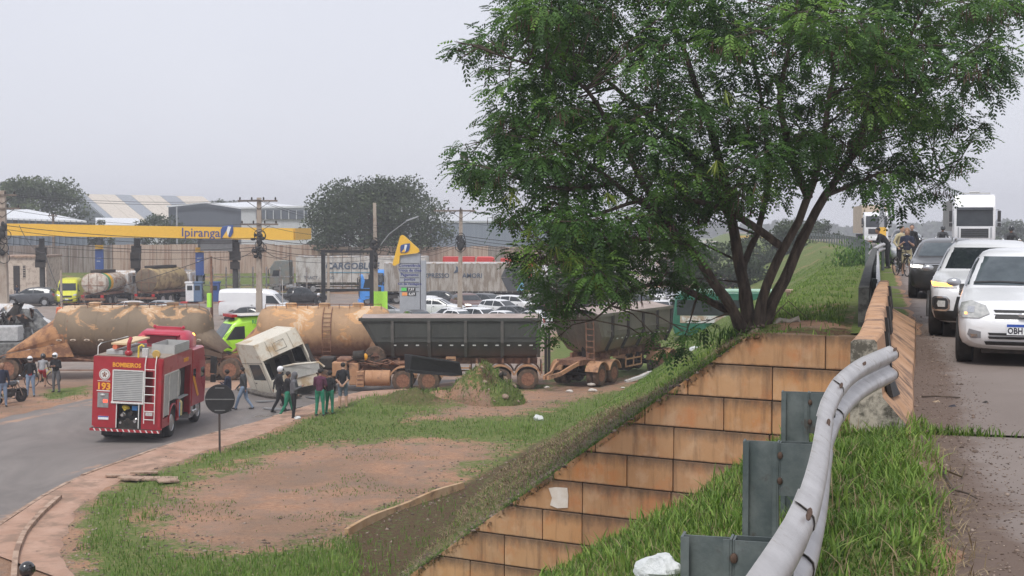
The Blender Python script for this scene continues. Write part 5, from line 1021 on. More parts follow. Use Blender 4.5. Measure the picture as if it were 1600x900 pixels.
# ------------------------------------------------------------ trucks
def truck_cab(root, paint, w_=2.5, z0=.75, h=2.95, L=2.2, x0=0.0, visor=True, grey_top=None, lowglass=None, decor=True, roofbar=False):
 """a cab-over cab whose front is at x0+L; added as parts of root"""
 P = M[paint] if isinstance(paint, str) else paint; hw = w_ / 2; T = z0 + h
 prof = [(0, z0 + .35), (L - .15, z0 - .1), (L - .02, z0 + .0), (L + .05, z0 + .35), (L + .04, z0 + .95), (L - .08, z0 + 2.2), (L - .22, z0 + 2.38), (L - .5, T - .08), (L - .8, T), (.1, T), (0, T - .15)]
 mb = MB(); rings = []
 for yy, ins in ((-hw, .06), (-hw + .07, 0), (hw - .07, 0), (hw, .06)):
  cxp = L / 2; czp = z0 + h / 2; rings.append([(x0 + cxp + (a - cxp) * (1 - ins / 1.1), yy, czp + (b - czp) * (1 - ins / 1.5)) for a, b in prof])
 mb.loft(rings); body = mb.build('cab', P, root, True, angle=28)
 mb = MB(); mb.add([(x0 + L + .055, -hw + .15, z0 + .98), (x0 + L + .055, hw - .15, z0 + .98), (x0 + L - .06, hw - .17, z0 + 2.16), (x0 + L - .06, -hw + .17, z0 + 2.16)], [(0, 1, 2, 3)]); mb.build('windscreen', M['glass'], root, False)
 if visor: mb = MB(); mb.add([(x0 + L - .07, -hw + .14, z0 + 2.12), (x0 + L - .07, hw - .14, z0 + 2.12), (x0 + L + .12, hw - .16, z0 + 1.98), (x0 + L + .12, -hw + .16, z0 + 1.98), (x0 + L - .07, -hw + .14, z0 + 2.16), (x0 + L - .07, hw - .14, z0 + 2.0), (x0 + L + .13, hw - .16, z0 + 2.02), (x0 + L + .13, -hw + .16, z0 + 2.02)], [(0, 1, 2, 3), (4, 5, 6, 7), (0, 1, 5, 4), (1, 2, 6, 5), (2, 3, 7, 6), (3, 0, 4, 7)]); mb.build('sun_visor', M['glass'], root, False)
 g = MB(); g.rng(x0 + L + .02, x0 + L + .06, -hw + .42, hw - .42, z0 + .25, z0 + .82); gg = g.build('grille', M['black'], root, False)
 for k in range(4): s_ = MB(); s_.rng(x0 + L + .055, x0 + L + .08, -hw + .46, hw - .46, z0 + .31 + k * .13, z0 + .345 + k * .13); s_.build('slat', M['grey'], gg, False)
 b = MB(); b.rng(x0 + L - .3, x0 + L + .12, -hw + .02, hw - .02, z0 - .42, z0 - .02); b.build('bumper', P, root, True, bevel=.05)
 for sg in (-1, 1):
  q = MB(); q.rng(x0 + L + .1, x0 + L + .14, sg * (hw - .16) - .16 * 0 - (.3 if sg > 0 else 0), sg * (hw - .16) + (.3 if sg < 0 else 0), z0 - .33, z0 - .12); q.build('headlight', M['lamp'], root, True, bevel=.01)
  q = MB(); q.add([(x0 + L - .25, sg * (hw + .004), z0 + 1.1), (x0 + L - .85 - .25, sg * (hw + .004), z0 + 1.1), (x0 + L - 1.1, sg * (hw + .004), z0 + 1.85), (x0 + L - .42, sg * (hw + .004), z0 + 1.85)], [(0, 1, 2, 3)]); q.build('door_window', M['glass'], root, False)
  q = MB(); q.bar((x0 + L - .12, sg * hw, z0 + 2.0), (x0 + L + .12, sg * (hw + .2), z0 + 2.0), .03); q.rng(x0 + L + .05, x0 + L + .15, sg * (hw + .2) - .1, sg * (hw + .2) + .1, z0 + 1.25, z0 + 1.95); q.rng(x0 + L + .05, x0 + L + .15, sg * (hw + .2) - .1, sg * (hw + .2) + .1, z0 + .95, z0 + 1.18); q.build('mirror', M['black'], root, False, bevel=.02)
  for k in range(3): q = MB(); q.rng(x0 + L - .9, x0 + L - .45, sg * hw - .02, sg * (hw + .02), z0 - .35 + k * .3, z0 - .30 + k * .3); q.build('step', M['black'], root, False)
 if roofbar: q = MB(); q.rng(x0 + L - .7, x0 + L - .6, -.95, .95, T + .02, T + .1); [q.ell((x0 + L - .6, y, T + .14), (.05, .07, .05), 8, 5) for y in (-.25, -.12, 0, .12, .25)]; q.build('roof_lamps', M['lamp'], root)
 return body
def chassis(root, x0, x1, z=.95, mat=None, w_=.85):
 mb = MB(); [mb.rng(x0, x1, s_ * w_ / 2 - .05, s_ * w_ / 2 + .05, z - .14, z + .12) for s_ in (-1, 1)]
 for x in np.arange(x0 + .5, x1, 1.3): mb.rng(x - .06, x + .06, -w_ / 2, w_ / 2, z - .1, z + .08)
 return mb.build('chassis', mat or M['under'], root, False)
def axle(root, x, r=.5, tyre=None, rim=None, dual=True, wy=1.02, z=None):
 for sg in (-1, 1): wheel(root, x, sg * wy, r, .28, tyre, rim, dual=.33 if dual else 0, spokes=0, z=z)
 mb = MB(); mb.tube([(x, -wy, r if z is None else z), (x, wy, r if z is None else z)], .07, 8); mb.build('axle', M['under'], root)
def curtain_trailer(label, loc, heading, L, top, floor, mat, skirt=None, name='lorry', cab=None, cat='lorry', wheelsx=None, rear_x=None):
 root = empty(name, loc, heading, label, cat); mb = MB(); n_ = max(6, int(L / 1.1)); W_ = 1.28
 xs_ = np.linspace(-L, 0, n_ * 3 + 1)
 mb.loft([[(x, -W_ + (.02 * (i % 3 == 0)), floor), (x, -W_ + (.02 * (i % 3 == 0)), top - .12), (x, -W_ + .06, top), (x, W_ - .06, top), (x, W_ - (.02 * (i % 3 == 0)), top - .12), (x, W_ - (.02 * (i % 3 == 0)), floor)] for i, x in enumerate(xs_)])
 mb.build('curtain_body', mat, root, True, angle=20); mb = MB(); mb.rng(-L - .01, .01, -W_ - .01, W_ + .01, top - .10, top + .03); mb.build('roof_rail', M['white_dirty'], root, False)
 mb = MB(); mb.rng(-L - .02, .02, -W_ - .015, W_ + .015, floor - .14, floor); mb.build('side_rail', M['under'], root, False); chassis(root, -L + .3, .2 if not cab else 3.6, floor - .35)
 mb = MB(); [mb.rng(x - .05, x + .05, sg * (W_ + .02) - .01, sg * (W_ + .02) + .01, floor - .1, floor - .05) for x in np.arange(-L + .3, 0, .55) for sg in (-1, 1)]; mb.build('reflector_row', M['lamp'], root, False)
 for x in (wheelsx or (-L + 1.2, -L + 2.5, -L + 3.8)): axle(root, x)
 mb = MB(); [mb.rng(-L + 5.3, -2.2, sg * 1.15 - .02, sg * 1.15 + .02, z, z + .1) for sg in (-1, 1) for z in (.55, .85)]; mb.build('side_guard', M['white_dirty'], root, False)
 if cab:
  truck_cab(root, cab, x0=.75, roofbar=False); axle(root, 2.2, dual=False, wy=1.1); axle(root, -.6); axle(root, -1.9)
  mb = MB(); [mb.tube([(.0, sg * 1.0, .75), (1.1, sg * 1.0, .75)], .32, 14) for sg in (-1, 1)]; mb.build('fuel_tank', M['silver'], root)
 return root
# white lorry on the upper road
t_ = empty('lorry', tuple(RW(5.95, 92, ROADZ - .05)), ROADH, 'white high cab lorry with dark visor towering over the cars on the upper road', 'lorry')
truck_cab(t_, 'white', z0=.85, h=3.0, roofbar=True); mb = MB(); mb.rng(-12, -.3, -1.28, 1.28, 1.5, 3.55); mb.build('curtain_body', pm('grey_curtain', (.20, .20, .19), (.28, .28, .27), 3, .7), t_, False); chassis(t_, -11, 2.1); axle(t_, 1.6, dual=False, wy=1.1); axle(t_, -1.2); axle(t_, -9)
mb = MB(); [mb.rng(2.1, 2.32, sg * .98 - .04, sg * .98 + .04, 1.1, 1.75) for sg in (-1, 1)]; mb.build('fog_panel', M['silver'], t_, False)
# far white and tan box lorry
t_ = empty('lorry', tuple(RW(edge_u(150) + 4.6, 150, ROADZ - .1)), ROADH + .09, 'distant lorry with a tan box body behind the lamp post', 'lorry'); truck_cab(t_, 'white', z0=.8, h=2.6, visor=False); mb = MB(); mb.rng(-13, -.3, -1.3, 1.3, 1.1, 4.15); mb.build('box_body', pm('tan_box_body', (.48, .38, .27), (.56, .46, .35), 2, .7), t_, False); chassis(t_, -12, 2); axle(t_, 1.5, dual=False); axle(t_, -9); axle(t_, -10.3)
# the two curtain side lorries across the yard
CUR1 = pm('grubby_white_curtain', (.50, .49, .46), (.58, .57, .54), 1.2, .75, dirt=(.34, .31, .27), damt=.42, dsc=1.5, stretch=(1, 1, .35)); CUR2 = pm('stained_grey_curtain', (.36, .33, .29), (.43, .40, .36), 1.0, .75, dirt=(.24, .20, .16), damt=.45, dsc=2.2, stretch=(1.5, 1, .25))
a = loc_d(465, 152); tr1 = curtain_trailer('long dirty white curtain side lorry with dark lettering, nose pointing left', a, math.pi, 14.8, 4.15, 1.25, CUR1, cab=pm('dull_grey_green_cab', (.17, .19, .18), (.22, .24, .23), 3, .5, dirt=(.25, .22, .18), damt=.4)); tr1.scale = (1, 1, 1.0)
text('CARGOBLUE', 1.02, pm('navy_lettering', (.05, .08, .12), (.09, .12, .17), 12, .6), tr1, (-6.3, 1.305, 3.05), (R(90), 0, R(180)), off=.03, sx=1.02, shear=.12)
text('TRACT - BUGO', .5, MATS['navy_lettering'], tr1, (-2.6, 1.305, 1.75), (R(90), 0, R(180)))
mb = MB(); mb.rng(-9.4, -3.4, 1.30, 1.315, 2.3, 2.4); mb.build('blue_stripe', pm('teal_stripe', (.10, .24, .32), None, 5, .6), tr1, False)
a = loc_d(820, 131); tr2 = curtain_trailer('long stained grey curtain side lorry with a dark arrow and white cab', a, 0, 13.6, 4.0, 1.25, CUR2, cab='white')
text('EXPRESSO', .62, MATS['navy_lettering'], tr2, (-8.7, -1.305, 2.75), (R(90), 0, 0), off=.008); text('CAMORI', .62, MATS['navy_lettering'], tr2, (-5.3, -1.305, 2.75), (R(90), 0, 0), off=.008)
mb = MB(); mb.prism([(-6.9, 3.0), (-6.45, 3.1), (-6.4, 3.5), (-6.7, 3.75), (-6.62, 3.4)], -1.315, -1.305); mb.build('emblem', MATS['navy_lettering'], tr2, False)
for poly, m_ in (([(-1.9, 3.55), (-.9, 3.55), (-.25, 2.66), (-2.3, 2.66)], M['grey']), ([(-2.3, 2.58), (-.25, 2.58), (-.9, 1.3), (-1.7, 1.3)], M['grey']), ([(-.8, 3.55), (-.02, 3.7), (-.02, 1.3), (-.8, 1.3), (-.15, 2.62)], pm('sky_blue_panel', (.18, .42, .58), None, 4, .6))): mb = MB(); mb.prism(poly, -1.32, -1.3); mb.build('arrow_panel', m_, tr2, False)
# blue tractor with orange box behind the billboard posts
t_ = empty('lorry', loc_d(620, 133), R(215), 'bright blue lorry cab with an orange load box behind the price totem', 'lorry'); BLU = pm('bright_blue_paint', (.05, .26, .72), (.08, .32, .80), 4, .45); truck_cab(t_, BLU, x0=0, z0=.8, h=2.45, visor=True); mb = MB(); mb.rng(-4.5, -.2, -1.25, 1.25, 1.3, 3.5); mb.build('box_body', pm('orange_box', (.72, .20, .07), (.78, .26, .10), 4, .6), t_, False); chassis(t_, -4.4, 2); axle(t_, 1.5, dual=False); axle(t_, -2.6)
t_ = empty('lorry', loc_d(588, 128), R(190), 'low blue lorry front poking out left of the billboard post', 'lorry'); truck_cab(t_, BLU, x0=0, z0=.6, h=1.6, L=1.6, visor=False); chassis(t_, -2, 1.4, .8); axle(t_, .9, dual=False)
t_ = empty('lorry', loc_d(745, 141), 0, 'red and black lorry top showing over the stained grey curtain lorry', 'lorry'); truck_cab(t_, pm('bright_red_cab', (.55, .035, .03), (.62, .06, .05), 5, .4), x0=0, z0=1.0, h=3.35, L=2.3); mb = MB(); mb.rng(-3.5, -.2, -1.25, 1.25, 2.2, 4.35); mb.rng(2.5, 6.0, -1.2, 1.2, 2.2, 4.2); mb.build('load', MATS['bright_red_cab'], t_, False); chassis(t_, -4, 6); axle(t_, 1.5, dual=False); axle(t_, -2)
# tanker trucks under the canopy
def tanker(label, loc, heading, R_, L, tz, mat, endmat, cabm, band=None, tilt=0, dark_end=False):
 root = empty('tanker_truck', loc, heading, label, 'tanker truck'); sy, sz = 1.22, R_; n = 24
 def ring(x, k): return [(x, math.cos(2 * math.pi * i / n) * sy * k, tz + math.copysign(abs(math.sin(2 * math.pi * i / n)) ** .85, math.sin(2 * math.pi * i / n)) * sz * k) for i in range(n)]
 mb = MB(); mb.loft([ring(x, k) for x, k in ((-L, .97), (-L + .05, 1.0), (-.06, 1.0), (0, .97))]); mb.build('tank', mat, root, True)
 mb = MB(); mb.loft([ring(x, k) for x, k in ((-L - .16, .5), (-L - .10, .8), (-L - .001, .965))]); e_ = mb.build('tank_end', endmat, root, True); mb = MB(); [mb.rng(-L - .2, -L - .17, y - .02, y + .02, tz - sz * .9, tz + sz * .95) for y in (-.42, .42)]; mb.rng(-L - .2, -L - .1, -1.18, 1.18, tz - .22, tz - .18); mb.build('end_ribs', M['chassis'], e_, False)
 if band:
  for x0, x1, m_ in band: mb = MB(); mb.loft([ring(x0, 1.012), ring(x0 + .001, 1.014), ring(x1, 1.014), ring(x1 + .001, 1.012)]); mb.build('colour_band', m_, root, True)
 mb = MB(); mb.rng(-L + .5, -.8, -.5, .5, tz + sz - .02, tz + sz + .22); mb.build('walkway', M['under'], root, False); chassis(root, -L - .2, 2.6, .95); mb = MB(); mb.rng(-L - .3, -L - .1, -1.2, 1.2, .55, .75); mb.rng(-L + .2, -.4, -1.15, 1.15, tz - sz - .12, tz - sz + .1); mb.build('tank_bed', M['chassis'], root, False)
 for y in (-.95, .95): mb = MB(); mb.rng(-L - .32, -L - .28, y - .16, y + .16, .8, 1.05); mb.build('tail_light', M['lamp_red'], root, False)
 truck_cab(root, 'white_dirty', x0=.4, z0=.75, h=2.2, visor=False); axle(root, 1.6, dual=False); axle(root, -L + 1.1); axle(root, -L + 2.4); return root
CRM = pm('cream_tank_paint', (.52, .47, .40), (.60, .55, .48), 2, .5, dirt=(.36, .24, .18), damt=.42); YT = pm('dusty_yellow_tank', (.42, .31, .15), (.50, .38, .20), 1.5, .6, dirt=(.24, .17, .10), damt=.45, dsc=1.5)
tanker('white fuel tanker with green and yellow bands seen from behind under the canopy', loc_d(178, 131.5), R(84), .98, 4.9, 2.15, CRM, CRM, 'white', [(-4.2, -3.7, pm('green_band', (.04, .22, .10), None, 4, .5)), (-3.7, -3.1, pm('yellow_band', (.70, .38, .05), None, 4, .5))])
tanker('dusty yellow tanker with a dark tapered end parked ahead of the banded one', loc_d(276, 134), R(72), 1.15, 5.4, 2.35, YT, pm('dark_tank_end', (.12, .09, .06), (.18, .13, .08), 3, .7), 'white')
# neon yellow rescue van beneath the canopy
NEON = pm('neon_yellow_green_paint', (.50, .66, .03), (.56, .72, .05), 3, .35, coat=.4); M['neon'] = pm('acid_yellow_paint', (.60, .60, .04), (.66, .66, .06), 3, .4); M['neon2'] = pm('neon_green_lime_paint', (.42, .80, .04), (.46, .85, .06), 3, .35, coat=.3)
car('neon yellow rescue van with dark windscreen parked beside the banded tanker', 'neon', 'van', loc_d(108, 130), R(-78), 'van', None, 'rescue_van')
# ------------------------------------------------------------ parked and queueing cars in the yard
def pk(label, paint, kind, px, d, hd, **kw): return car(label, paint, kind, loc_d(px, d), R(hd), group=kw.pop('group', None), **kw)
pk('dark grey estate car parked at the left of the yard by the guard post', 'grey', 'suv', 48, 127, 184, scale=1.12)
pk('white hatchback parked left of the pale car behind the tank trailer', 'white_dirty', 'hatch', 195, 110, 160)
pk('white small car tucked between two others just behind the tank trailer', 'white_dirty', 'hatch', 212, 104, 30)
pk('silver hatchback right of the white one behind the tank trailer', 'silver', 'hatch', 242, 111, 170)
pk('dark blue grey saloon low behind the tank trailer rail', 'grey', 'sedan', 258, 108, 172)
pk('white pick up roof just showing over the tank trailer', 'white', 'pickup', 258, 99, 168)
pk('dark car whose roof shows right of the white pick up', 'blackcar', 'sedan', 283, 101, 172)
pk('white high roof cargo van parked side-on in front of the concrete pole', 'white', 'van', 402, 108.5, -4, cat='van', name='cargo_van')
pk('black hatchback parked in front of the white cargo van', 'blackcar', 'sedan', 398, 102, -6)
pk('grey car roof just behind the lime ambulance', 'grey', 'sedan', 380, 93, -60, glass='glass_lt')
pk('black pick up with lit tail lamps driving away across the yard', 'blackcar', 'pickup', 467, 128, 30, cat='pickup', name='pickup', swap={'tail_light': 'lamp_red_on'})
pk('silver saloon beside the billboard post behind the tanker', 'silver', 'sedan', 602, 107, 4)
rowc = 'cars queueing beyond the dump trailer'
pk('upper white hatchback of the two stacked beside the totem', 'white', 'hatch', 680, 118, -12, group=rowc); pk('lower long white crossover right of the price totem', 'white', 'suv', 685, 110, -8, group=rowc, scale=1.08)
pk('black crossover roof behind the white ones near the tall pole', 'blackcar', 'suv', 697, 124, -18, group=rowc)
pk('brown red four wheel drive with a lit headlamp right of the tall pole', 'maroon', 'suv', 732, 114, -70, group=rowc, swap={'headlight': 'lamp_on', 'grille': 'chrome'}, scale=1.15)
pk('dark crossover squeezed behind the white double cab', 'grey', 'suv', 765, 119, -40, group=rowc); pk('white crossover angled right at the end of the grey lorry', 'white', 'suv', 808, 116, -25, group=rowc)
pk('white double cab pick up right of the brown red car', 'white', 'suv', 785, 109, -40, group=rowc, cat='pickup', name='pickup'); pk('small grey white car just left of the double cab behind the trailer rim', 'white', 'sedan', 713, 101, -35, group=rowc)
pk('white pick up with its windscreen over the trailer rim, left one', 'white', 'hatch', 722, 98, -50, group=rowc, glass='glass_lt'); pk('white car with an open dark side window over the trailer rim', 'white', 'suv', 756, 98, -48, group=rowc)
pk('pale car low over the trailer rim right of centre', 'white', 'sedan', 792, 97, -35, group=rowc, glass='glass_lt'); pk('white car tail by the hanging leaves over the trailer rim', 'white', 'hatch', 828, 98, 140, group=rowc)
pk('dull red car beside the hanging leaves', 'redcar', 'sedan', 836, 106, 155, group=rowc, swap={'tail_light': 'lamp_red_on'}); pk('dark saloon between the pale cars near the leaves', 'grey', 'sedan', 806, 103, -40, group=rowc)
pk('old khaki jeep like car with black trim behind the dump trailer corner', 'grey', 'suv', 655, 95, -70, glass='glass_lt')
qc = 'cars queueing on the road behind the big tree'
for i, (px, d, hd, pt, kd, lit, lab) in enumerate(((985, 92, -100, 'white', 'hatch', 0, 'white hatchback seen under the leaves just above the second trailer'), (1012, 102, -98, 'silver', 'sedan', 1, 'silver car with lit lamps under the leaves'), (1034, 108, -98, 'white', 'suv', 1, 'white crossover with lit lamps in the queue under the leaves'), (1055, 112, -96, 'white', 'hatch', 0, 'white hatchback at the right end of the queue under the leaves'),
 (965, 104, -100, 'white', 'sedan', 0, 'white saloon at the left end of the queue under the leaves'), (1000, 118, -98, 'grey', 'suv', 0, 'dark crossover further back in the queue under the leaves'), (1025, 126, -98, 'white', 'pickup', 0, 'white pick up far back in the queue under the leaves'), (1048, 134, -97, 'silver', 'sedan', 1, 'silver saloon far back with lit lamps'), (1085, 128, -96, 'white', 'hatch', 1, 'white hatchback seen left of the tree trunks with lit lamps'), (1130, 150, -95, 'white', 'suv', 1, 'white crossover with dazzling lamps seen between the trunks'), (935, 112, -100, 'redcar', 'hatch', 0, 'red hatchback glimpsed through the leaves'), (900, 108, -100, 'white', 'suv', 0, 'white crossover glimpsed through dense leaves'), (1190, 170, -95, 'grey', 'sedan', 1, 'grey saloon with lit lamps far beyond the green bus'))):
 pk(lab, pt, kd, px, d, hd, group=qc, swap={'headlight': 'lamp_on'} if lit else {}, name='queueing_car')
# green bus behind the tree
t_ = empty('bus', loc_d(1190, 88), R(176), 'green and white coach with dark windows behind the trunks of the big tree', 'bus'); GRN = pm('green_bus_paint', (.012, .12, .075), (.02, .16, .10), 3, .35, coat=.4)
mb = MB(); Lb = 11.5; pr = [(-Lb / 2, .4), (Lb / 2 - .1, .4), (Lb / 2 + .1, 1.2), (Lb / 2 - .1, 2.9), (Lb / 2 - .5, 3.25), (-Lb / 2 + .2, 3.25), (-Lb / 2, 3.0)]; mb.prism(pr, -1.25, 1.25); mb.build('body', GRN, t_, True, bevel=.08)
mb = MB(); [mb.rng(-Lb / 2 + .3, Lb / 2 - .2, sg * 1.255 - .01, sg * 1.255 + .01, 1.75, 2.75) for sg in (-1, 1)]; mb.build('window_band', M['glass'], t_, False); mb = MB(); mb.rng(Lb / 2 - .2, Lb / 2 + .14, -1.1, 1.1, 1.5, 2.7); mb.build('windscreen', M['glass'], t_, False)
mb = MB(); [mb.rng(-Lb / 2 + .1, Lb / 2 - .4, sg * 1.26 - .01, sg * 1.26 + .01, 1.25, 1.72) for sg in (-1, 1)]; mb.build('white_panel', M['white_dirty'], t_, False); mb = MB(); mb.rng(-Lb / 2 + .1, Lb / 2 - .5, -1.2, 1.2, 3.26, 3.36); mb.build('roof_panel', pm('pale_green_roof', (.30, .48, .36), None, 4, .5), t_, False)
for x in (3.4, -3.2): [wheel(t_, x, sg * 1.1, .48, .28, spokes=0) for sg in (-1, 1)]
# ------------------------------------------------------------ fire engine seen from behind
RED = pm('fire_engine_red', (.33, .012, .022), (.40, .018, .03), 2, .35, coat=.4, dirt=(.26, .05, .05), damt=.25, dsc=2); PINKR = pm('faded_pink_red_cab', (.42, .025, .055), (.50, .04, .075), 2, .4, coat=.3)
SHUT = pm('grey_roller_shutter', (.42, .43, .43), (.50, .51, .50), 3, .5, .2); STRIPM = pm('white_reflective', (.62, .62, .60), None, 12, .45); GOLD = pm('golden_lettering', (.80, .36, .03), (.85, .42, .04), 8, .5)
fp = G(197, 692); FT = empty('fire_engine', (fp.x, fp.y, 0), R(90) - R(1.0), 'red fire engine with grey shutters, rear ladder and open side locker on the curved road', 'fire engine')
# local: x forward, y left; rear face at x=0
fb = empty('body_group', (0, 0, 0)); bpy.data.objects.remove(fb)
RB = Matrix.Rotation(R(2.6), 4, 'X')
def fbuild(mb, name, mat, par=FT, **kw): mb.v = [tuple(RB @ Vector(v)) for v in mb.v]; return mb.build(name, mat, par, **kw)
mb = MB(); mb.rng(0.0, 3.9, -1.22, -1.16, .62, 2.98); mb.rng(0, 3.9, 1.16, 1.22, .5, 2.98)
mb = MB()
# body shell as panels so that the open lockers are real openings
for y0, y1, z0, z1 in ((-1.22, 1.22, 2.55, 2.98), (-1.22, 0 - .72 + 0, 1.42, 2.55), ): pass
shell = MB()
shell.rng(0, 3.9, -1.22, 1.22, 2.90, 2.98); shell.rng(3.82, 3.9, -1.22, 1.22, .6, 2.9); shell.rng(0, 3.9, 1.16, 1.22, .55, 2.9); shell.rng(.0, .06, -1.22, 1.16, 2.52, 2.9); shell.rng(0, .06, .52, 1.16, .5, 2.52); shell.rng(0, .06, -1.22, -.86, .5, 2.52); shell.rng(0, .06, -.50 - .36, .52, 1.36, 1.44); shell.rng(0, .06, -.50, -.86, .5, 1.36)
shell.rng(0, .06, .38, .52, .5, 1.36); shell.rng(.5, .56, -1.16, 1.16, .6, 2.9)
shell.rng(0, 3.9, -1.22, -1.16, 2.42, 2.9); shell.rng(0, .14, -1.22, -1.16, .55, 2.42); shell.rng(.14, 1.0, -1.22, -1.16, .55, .85); shell.rng(1.95, 2.25, -1.22, -1.16, .55, 1.3); shell.rng(3.75, 3.9, -1.22, -1.16, .55, 2.42)
fbuild(shell, 'body', RED, smooth=False)
for x0, x1, z0, z1 in ((.18, .80, .92, 2.38), (.86, 1.98, 1.38, 2.38)):
 s_ = MB(); z = z0
 while z < z1 - .02: s_.add([(x, y, zz) for x in (x0, x1) for y, zz in ((-1.19, z), (-1.205, z + .01), (-1.205, z + .05), (-1.19, z + .058))], [(0, 1, 5, 4), (1, 2, 6, 5), (2, 3, 7, 6)]); z += .058
 sh = fbuild(s_, 'side_shutter', SHUT, smooth=False); f_ = MB(); f_.rng(x0 - .04, x0, -1.235, -1.2, z0, z1 + .04); f_.rng(x1, x1 + .04, -1.235, -1.2, z0, z1 + .04); f_.rng(x0, x1, -1.235, -1.2, z1, z1 + .04); fbuild(f_, 'frame', STRIPM, sh, smooth=False)
s_ = MB(); z = 1.46
while z < 2.5: s_.add([(x, y, zz) for y in (-.52, .50) for x, zz in ((.02, z), (-.012, z + .012), (-.012, z + .055), (.02, z + .064))], [(0, 1, 5, 4), (1, 2, 6, 5), (2, 3, 7, 6)]); z += .064
s_.v = [(v[0], v[1], v[2]) for v in s_.v]; sh = fbuild(s_, 'rear_shutter', SHUT, smooth=False); f_ = MB(); f_.rng(-.03, .0, -.56, -.52, 1.42, 2.53); f_.rng(-.03, .0, .50, .54, 1.42, 2.53); f_.rng(-.03, 0, -.52, .50, 2.50, 2.53); f_.rng(-.05, 0, -.56, .56, 1.37, 1.43); fbuild(f_, 'frame', STRIPM, sh, smooth=False)
fm = MB(); fm.rng(-.02, .01, -.42, -.39, .52, 1.36); fm.rng(-.02, .01, .355, .385, .52, 1.36); fbuild(fm, 'pump_frame', STRIPM, smooth=False)
pm_ = MB(); pm_.rng(.3, .32, -.8, .38, .5, 1.36); pp_ = fbuild(pm_, 'pump_bay', M['black'], smooth=False)
for (y, z, r_, m_) in ((.2, .95, .09, 'chrome'), (-.1, 1.02, .10, 'under'), (-.25, .75, .09, 'chrome'), (.05, .72, .11, 'under'), (.25, .68, .07, 'chrome')): q = MB(); q.lathe([(.01, -.02), (r_, -.02), (r_, .03), (r_ * .7, .05), (r_ * .6, .16), (.01, .16)], 14, 'x', (.16, y, z)); q.v = [(2 * .2 - v[0], v[1], v[2]) for v in q.v]; fbuild(q, 'pump_outlet', M[m_], pp_)
q = MB(); q.ell((.15, .08, 1.22), (.1, .14, .07), 9, 6, (.3, 0, .5)); q.tube([(.12, 0, 1.22), (.1, .12, 1.12), (.12, .2, 1.24)], .03, 6); fbuild(q, 'yellow_hose', pm('yellow_hose', (.65, .50, .05), None, 8, .6), pp_)
q = MB(); q.rng(.1, .2, -.33, -.14, 1.13, 1.28); fbuild(q, 'blue_valve', pm('blue_valve', (.03, .18, .45), None, 8, .5), pp_)
def ftext(body, size, mat, loc, rot, **kw): loc = RB @ Vector(loc); return text(body, size, mat, FT, loc, rot, **kw)
RR = (R(90) + R(2.6), 0, R(-90))
RR = (RB @ Euler((R(90), 0, R(-90))).to_matrix().to_4x4()).to_euler()
ftext('BOMBEIROS', .21, GOLD, (-.006, .06, 2.70), RR, off=.007, sx=.88); ftext('193', .33, GOLD, (-.006, .84, 1.93), RR, off=.012, sx=1.0); ftext('BOMBEIROS', .20, GOLD, (3.0, -1.226, 2.66), (RB @ Euler((R(90), 0, 0)).to_matrix().to_4x4()).to_euler(), off=.005, sx=.62)
q = MB(); q.lathe([(.01, -.012), (.19, -.012), (.195, .0)], 28, 'x', (0, .82, 2.35)); em = fbuild(q, 'emblem', STRIPM)
for r0 in (.165,): q = MB(); q.lathe([(.150, -.0125), (.150, -.0165), (.168, -.0165), (.168, -.0125)], 28, 'x', (0, .82, 2.35)); fbuild(q, 'emblem_ring', pm('emblem_brown', (.22, .10, .07), None, 8, .6), em)
for k in range(5): an = R(90 + 72 * k); q = MB(); q.ell((-.014, .82 + math.cos(an) * .06, 2.35 + math.sin(an) * .07), (.004, .028, .034), 7, 5); fbuild(q, 'emblem_flame', MATS['emblem_brown'], em)
q = MB(); q.ell((-.015, .82, 2.34), (.004, .03, .05), 8, 6); fbuild(q, 'emblem_centre', MATS['emblem_brown'], em)
q = MB(); q.rng(-.008, 0, .62, 1.06, 2.115, 2.135); q.rng(-.008, 0, .62, 1.08, 1.765, 1.80); fbuild(q, 'stripe', STRIPM, smooth=False)
q = MB(); q.rng(-.02, 0, .66, 1.04, 1.20, 1.72); lp_ = fbuild(q, 'lamp_panel', pm('grey_lamp_panel', (.22, .22, .22), (.3, .3, .3), 6, .4), smooth=False); q = MB(); q.ell((-.03, .86, 1.64), (.02, .09, .04), 10, 6); fbuild(q, 'work_lamp', M['lamp'], lp_)
for y in (.70, .78): q = MB(); q.rng(-.035, -.02, y, y + .05, 1.38, 1.48); fbuild(q, 'tail_lamp', M['lamp_red_on'], lp_, smooth=False)
q = MB(); q.rng(-.02, -.0, .64, 1.0, .78, .90); pl_ = fbuild(q, 'licence_plate', M['plate'], smooth=False); q = MB(); q.rng(-.022, -.019, .64, 1.0, .865, .90); fbuild(q, 'blue_band', M['plate_blue'], pl_, smooth=False)
q = MB(); q.rng(-.22, .05, -1.22, 1.22, .42, .50); bp_ = fbuild(q, 'rear_step', M['under'], smooth=False)
for k in range(24): y0 = -1.2 + k * .1; q = MB(); q.add([(-.225, y0, .415), (-.225, y0 + .05, .415), (-.225, y0 + .1, .505), (-.225, y0 + .05, .505)], [(0, 1, 2, 3)]); fbuild(q, 'white_stripe' if k % 2 == 0 else 'red_stripe', STRIPM if k % 2 == 0 else RED, bp_, smooth=False) if k % 2 == 0 else None
q = MB(); q.rng(-.221, -.215, -1.22, 1.22, .415, .505); fbuild(q, 'stripe_board', RED, bp_, smooth=False)
q = MB(); [q.tube([(-.12, y, .72), (-.14, y, 2.75), (-.02, y, 3.06)], .018, 6) for y in (-1.02 + .04, -.62)]; ld = fbuild(q, 'ladder', STRIPM)
for z in np.arange(.86, 2.75, .29): q = MB(); q.tube([(-.13, -.98, z), (-.13, -.62, z)], .016, 6); fbuild(q, 'rung', STRIPM, ld)
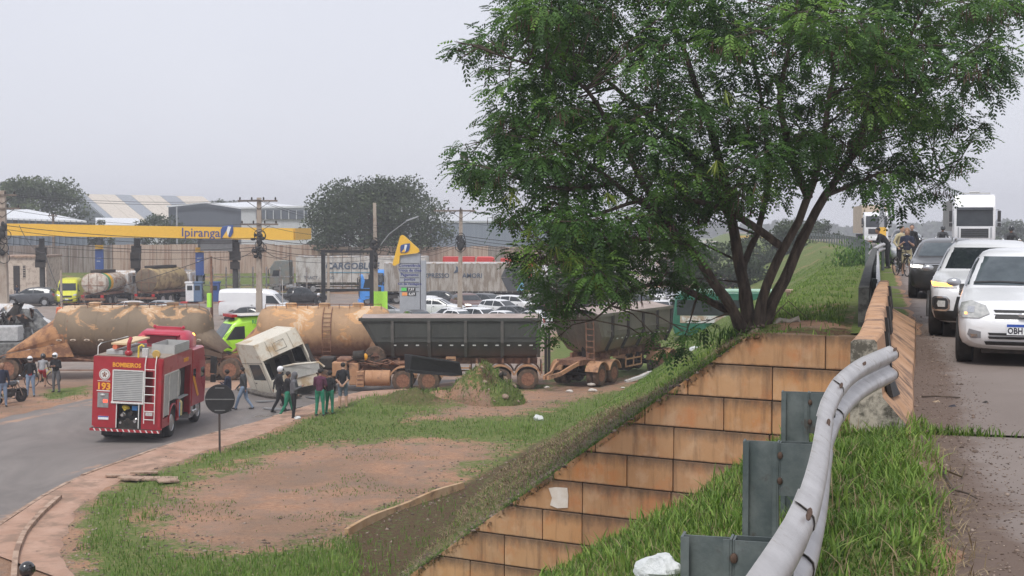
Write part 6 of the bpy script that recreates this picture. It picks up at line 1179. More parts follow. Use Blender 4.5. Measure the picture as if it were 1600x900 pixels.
q = MB(); q.rng(-.15, -.10, -.92, -.68, 1.0, 1.12); fbuild(q, 'rung_lamp', M['lamp'], ld, smooth=False)
# roof kit
q = MB(); q.rng(.1, 3.8, -1.2, 1.2, 2.985, 3.0); fbuild(q, 'roof_deck', pm('dusty_roof_deck', (.24, .19, .15), (.34, .28, .22), 4, .8), smooth=False)
q = MB(); [q.rng(x, x + .02, y0, y1, 3.0, 3.32) for x, y0, y1 in ((1.6, -1.15, -.35), (3.6, -1.15, -.35))]; [q.rng(1.6, 3.62, y, y + .02, 3.0, 3.32) for y in (-1.16, -.35)]; [q.rng(1.6, 3.62, -1.17, -1.15, z, z + .03) for z in (3.08, 3.16, 3.24)]; fbuild(q, 'roof_locker', SHUT, smooth=False)
q = MB(); q.rng(.5, 3.4, .35, .95, 3.0, 3.16); fbuild(q, 'stretcher_box', SHUT, smooth=False, bevel=.02); q = MB(); q.tube([(.4, .62, 3.28), (3.6, .55, 3.34)], .09, 10); fbuild(q, 'suction_hose', pm('orange_red_hose', (.62, .14, .06), (.7, .2, .1), 5, .6)); q = MB(); q.rng(.4, 3.2, .2, .75, 3.36, 3.42); fbuild(q, 'pale_plank', pm('pale_wood_plank', (.62, .46, .26), (.7, .54, .34), 6, .7), smooth=False)
q = MB(); [q.tube([(.2, y, 2.98), (.2, y, 3.3), (.5, y, 3.38), (3.6, y, 3.36)], .02, 6) for y in (1.14,)]; q.tube([(3.0, -.2, 3.0), (3.0, -.2, 3.2)], .06, 8); fbuild(q, 'roof_rail', STRIPM)
q = MB(); q.tube([(.3, .1, 3.0), (.3, .1, 3.45), (.5, .1, 3.6)], .07, 8); q.ell((.3, .1, 3.1), (.14, .14, .12), 9, 6); fbuild(q, 'monitor', RED)
q = MB(); q.tube([(.12, -.30, 2.98), (.12, -.30, 3.36), (.2, -.38, 3.42), (.2, -.46, 3.36)], .035, 7); fbuild(q, 'yellow_rail', MATS['yellow_hose']); q = MB(); q.lathe([(.01, -.05), (.13, -.05), (.15, 0), (.13, .05), (.01, .05)], 14, 'x', (.12, -.92, 3.12)); fbuild(q, 'hose_reel', pm('ochre_reel', (.45, .30, .08), None, 8, .6)); q = MB(); q.rng(.1, .3, -.62, -.42, 3.0, 3.3); fbuild(q, 'spot_lamp', M['lamp'], smooth=False)
# open locker contents
q = MB(); q.rng(2.3, 3.72, -1.0, -.98, .6, 2.4); lk = fbuild(q, 'locker_back', M['black'], smooth=False)
for x, m_, r_ in ((2.45, 'blue_cylinder', .12), (2.75, 'yellow_cylinder', .12)): q = MB(); q.lathe([(.01, .62), (r_, .64), (r_, 1.12), (r_ * .5, 1.2), (.01, 1.22)], 12, 'z', (x, -1.08, 0)); fbuild(q, 'gas_cylinder', pm(m_, (.10, .38, .62) if 'blue' in m_ else (.62, .52, .25), None, 8, .5), lk)
q = MB(); q.tube([(2.5, -1.1, 1.4), (2.55, -1.12, 1.9), (2.5, -1.1, 2.3)], .05, 8); q.rng(2.3, 3.7, -1.16, -1.0, 1.26, 1.3); fbuild(q, 'shelf', SHUT, lk, smooth=False)
# cab
cb = MB(); rings = []
for yy, ins in ((-1.2, .07), (-1.12, 0), (1.12, 0), (1.2, .07)):
 pr = [(4.05, .75), (6.1, .7), (6.2, 1.4), (6.05, 2.5), (5.75, 2.95), (4.05, 2.95)]; cx_, cz_ = 5.1, 1.8; rings.append([(cx_ + (a - cx_) * (1 - ins), yy, cz_ + (b - cz_) * (1 - ins * .6)) for a, b in pr])
cb.loft(rings); fbuild(cb, 'cab', RED, angle=28)
q = MB(); rr = []
for x, k, zt in ((4.1, .92, 3.34), (4.25, .98, 3.52), (4.9, 1.0, 3.58), (5.5, .95, 3.48), (5.85, .88, 3.1)): rr.append([(x, -.98 * k, 2.9), (x, -.98 * k, zt - .18), (x, -.80 * k, zt), (x, .80 * k, zt), (x, .98 * k, zt - .18), (x, .98 * k, 2.9)])
q.loft(rr); fbuild(q, 'high_roof', PINKR, angle=50); q = MB(); q.rng(4.02, 4.1, -.55, .55, 3.12, 3.4); fbuild(q, 'roof_recess', pm('dark_red_recess', (.10, .008, .012), None, 5, .6), smooth=False); q = MB(); q.rng(3.99, 4.2, -.66, .66, 3.42, 3.47); fbuild(q, 'roof_ledge', PINKR, smooth=False)
q = MB(); q.rng(5.0, 5.1, -.5, .5, 3.58, 3.68); [q.ell((5.05, y, 3.66), (.07, .07, .07), 8, 5) for y in (-.55, .55)]; fbuild(q, 'light_bar', PINKR); q = MB(); q.ell((5.3, -.86, 3.3), (.2, .08, .16), 9, 6); fbuild(q, 'beacon', M['lamp_amber'])
q = MB(); q.add([(5.35, -1.205, 1.75), (5.95, -1.205, 1.75), (5.85, -1.195, 2.5), (5.35, -1.195, 2.5)], [(0, 1, 2, 3)]); fbuild(q, 'door_window', M['glass'], smooth=False); q = MB(); q.add([(4.2, -1.205, 1.85), (4.6, -1.205, 1.85), (4.6, -1.195, 2.5), (4.2, -1.195, 2.5)], [(0, 1, 2, 3)]); fbuild(q, 'rear_cab_window', M['glass'], smooth=False)
for a_, b_, c_ in (((4.15, 1.9), (4.9, 1.1), .09), ((4.3, 1.9), (5.05, 1.1), .06)): q = MB(); q.bar((a_[0], -1.215, a_[1]), (b_[0], -1.215, b_[1]), .01, c_); fbuild(q, 'gold_stripe', GOLD, smooth=False)
q = MB(); q.bar((5.8, -1.2, 2.55), (6.0, -1.55, 2.5), .03); q.rng(5.92, 6.02, -1.66, -1.42, 1.85, 2.5); q.rng(5.92, 6.02, -1.64, -1.44, 1.5, 1.8); fbuild(q, 'mirror', M['black'], smooth=False, bevel=.03)
q = MB(); q.rng(3.95, 4.9, -1.15, -.75, .35, .85); q.tube([(4.0, -1.0, .6), (4.0, -1.0, 1.35)], .1, 10); q.tube([(4.3, -1.1, .5), (4.9, -1.1, .5)], .13, 10); fbuild(q, 'battery_box', M['chrome'])
for x, du in ((1.42, .3), (5.1, 0)):
 for sg in (-1, 1): wheel(FT, x, sg * 1.07, .50, .28, spokes=0, rim=M['chrome'], dual=du, z=.5)
q = MB(); [q.tube([(1.42 + .62 * math.cos(a), -1.215, .62 + .62 * math.sin(a)) for a in np.linspace(.05, math.pi - .05, 14)], .04, 6)]; fbuild(q, 'wheel_arch', RED); q = MB(); q.rng(.1, 6, -.9, .9, .45, .75); fbuild(q, 'underbody', M['under'], smooth=False); q = MB(); q.rng(.82, 2.0, -1.14, -.5, .6, 1.3); fbuild(q, 'wheel_housing', M['black'], smooth=False)
for y in (-.75, .75): q = MB(); q.rng(.7, .72, y - .35, y + .35, .12, .55); fbuild(q, 'mud_flap', M['black'], smooth=False)
# ------------------------------------------------------------ cement tank trailers
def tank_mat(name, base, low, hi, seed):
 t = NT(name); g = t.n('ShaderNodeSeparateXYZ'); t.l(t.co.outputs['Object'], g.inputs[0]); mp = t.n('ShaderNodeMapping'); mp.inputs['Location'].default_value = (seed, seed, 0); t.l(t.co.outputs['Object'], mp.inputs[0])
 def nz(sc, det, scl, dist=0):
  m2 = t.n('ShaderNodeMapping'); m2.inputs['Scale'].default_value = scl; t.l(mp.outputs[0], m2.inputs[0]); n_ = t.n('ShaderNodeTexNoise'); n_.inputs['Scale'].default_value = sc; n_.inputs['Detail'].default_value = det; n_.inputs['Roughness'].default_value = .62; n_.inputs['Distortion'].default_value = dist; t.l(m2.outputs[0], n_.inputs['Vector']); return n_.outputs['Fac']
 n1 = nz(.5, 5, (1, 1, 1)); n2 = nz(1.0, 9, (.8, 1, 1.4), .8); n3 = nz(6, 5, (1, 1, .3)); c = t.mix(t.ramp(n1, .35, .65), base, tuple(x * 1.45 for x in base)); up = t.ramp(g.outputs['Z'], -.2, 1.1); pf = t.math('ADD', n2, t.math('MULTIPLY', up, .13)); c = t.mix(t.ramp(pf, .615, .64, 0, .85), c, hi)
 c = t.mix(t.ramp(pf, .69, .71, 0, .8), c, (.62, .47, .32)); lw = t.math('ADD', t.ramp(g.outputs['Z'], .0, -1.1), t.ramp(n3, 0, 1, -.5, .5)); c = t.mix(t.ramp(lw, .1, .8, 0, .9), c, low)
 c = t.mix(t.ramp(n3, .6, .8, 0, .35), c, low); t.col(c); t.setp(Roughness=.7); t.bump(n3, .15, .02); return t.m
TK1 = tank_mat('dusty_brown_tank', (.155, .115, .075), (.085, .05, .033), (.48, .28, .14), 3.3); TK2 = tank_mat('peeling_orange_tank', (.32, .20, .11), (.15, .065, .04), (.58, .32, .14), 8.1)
DUSTM = pm('orange_dusted_steel', (.36, .18, .08), (.48, .26, .13), 1.5, .85, dirt=(.20, .10, .06), damt=.45, dsc=1.6)
def silo(label, px0, px1, d, cz, R_, mat, lwheels, shroud=(True, True), heading=0, ovals=True, ladder=None, ends=(1.9, 1.3)):
 a = loc_d(px0, d); b = loc_d(px1, d); L = (b - a).length; root = empty('tank_trailer', ((a + b) / 2), heading, label, 'tank trailer')
 n = 32; h = L / 2; prof = [(-h - .0, .30), (-h + .06, .62), (-h + .22, .86), (-h + .5, .98), (-h + .8, 1.0), (h - .8, 1.0), (h - .5, .98), (h - .22, .86), (h - .06, .62), (h, .30)]
 prof = [p for p in prof[:5]] + [(x, 1.0) for x in np.linspace(-h + 1.2, h - 1.2, 9)] + prof[5:]
 mb = MB(); mb.loft([[(x, math.cos(2 * math.pi * i / n) * R_ * k, math.sin(2 * math.pi * i / n) * R_ * k * (1.0 if math.sin(2 * math.pi * i / n) > 0 else 1.0)) for i in range(n)] for x, k in prof]); tk = mb.build('tank', mat, root, True, (0, 0, cz), angle=60)
 for x in np.linspace(-h + .8, h - .8, 5):
  q = MB(); q.lathe([(R_ + .002, -.02), (R_ + .012, -.015), (R_ + .012, .015), (R_ + .002, .02)], 32, 'x', (x, 0, 0)); q.build('weld_seam', mat, tk)
 for sx in (-1, 1):
  if not shroud[(sx + 1) // 2]: continue
  e_ = ends[(sx + 1) // 2]; q = MB(); x0 = sx * (h - .95); x1 = sx * (h + e_); R2 = R_ * 1.0
  ring0 = [(x0, math.cos(t) * R2 * 1.005, math.sin(t) * R2 * 1.005) for t in np.linspace(-.35, math.pi + .35, 15)]; ring1 = [(x1, math.cos(t) * R2 * .92, -R_ * .78 + .16 * math.sin(max(0, min(math.pi, t)))) for t in np.linspace(-.35, math.pi + .35, 15)]
  mid = [tuple(Vector(p).lerp(Vector(q_), .12) + Vector((0, 0, .0))) for p, q_ in zip(ring0, ring1)]; q.loft([ring0, mid, ring1], False, False); q.build('end_shroud', DUSTM if sx < 0 else mat, root, True, (0, 0, cz), angle=60)
  q = MB(); q.prism([(x0, -R_ * .35), (x1, -R_ * .80), (x1, -R_ * .95), (x0 - sx * .3, -R_ * .9)], -R_ * .96, -R_ * .9); q.build('shroud_cheek', DUSTM if sx < 0 else mat, root, False, (0, 0, cz))
 for x in np.linspace(-h + .5, h - .5, 12): q = MB(); q.tube([(x, -.5, R_ * .8), (x, -.5, R_ + .12)], .018, 5); q.build('rail_post', M['chassis'], tk)
 q = MB(); q.tube([(-h + .5, -.5, R_ + .12), (h - .5, -.5, R_ + .12)], .016, 5); q.build('top_rail', M['chassis'], tk); 
 for x in (-h * .5, 0, h * .5): q = MB(); q.lathe([(.3, 0), (.3, .16), (.26, .2), (.01, .22)], 16, 'z', (x, 0, R_ - .04)); q.build('filler_lid', mat, tk)
 if ovals:
  for x in np.linspace(-h + .55, h - .4, 11): q = MB(); q.ell((x, -R_ * .955 - .018, -.34), (.15, .012, .06), 14, 5); ov = q.build('oval_mark', pm('pale_oval_mark', (.50, .42, .34), (.56, .47, .38), 8, .6), tk); q = MB(); q.ell((x, -R_ * .955 - .028, -.34), (.085, .010, .034), 12, 5); q.build('oval_centre', mat, ov)
 if ladder is not None:
  q = MB(); pts = lambda x: [(x, -R_ * 1.04 * math.cos(t), R_ * 1.04 * math.sin(t)) for t in np.linspace(1.2, 0, 7)] + [(x, -R_ * 1.04, -R_ * 1.2)]; q.tube(pts(ladder), .022, 5); q.tube(pts(ladder + .42), .022, 5); ld_ = q.build('ladder', M['chassis'], root, True, (0, 0, cz))
  for k in range(12): z_ = R_ * .75 - k * .21; yy = -R_ * 1.04 * math.sqrt(max(0, 1 - min(1, (max(z_, 0) / (R_ * 1.04)) ** 2))); q = MB(); q.tube([(ladder, yy, z_), (ladder + .42, yy, z_)], .016, 5); q.build('rung', M['chassis'], ld_)
 q = MB(); zc = cz - R_ - .02; [q.rng(-h - 1.2, h + 1.1, y - .06, y + .06, zc - .16, zc + .10) for y in (-.5, .5)]; q.build('chassis_beam', M['chassis'], root, False)
 for sx in (-1, 1): q = MB(); q.prism([(sx * (h - .6), cz - R_ * .5), (sx * (h - .2), cz - R_ * .4), (sx * (h + .9), zc - .1), (sx * (h - 1.6), zc - .1)], -.6, .6); q.build('saddle', M['chassis'], root, False)
 for (x, z_, r_) in lwheels: axle(root, x, r_, M['tyre_dusty'], M['rim_rust'], True, 1.02, z=r_); q = MB(); q.tube([(x + (r_ + .12) * math.cos(a), -1.02, r_ + (r_ + .12) * math.sin(a)) for a in np.linspace(.35, math.pi - .35, 10)], .03, 5); q.build('mudguard', M['chassis'], root)
 q = MB(); [q.bar((x, -.9, zc), (x + .5, -.9, .25), .08) for x in (-h * .25, -h * .25 + .5)]; q.rng(-h * .25 - .1 + .4, -h * .25 + 1.1, -1.0, -.7, .05, .12); q.build('landing_leg', M['chassis'], root, False)
 q = MB(); q.tube([(-h * .1, -.75, zc - .25), (h * .75, -.75, zc - .2)], .09, 8); q.tube([(-h * .8, -.8, zc + .05), (-h * .1, -.75, zc - .25)], .06, 8); q.build('discharge_pipe', M['chassis'], root); q = MB(); q.rng(-h * .9, -h * .3, -1.0, -.98, zc - .55, zc - .5); q.build('side_guard', M['chassis'], root, False); return root
s1c = ((88 + 325) / 2)
def lx(px, d, px0, px1): return (px - (px0 + px1) / 2) / FPX * d
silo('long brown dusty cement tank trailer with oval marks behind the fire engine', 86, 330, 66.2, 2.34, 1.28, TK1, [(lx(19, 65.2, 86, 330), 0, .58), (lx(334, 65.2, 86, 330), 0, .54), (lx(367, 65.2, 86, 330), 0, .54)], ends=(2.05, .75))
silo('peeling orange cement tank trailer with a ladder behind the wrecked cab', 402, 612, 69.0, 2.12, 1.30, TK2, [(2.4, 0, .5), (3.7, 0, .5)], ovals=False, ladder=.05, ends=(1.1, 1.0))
# lime ambulance behind the wreck
am = car('lime green ambulance with pale windscreen stopped between the two tank trailers', 'neon2', 'van', loc_d(396, 73.5), R(212), 'ambulance', None, 'ambulance', glass='glass_lt'); am.scale = (.95, .95, 1.08)
q = MB(); q.rng(1.3, 1.6, -.75, .75, 2.42, 2.56); q.build('light_bar', M['lamp_red'], am, False); q = MB(); q.rng(1.35, 1.62, -.5, .5, 2.30, 2.4); q.build('black_band', M['black'], am, False)
for sg in (-1,): text('RESGATE', .26, pm('green_lettering', (.03, .25, .10), None, 8, .5), am, (.0, 1.045, 2.18), (R(90), 0, R(180)), off=.006)
q = MB(); q.rng(-2.6, 1.2, -1.0, 1.0, 2.49, 2.52); q.build('white_roof', M['white'], am, False)
# ------------------------------------------------------------ the wrecked tipping lorry: torn off cab
CABC = pm('cream_cab_paint', (.58, .54, .45), (.66, .62, .53), 2, .5, dirt=(.42, .31, .19), damt=.36, dsc=1.0)
wc = empty('wrecked_cab', gd(60.5, 444), 0, 'cream lorry cab torn off and tilted on the road, windscreen gone', 'lorry cab'); wc.location.z = .12
wc.rotation_euler = Euler((R(0), R(0), R(0))); TM = Matrix.Scale(.94, 4) @ Matrix.Rotation(R(-17), 4, 'Y') @ Matrix.Rotation(R(8), 4, 'X') @ Matrix.Rotation(R(-52), 4, 'Z')
def wbuild(mb, name, mat, par=None, **kw): mb.v = [tuple(TM @ Vector(v)) for v in mb.v]; return mb.build(name, mat, par or wc, **kw)
# cab frame: x forward (front), y left, z up
hw = 1.2
def shell_panel(q, pts, th=.04):
 P_ = [Vector(p) for p in pts]; nn = (P_[1] - P_[0]).cross(P_[2] - P_[0]).normalized() * th; k = len(P_); q.add([tuple(p) for p in P_] + [tuple(p - nn) for p in P_], [tuple(range(k)), tuple(range(2 * k - 1, k - 1, -1))] + [(i, k + i, k + (i + 1) % k, (i + 1) % k) for i in range(k)])
q = MB(); shell_panel(q, [(1.05, -hw, 1.92), (1.05, hw, 1.92), (.80, hw, 2.75), (.80, -hw, 2.75)]); wbuild(q, 'high_roof_front', CABC, smooth=False, bevel=.03)
q = MB(); shell_panel(q, [(.80, -hw, 2.75), (.80, hw, 2.75), (-1.0, hw, 2.85), (-1.0, -hw, 2.85)]); wbuild(q, 'roof', CABC, smooth=False, bevel=.03)
q = MB(); shell_panel(q, [(1.22, -hw, .35), (1.22, hw, .35), (1.22, hw, .95), (1.22, -hw, .95)]); wbuild(q, 'front_panel', CABC, smooth=False, bevel=.03)
q = MB(); shell_panel(q, [(-1.0, hw, .1), (-1.0, -hw, .1), (-1.0, -hw, 2.85), (-1.0, hw, 2.85)]); wbuild(q, 'back_panel', CABC, smooth=False)
for sg in (-1, 1):
 q = MB(); P_ = [[(-1.0, .1), (1.22, .1), (1.24, .98), (-1.0, .98)], [(-1.0, .98), (-.35, .98), (-.35, 1.78), (-1.0, 1.78)], [(.92, .98), (1.24, .98), (1.07, 1.78), (.72, 1.78)], [(-1.0, 1.78), (1.07, 1.78), (1.05, 1.92), (.80, 2.75), (-1.0, 2.85)]]
 for poly in P_: pts = [(a, sg * hw, b) for a, b in poly]; shell_panel(q, pts if sg < 0 else pts[::-1])
 sd_ = wbuild(q, 'side_panel', CABC, smooth=False); q = MB(); shell_panel(q, [(a, sg * (hw - .012), b) for a, b in ((-.33, .99), (.9, .99), (.7, 1.77), (-.33, 1.77))][::(1 if sg < 0 else -1)], .01); wbuild(q, 'door_window', M['glass'], sd_, smooth=False)
 q = MB(); [q.rng(x - .008, x + .008, sg * hw - .006, sg * hw + .006, .15, 1.9) for x in (-.38, .98)]; q.rng(-1, 1.05, sg * hw - .006, sg * hw + .006, 1.83, 1.85); wbuild(q, 'door_seam', M['under'], sd_, smooth=False)
 q = MB(); q.rng(-.3, -.12, sg * hw - .01, sg * hw + .03, .82, .86); wbuild(q, 'door_handle', M['black'], sd_, smooth=False)
q = MB(); [q.bar((.975 + .02, a, b), (.975 + .02 + dx, c, d_), .012, .02) for a, b, c, d_, dx in ((-.32, 2.12, .32, 2.12, 0), (-.32, 2.52, .32, 2.52, -.12), (-.32, 2.12, -.32, 2.52, -.12), (.32, 2.12, .32, 2.52, -.12))]; q.bar((1.06, -.62, 1.95), (.83, -.62, 2.7), .012, .015); q.bar((1.06, .62, 1.95), (.83, .62, 2.7), .012, .015); q.v = [(v[0] + .012, v[1], v[2]) for v in q.v]; wbuild(q, 'roof_hatch_outline', pm('seam_grey', (.22, .20, .16), None, 8, .7), smooth=False)
q = MB(); shell_panel(q, [(.9, -hw + .05, .5), (.9, hw - .05, .5), (.8, hw - .05, .98), (.8, -hw + .05, .98)]); wbuild(q, 'dashboard', M['black'], smooth=False); q = MB(); q.rng(-.6, -.1, .25, .85, .5, 1.5); q.rng(-.6, -.1, -.85, -.25, .5, 1.5); wbuild(q, 'seat', M['black'], smooth=False, bevel=.05); q = MB(); q.rng(-1, 1.2, -hw + .05, hw - .05, .1, .2); wbuild(q, 'floor_panel', M['under'], smooth=False)
q = MB(); q.rng(-.9, 1.15, -1.0, 1.0, -.35, .1); wbuild(q, 'torn_underframe', M['under'], smooth=False); [wbuild(MB().tube([(1.05, sg * (hw - .05), 1.9), (1.22, sg * (hw - .05), .95)], .04, 6), 'windscreen_pillar', CABC) for sg in (-1, 1)]
# its bent bonnet grille hanging open to the right
q = MB(); c_ = [at(*p) - wc.location for p in ((442, 573, 59.6), (460, 569, 59.4), (498, 566, 59.2), (500, 579, 59.0), (460, 590, 59.2), (445, 592, 59.5))]; shell_panel(q, [tuple(p) for p in c_], .06); fl = q.build('hanging_grille_panel', pm('grey_plastic_panel', (.20, .20, .18), (.27, .26, .24), 5, .6), wc, False); q = MB(); q.tube([c_[0], c_[1], c_[2], c_[2] + Vector((.25, 0, -.2))], .045, 7); q.build('panel_rim', CABC, fl)
q = MB(); c_ = [at(*p) - wc.location for p in ((462, 588, 59.3), (496, 584, 59.1), (497, 600, 59.1), (468, 606, 59.3))]; shell_panel(q, [tuple(p) for p in c_], .08); q.build('bumper_corner', CABC, wc, False, bevel=.03)
q = MB(); q.tube([at(478, 538, 60.4) - wc.location, at(486, 560, 60.2) - wc.location, at(505, 580, 60) - wc.location], [.10, .12, .07], 8); q.build('exhaust_hose', M['under'], wc)
for pts, rr_ in ((((392, 612), (420, 618), (455, 621), (470, 618)), .13), (((372, 608), (388, 611), (402, 611)), .11)): q = MB(); q.tube([G(a, b, .12) for a, b in pts], [rr_ * .7] + [rr_] * (len(pts) - 2) + [rr_ * .6], 8); tag(q.build('bumper_piece', pm('scraped_dark_plastic', (.06, .055, .05), (.14, .12, .10), 7, .7), None, True), 'long scraped dark bumper strip lying on the road under the torn cab' if rr_ > .12 else 'short dark scrap of bumper lying left of the torn cab', 'bumper')
# tractor chassis with fuel tank and wheels
def H_(px, d=61.3): return (px - 620) / FPX * d
tc = empty('lorry_chassis', gd(61.9, 620), 0, 'bare orange dusted lorry chassis with round fuel tank under the dump trailer front', 'lorry chassis')
TAND = pm('tan_dusted_steel', (.40, .21, .11), (.50, .29, .17), 2, .85, dirt=(.20, .11, .07), damt=.35, dsc=2)
q = MB(); [q.rng(H_(498), H_(705), y - .05, y + .05, .92, 1.17) for y in (-.45, .45)]; q.build('frame_rail', M['chassis'], tc, False)
for px in (632, 672): axle(tc, H_(px), .5, M['tyre_dusty'], M['rim_rust'], True, 1.05); q = MB(); q.loft([[(H_(px) + r_ * math.cos(a), y, .5 + r_ * math.sin(a)) for r_, y in ((.60, -1.25), (.66, -1.25), (.66, -.6), (.60, -.6))] for a in np.linspace(.25, math.pi - .25, 12)]); q.build('mudguard', TAND, tc, True, angle=50)
axle(tc, H_(508), .5, M['tyre_dusty'], M['rim_rust'], False, 1.0)
q = MB(); q.lathe([(.01, 0), (.33, .0), (.36, .03), (.36, .31), (.375, .32), (.375, .36), (.36, .37), (.36, .74), (.375, .75), (.375, .79), (.36, .8), (.36, 1.12), (.33, 1.15), (.01, 1.15)], 20, 'x', (H_(573), -1.0, .62)); q.build('fuel_tank', TAND, tc)
q = MB(); q.rng(H_(560), H_(572), -1.35, -.7, .25, .95); bb_ = q.build('battery_box', TAND, tc, False, bevel=.02); q = MB(); [q.rng(H_(562), H_(571), -1.37, -1.34, z, z + .05) for z in (.35, .55, .75)]; q.build('step', M['chassis'], bb_, False)
for (a, b, c, d_, e_, f_, m_, nm) in ((500, 522, -.7, .4, 1.0, 1.5, M['under'], 'engine_block'), (522, 545, -1.2, -.5, .7, 1.35, TAND, 'air_filter_box'), (528, 560, -.9, .3, 1.2, 1.5, M['chassis'], 'gearbox'), (606, 640, -.8, .6, 1.2, 1.32, M['chassis'], 'fifth_wheel_plate'), (548, 563, -1.1, -.4, .3, 1.3, TAND, 'tool_box')): q = MB(); q.rng(H_(a), H_(b), c, d_, e_, f_); q.build(nm, m_, tc, False, bevel=.05)
q = MB(); q.tube([(H_(555), -.9, 1.62), (H_(572), -.95, 1.66)], .22, 12); q.build('air_tank', M['under'], tc); q = MB(); q.ell((H_(573), -.95, 1.58), (.12, .1, .16), 8, 6); q.build('yellow_cap', GOLD, tc); q = MB(); q.lathe([(.20, -.12), (.46, -.12), (.5, 0), (.46, .12), (.2, .12)], 20, 'y', (H_(587), -.6, 1.55)); q.build('spare_tyre', M['tyre_dusty'], tc)
for k in range(12): a = random.uniform(505, 600); z = random.uniform(.9, 1.7); q = MB(); q.tube([(H_(a), -.9, z), (H_(a + random.uniform(8, 24)), -.95 + random.uniform(-.1, .2), z + random.uniform(-.25, .3)), (H_(a + random.uniform(26, 44)), -.8, z + random.uniform(-.3, .3))], .03, 6); q.build('torn_hose', M['under'] if k % 2 else M['chassis'], tc)
q = MB(); q.rng(H_(545), H_(600), -1.7, -.9, .02, .10); q.build('fallen_fairing', pm('grey_fairing', (.16, .16, .16), (.25, .24, .22), 5, .6), tc, False, rot=(.05, -.06, 0))
for k in range(16): a = random.uniform(478, 560); yy = random.uniform(58.6, 61); p = gd(yy, a); r_ = random.uniform(.06, .22)
for k, (px, py) in enumerate(((430, 640), (441, 633), (463, 641), (487, 622), (470, 648), (455, 652), (415, 628))):
 p = G(px, py, .02); q = MB(); q.prism([(random.uniform(-.5, -.3), random.uniform(-.12, 0)), (random.uniform(-.2, .1), random.uniform(-.3, -.1)), (random.uniform(.3, .6), random.uniform(-.1, .1)), (random.uniform(0, .3), random.uniform(.1, .3)), (-.3, .15)], 0, .04, 'xy')
 tag(q.build('debris_plate', M['under'] if k % 3 else M['silver'], None, False, (p.x, p.y, .03), (random.uniform(-.1, .1), random.uniform(-.12, .12), random.random() * 6)), ['dark broken panel lying nearest the walking man in jeans', 'small dark panel scrap on the road left of the helmeted man', 'dark panel scrap on the kerb beside the grey hoodie man', 'pale scrap of bodywork between the men and the chassis', 'dark shard on the pavement edge below the group', 'long dark strip of bodywork at the feet of the group', 'silver shard on the wet road by the torn cab'][k], 'debris')
tag(bag(G(465, 655, .15), .12, 'small white bottle like debris by the feet of the grey hoodie man', cat='debris'))
# ------------------------------------------------------------ dump trailers
def bed_mat(name, top, low, dust):
 t = NT(name); g = t.n('ShaderNodeSeparateXYZ'); t.l(t.co.outputs['Object'], g.inputs[0]); n1 = t.noise(1.1, 7, .65, (1, 1, .5)); n2 = t.noise(8, 5, .6, (1, 1, .25)); c = t.mix(t.ramp(n1, .35, .65), top, tuple(x * 1.6 for x in top)); lw = t.math('ADD', t.ramp(g.outputs['Z'], 2.35, 1.45), t.ramp(n1, 0, 1, -.45, .45)); c = t.mix(t.ramp(lw, .25, .9, 0, .85), c, low); c = t.mix(t.ramp(n2, .58, .8, 0, .5), c, dust); t.col(c); t.setp(Roughness=.8); t.bump(n2, .15, .02); return t.m
BED1 = bed_mat('grey_dump_bed', (.040, .042, .038), (.10, .058, .04), (.13, .10, .075)); BED2 = bed_mat('light_dusted_dump_bed', (.135, .12, .10), (.24, .15, .10), (.26, .21, .155)); TARP = pm('pink_grey_load_cover', (.30, .24, .21), (.40, .33, .30), 1.6, .9, bump=.3)
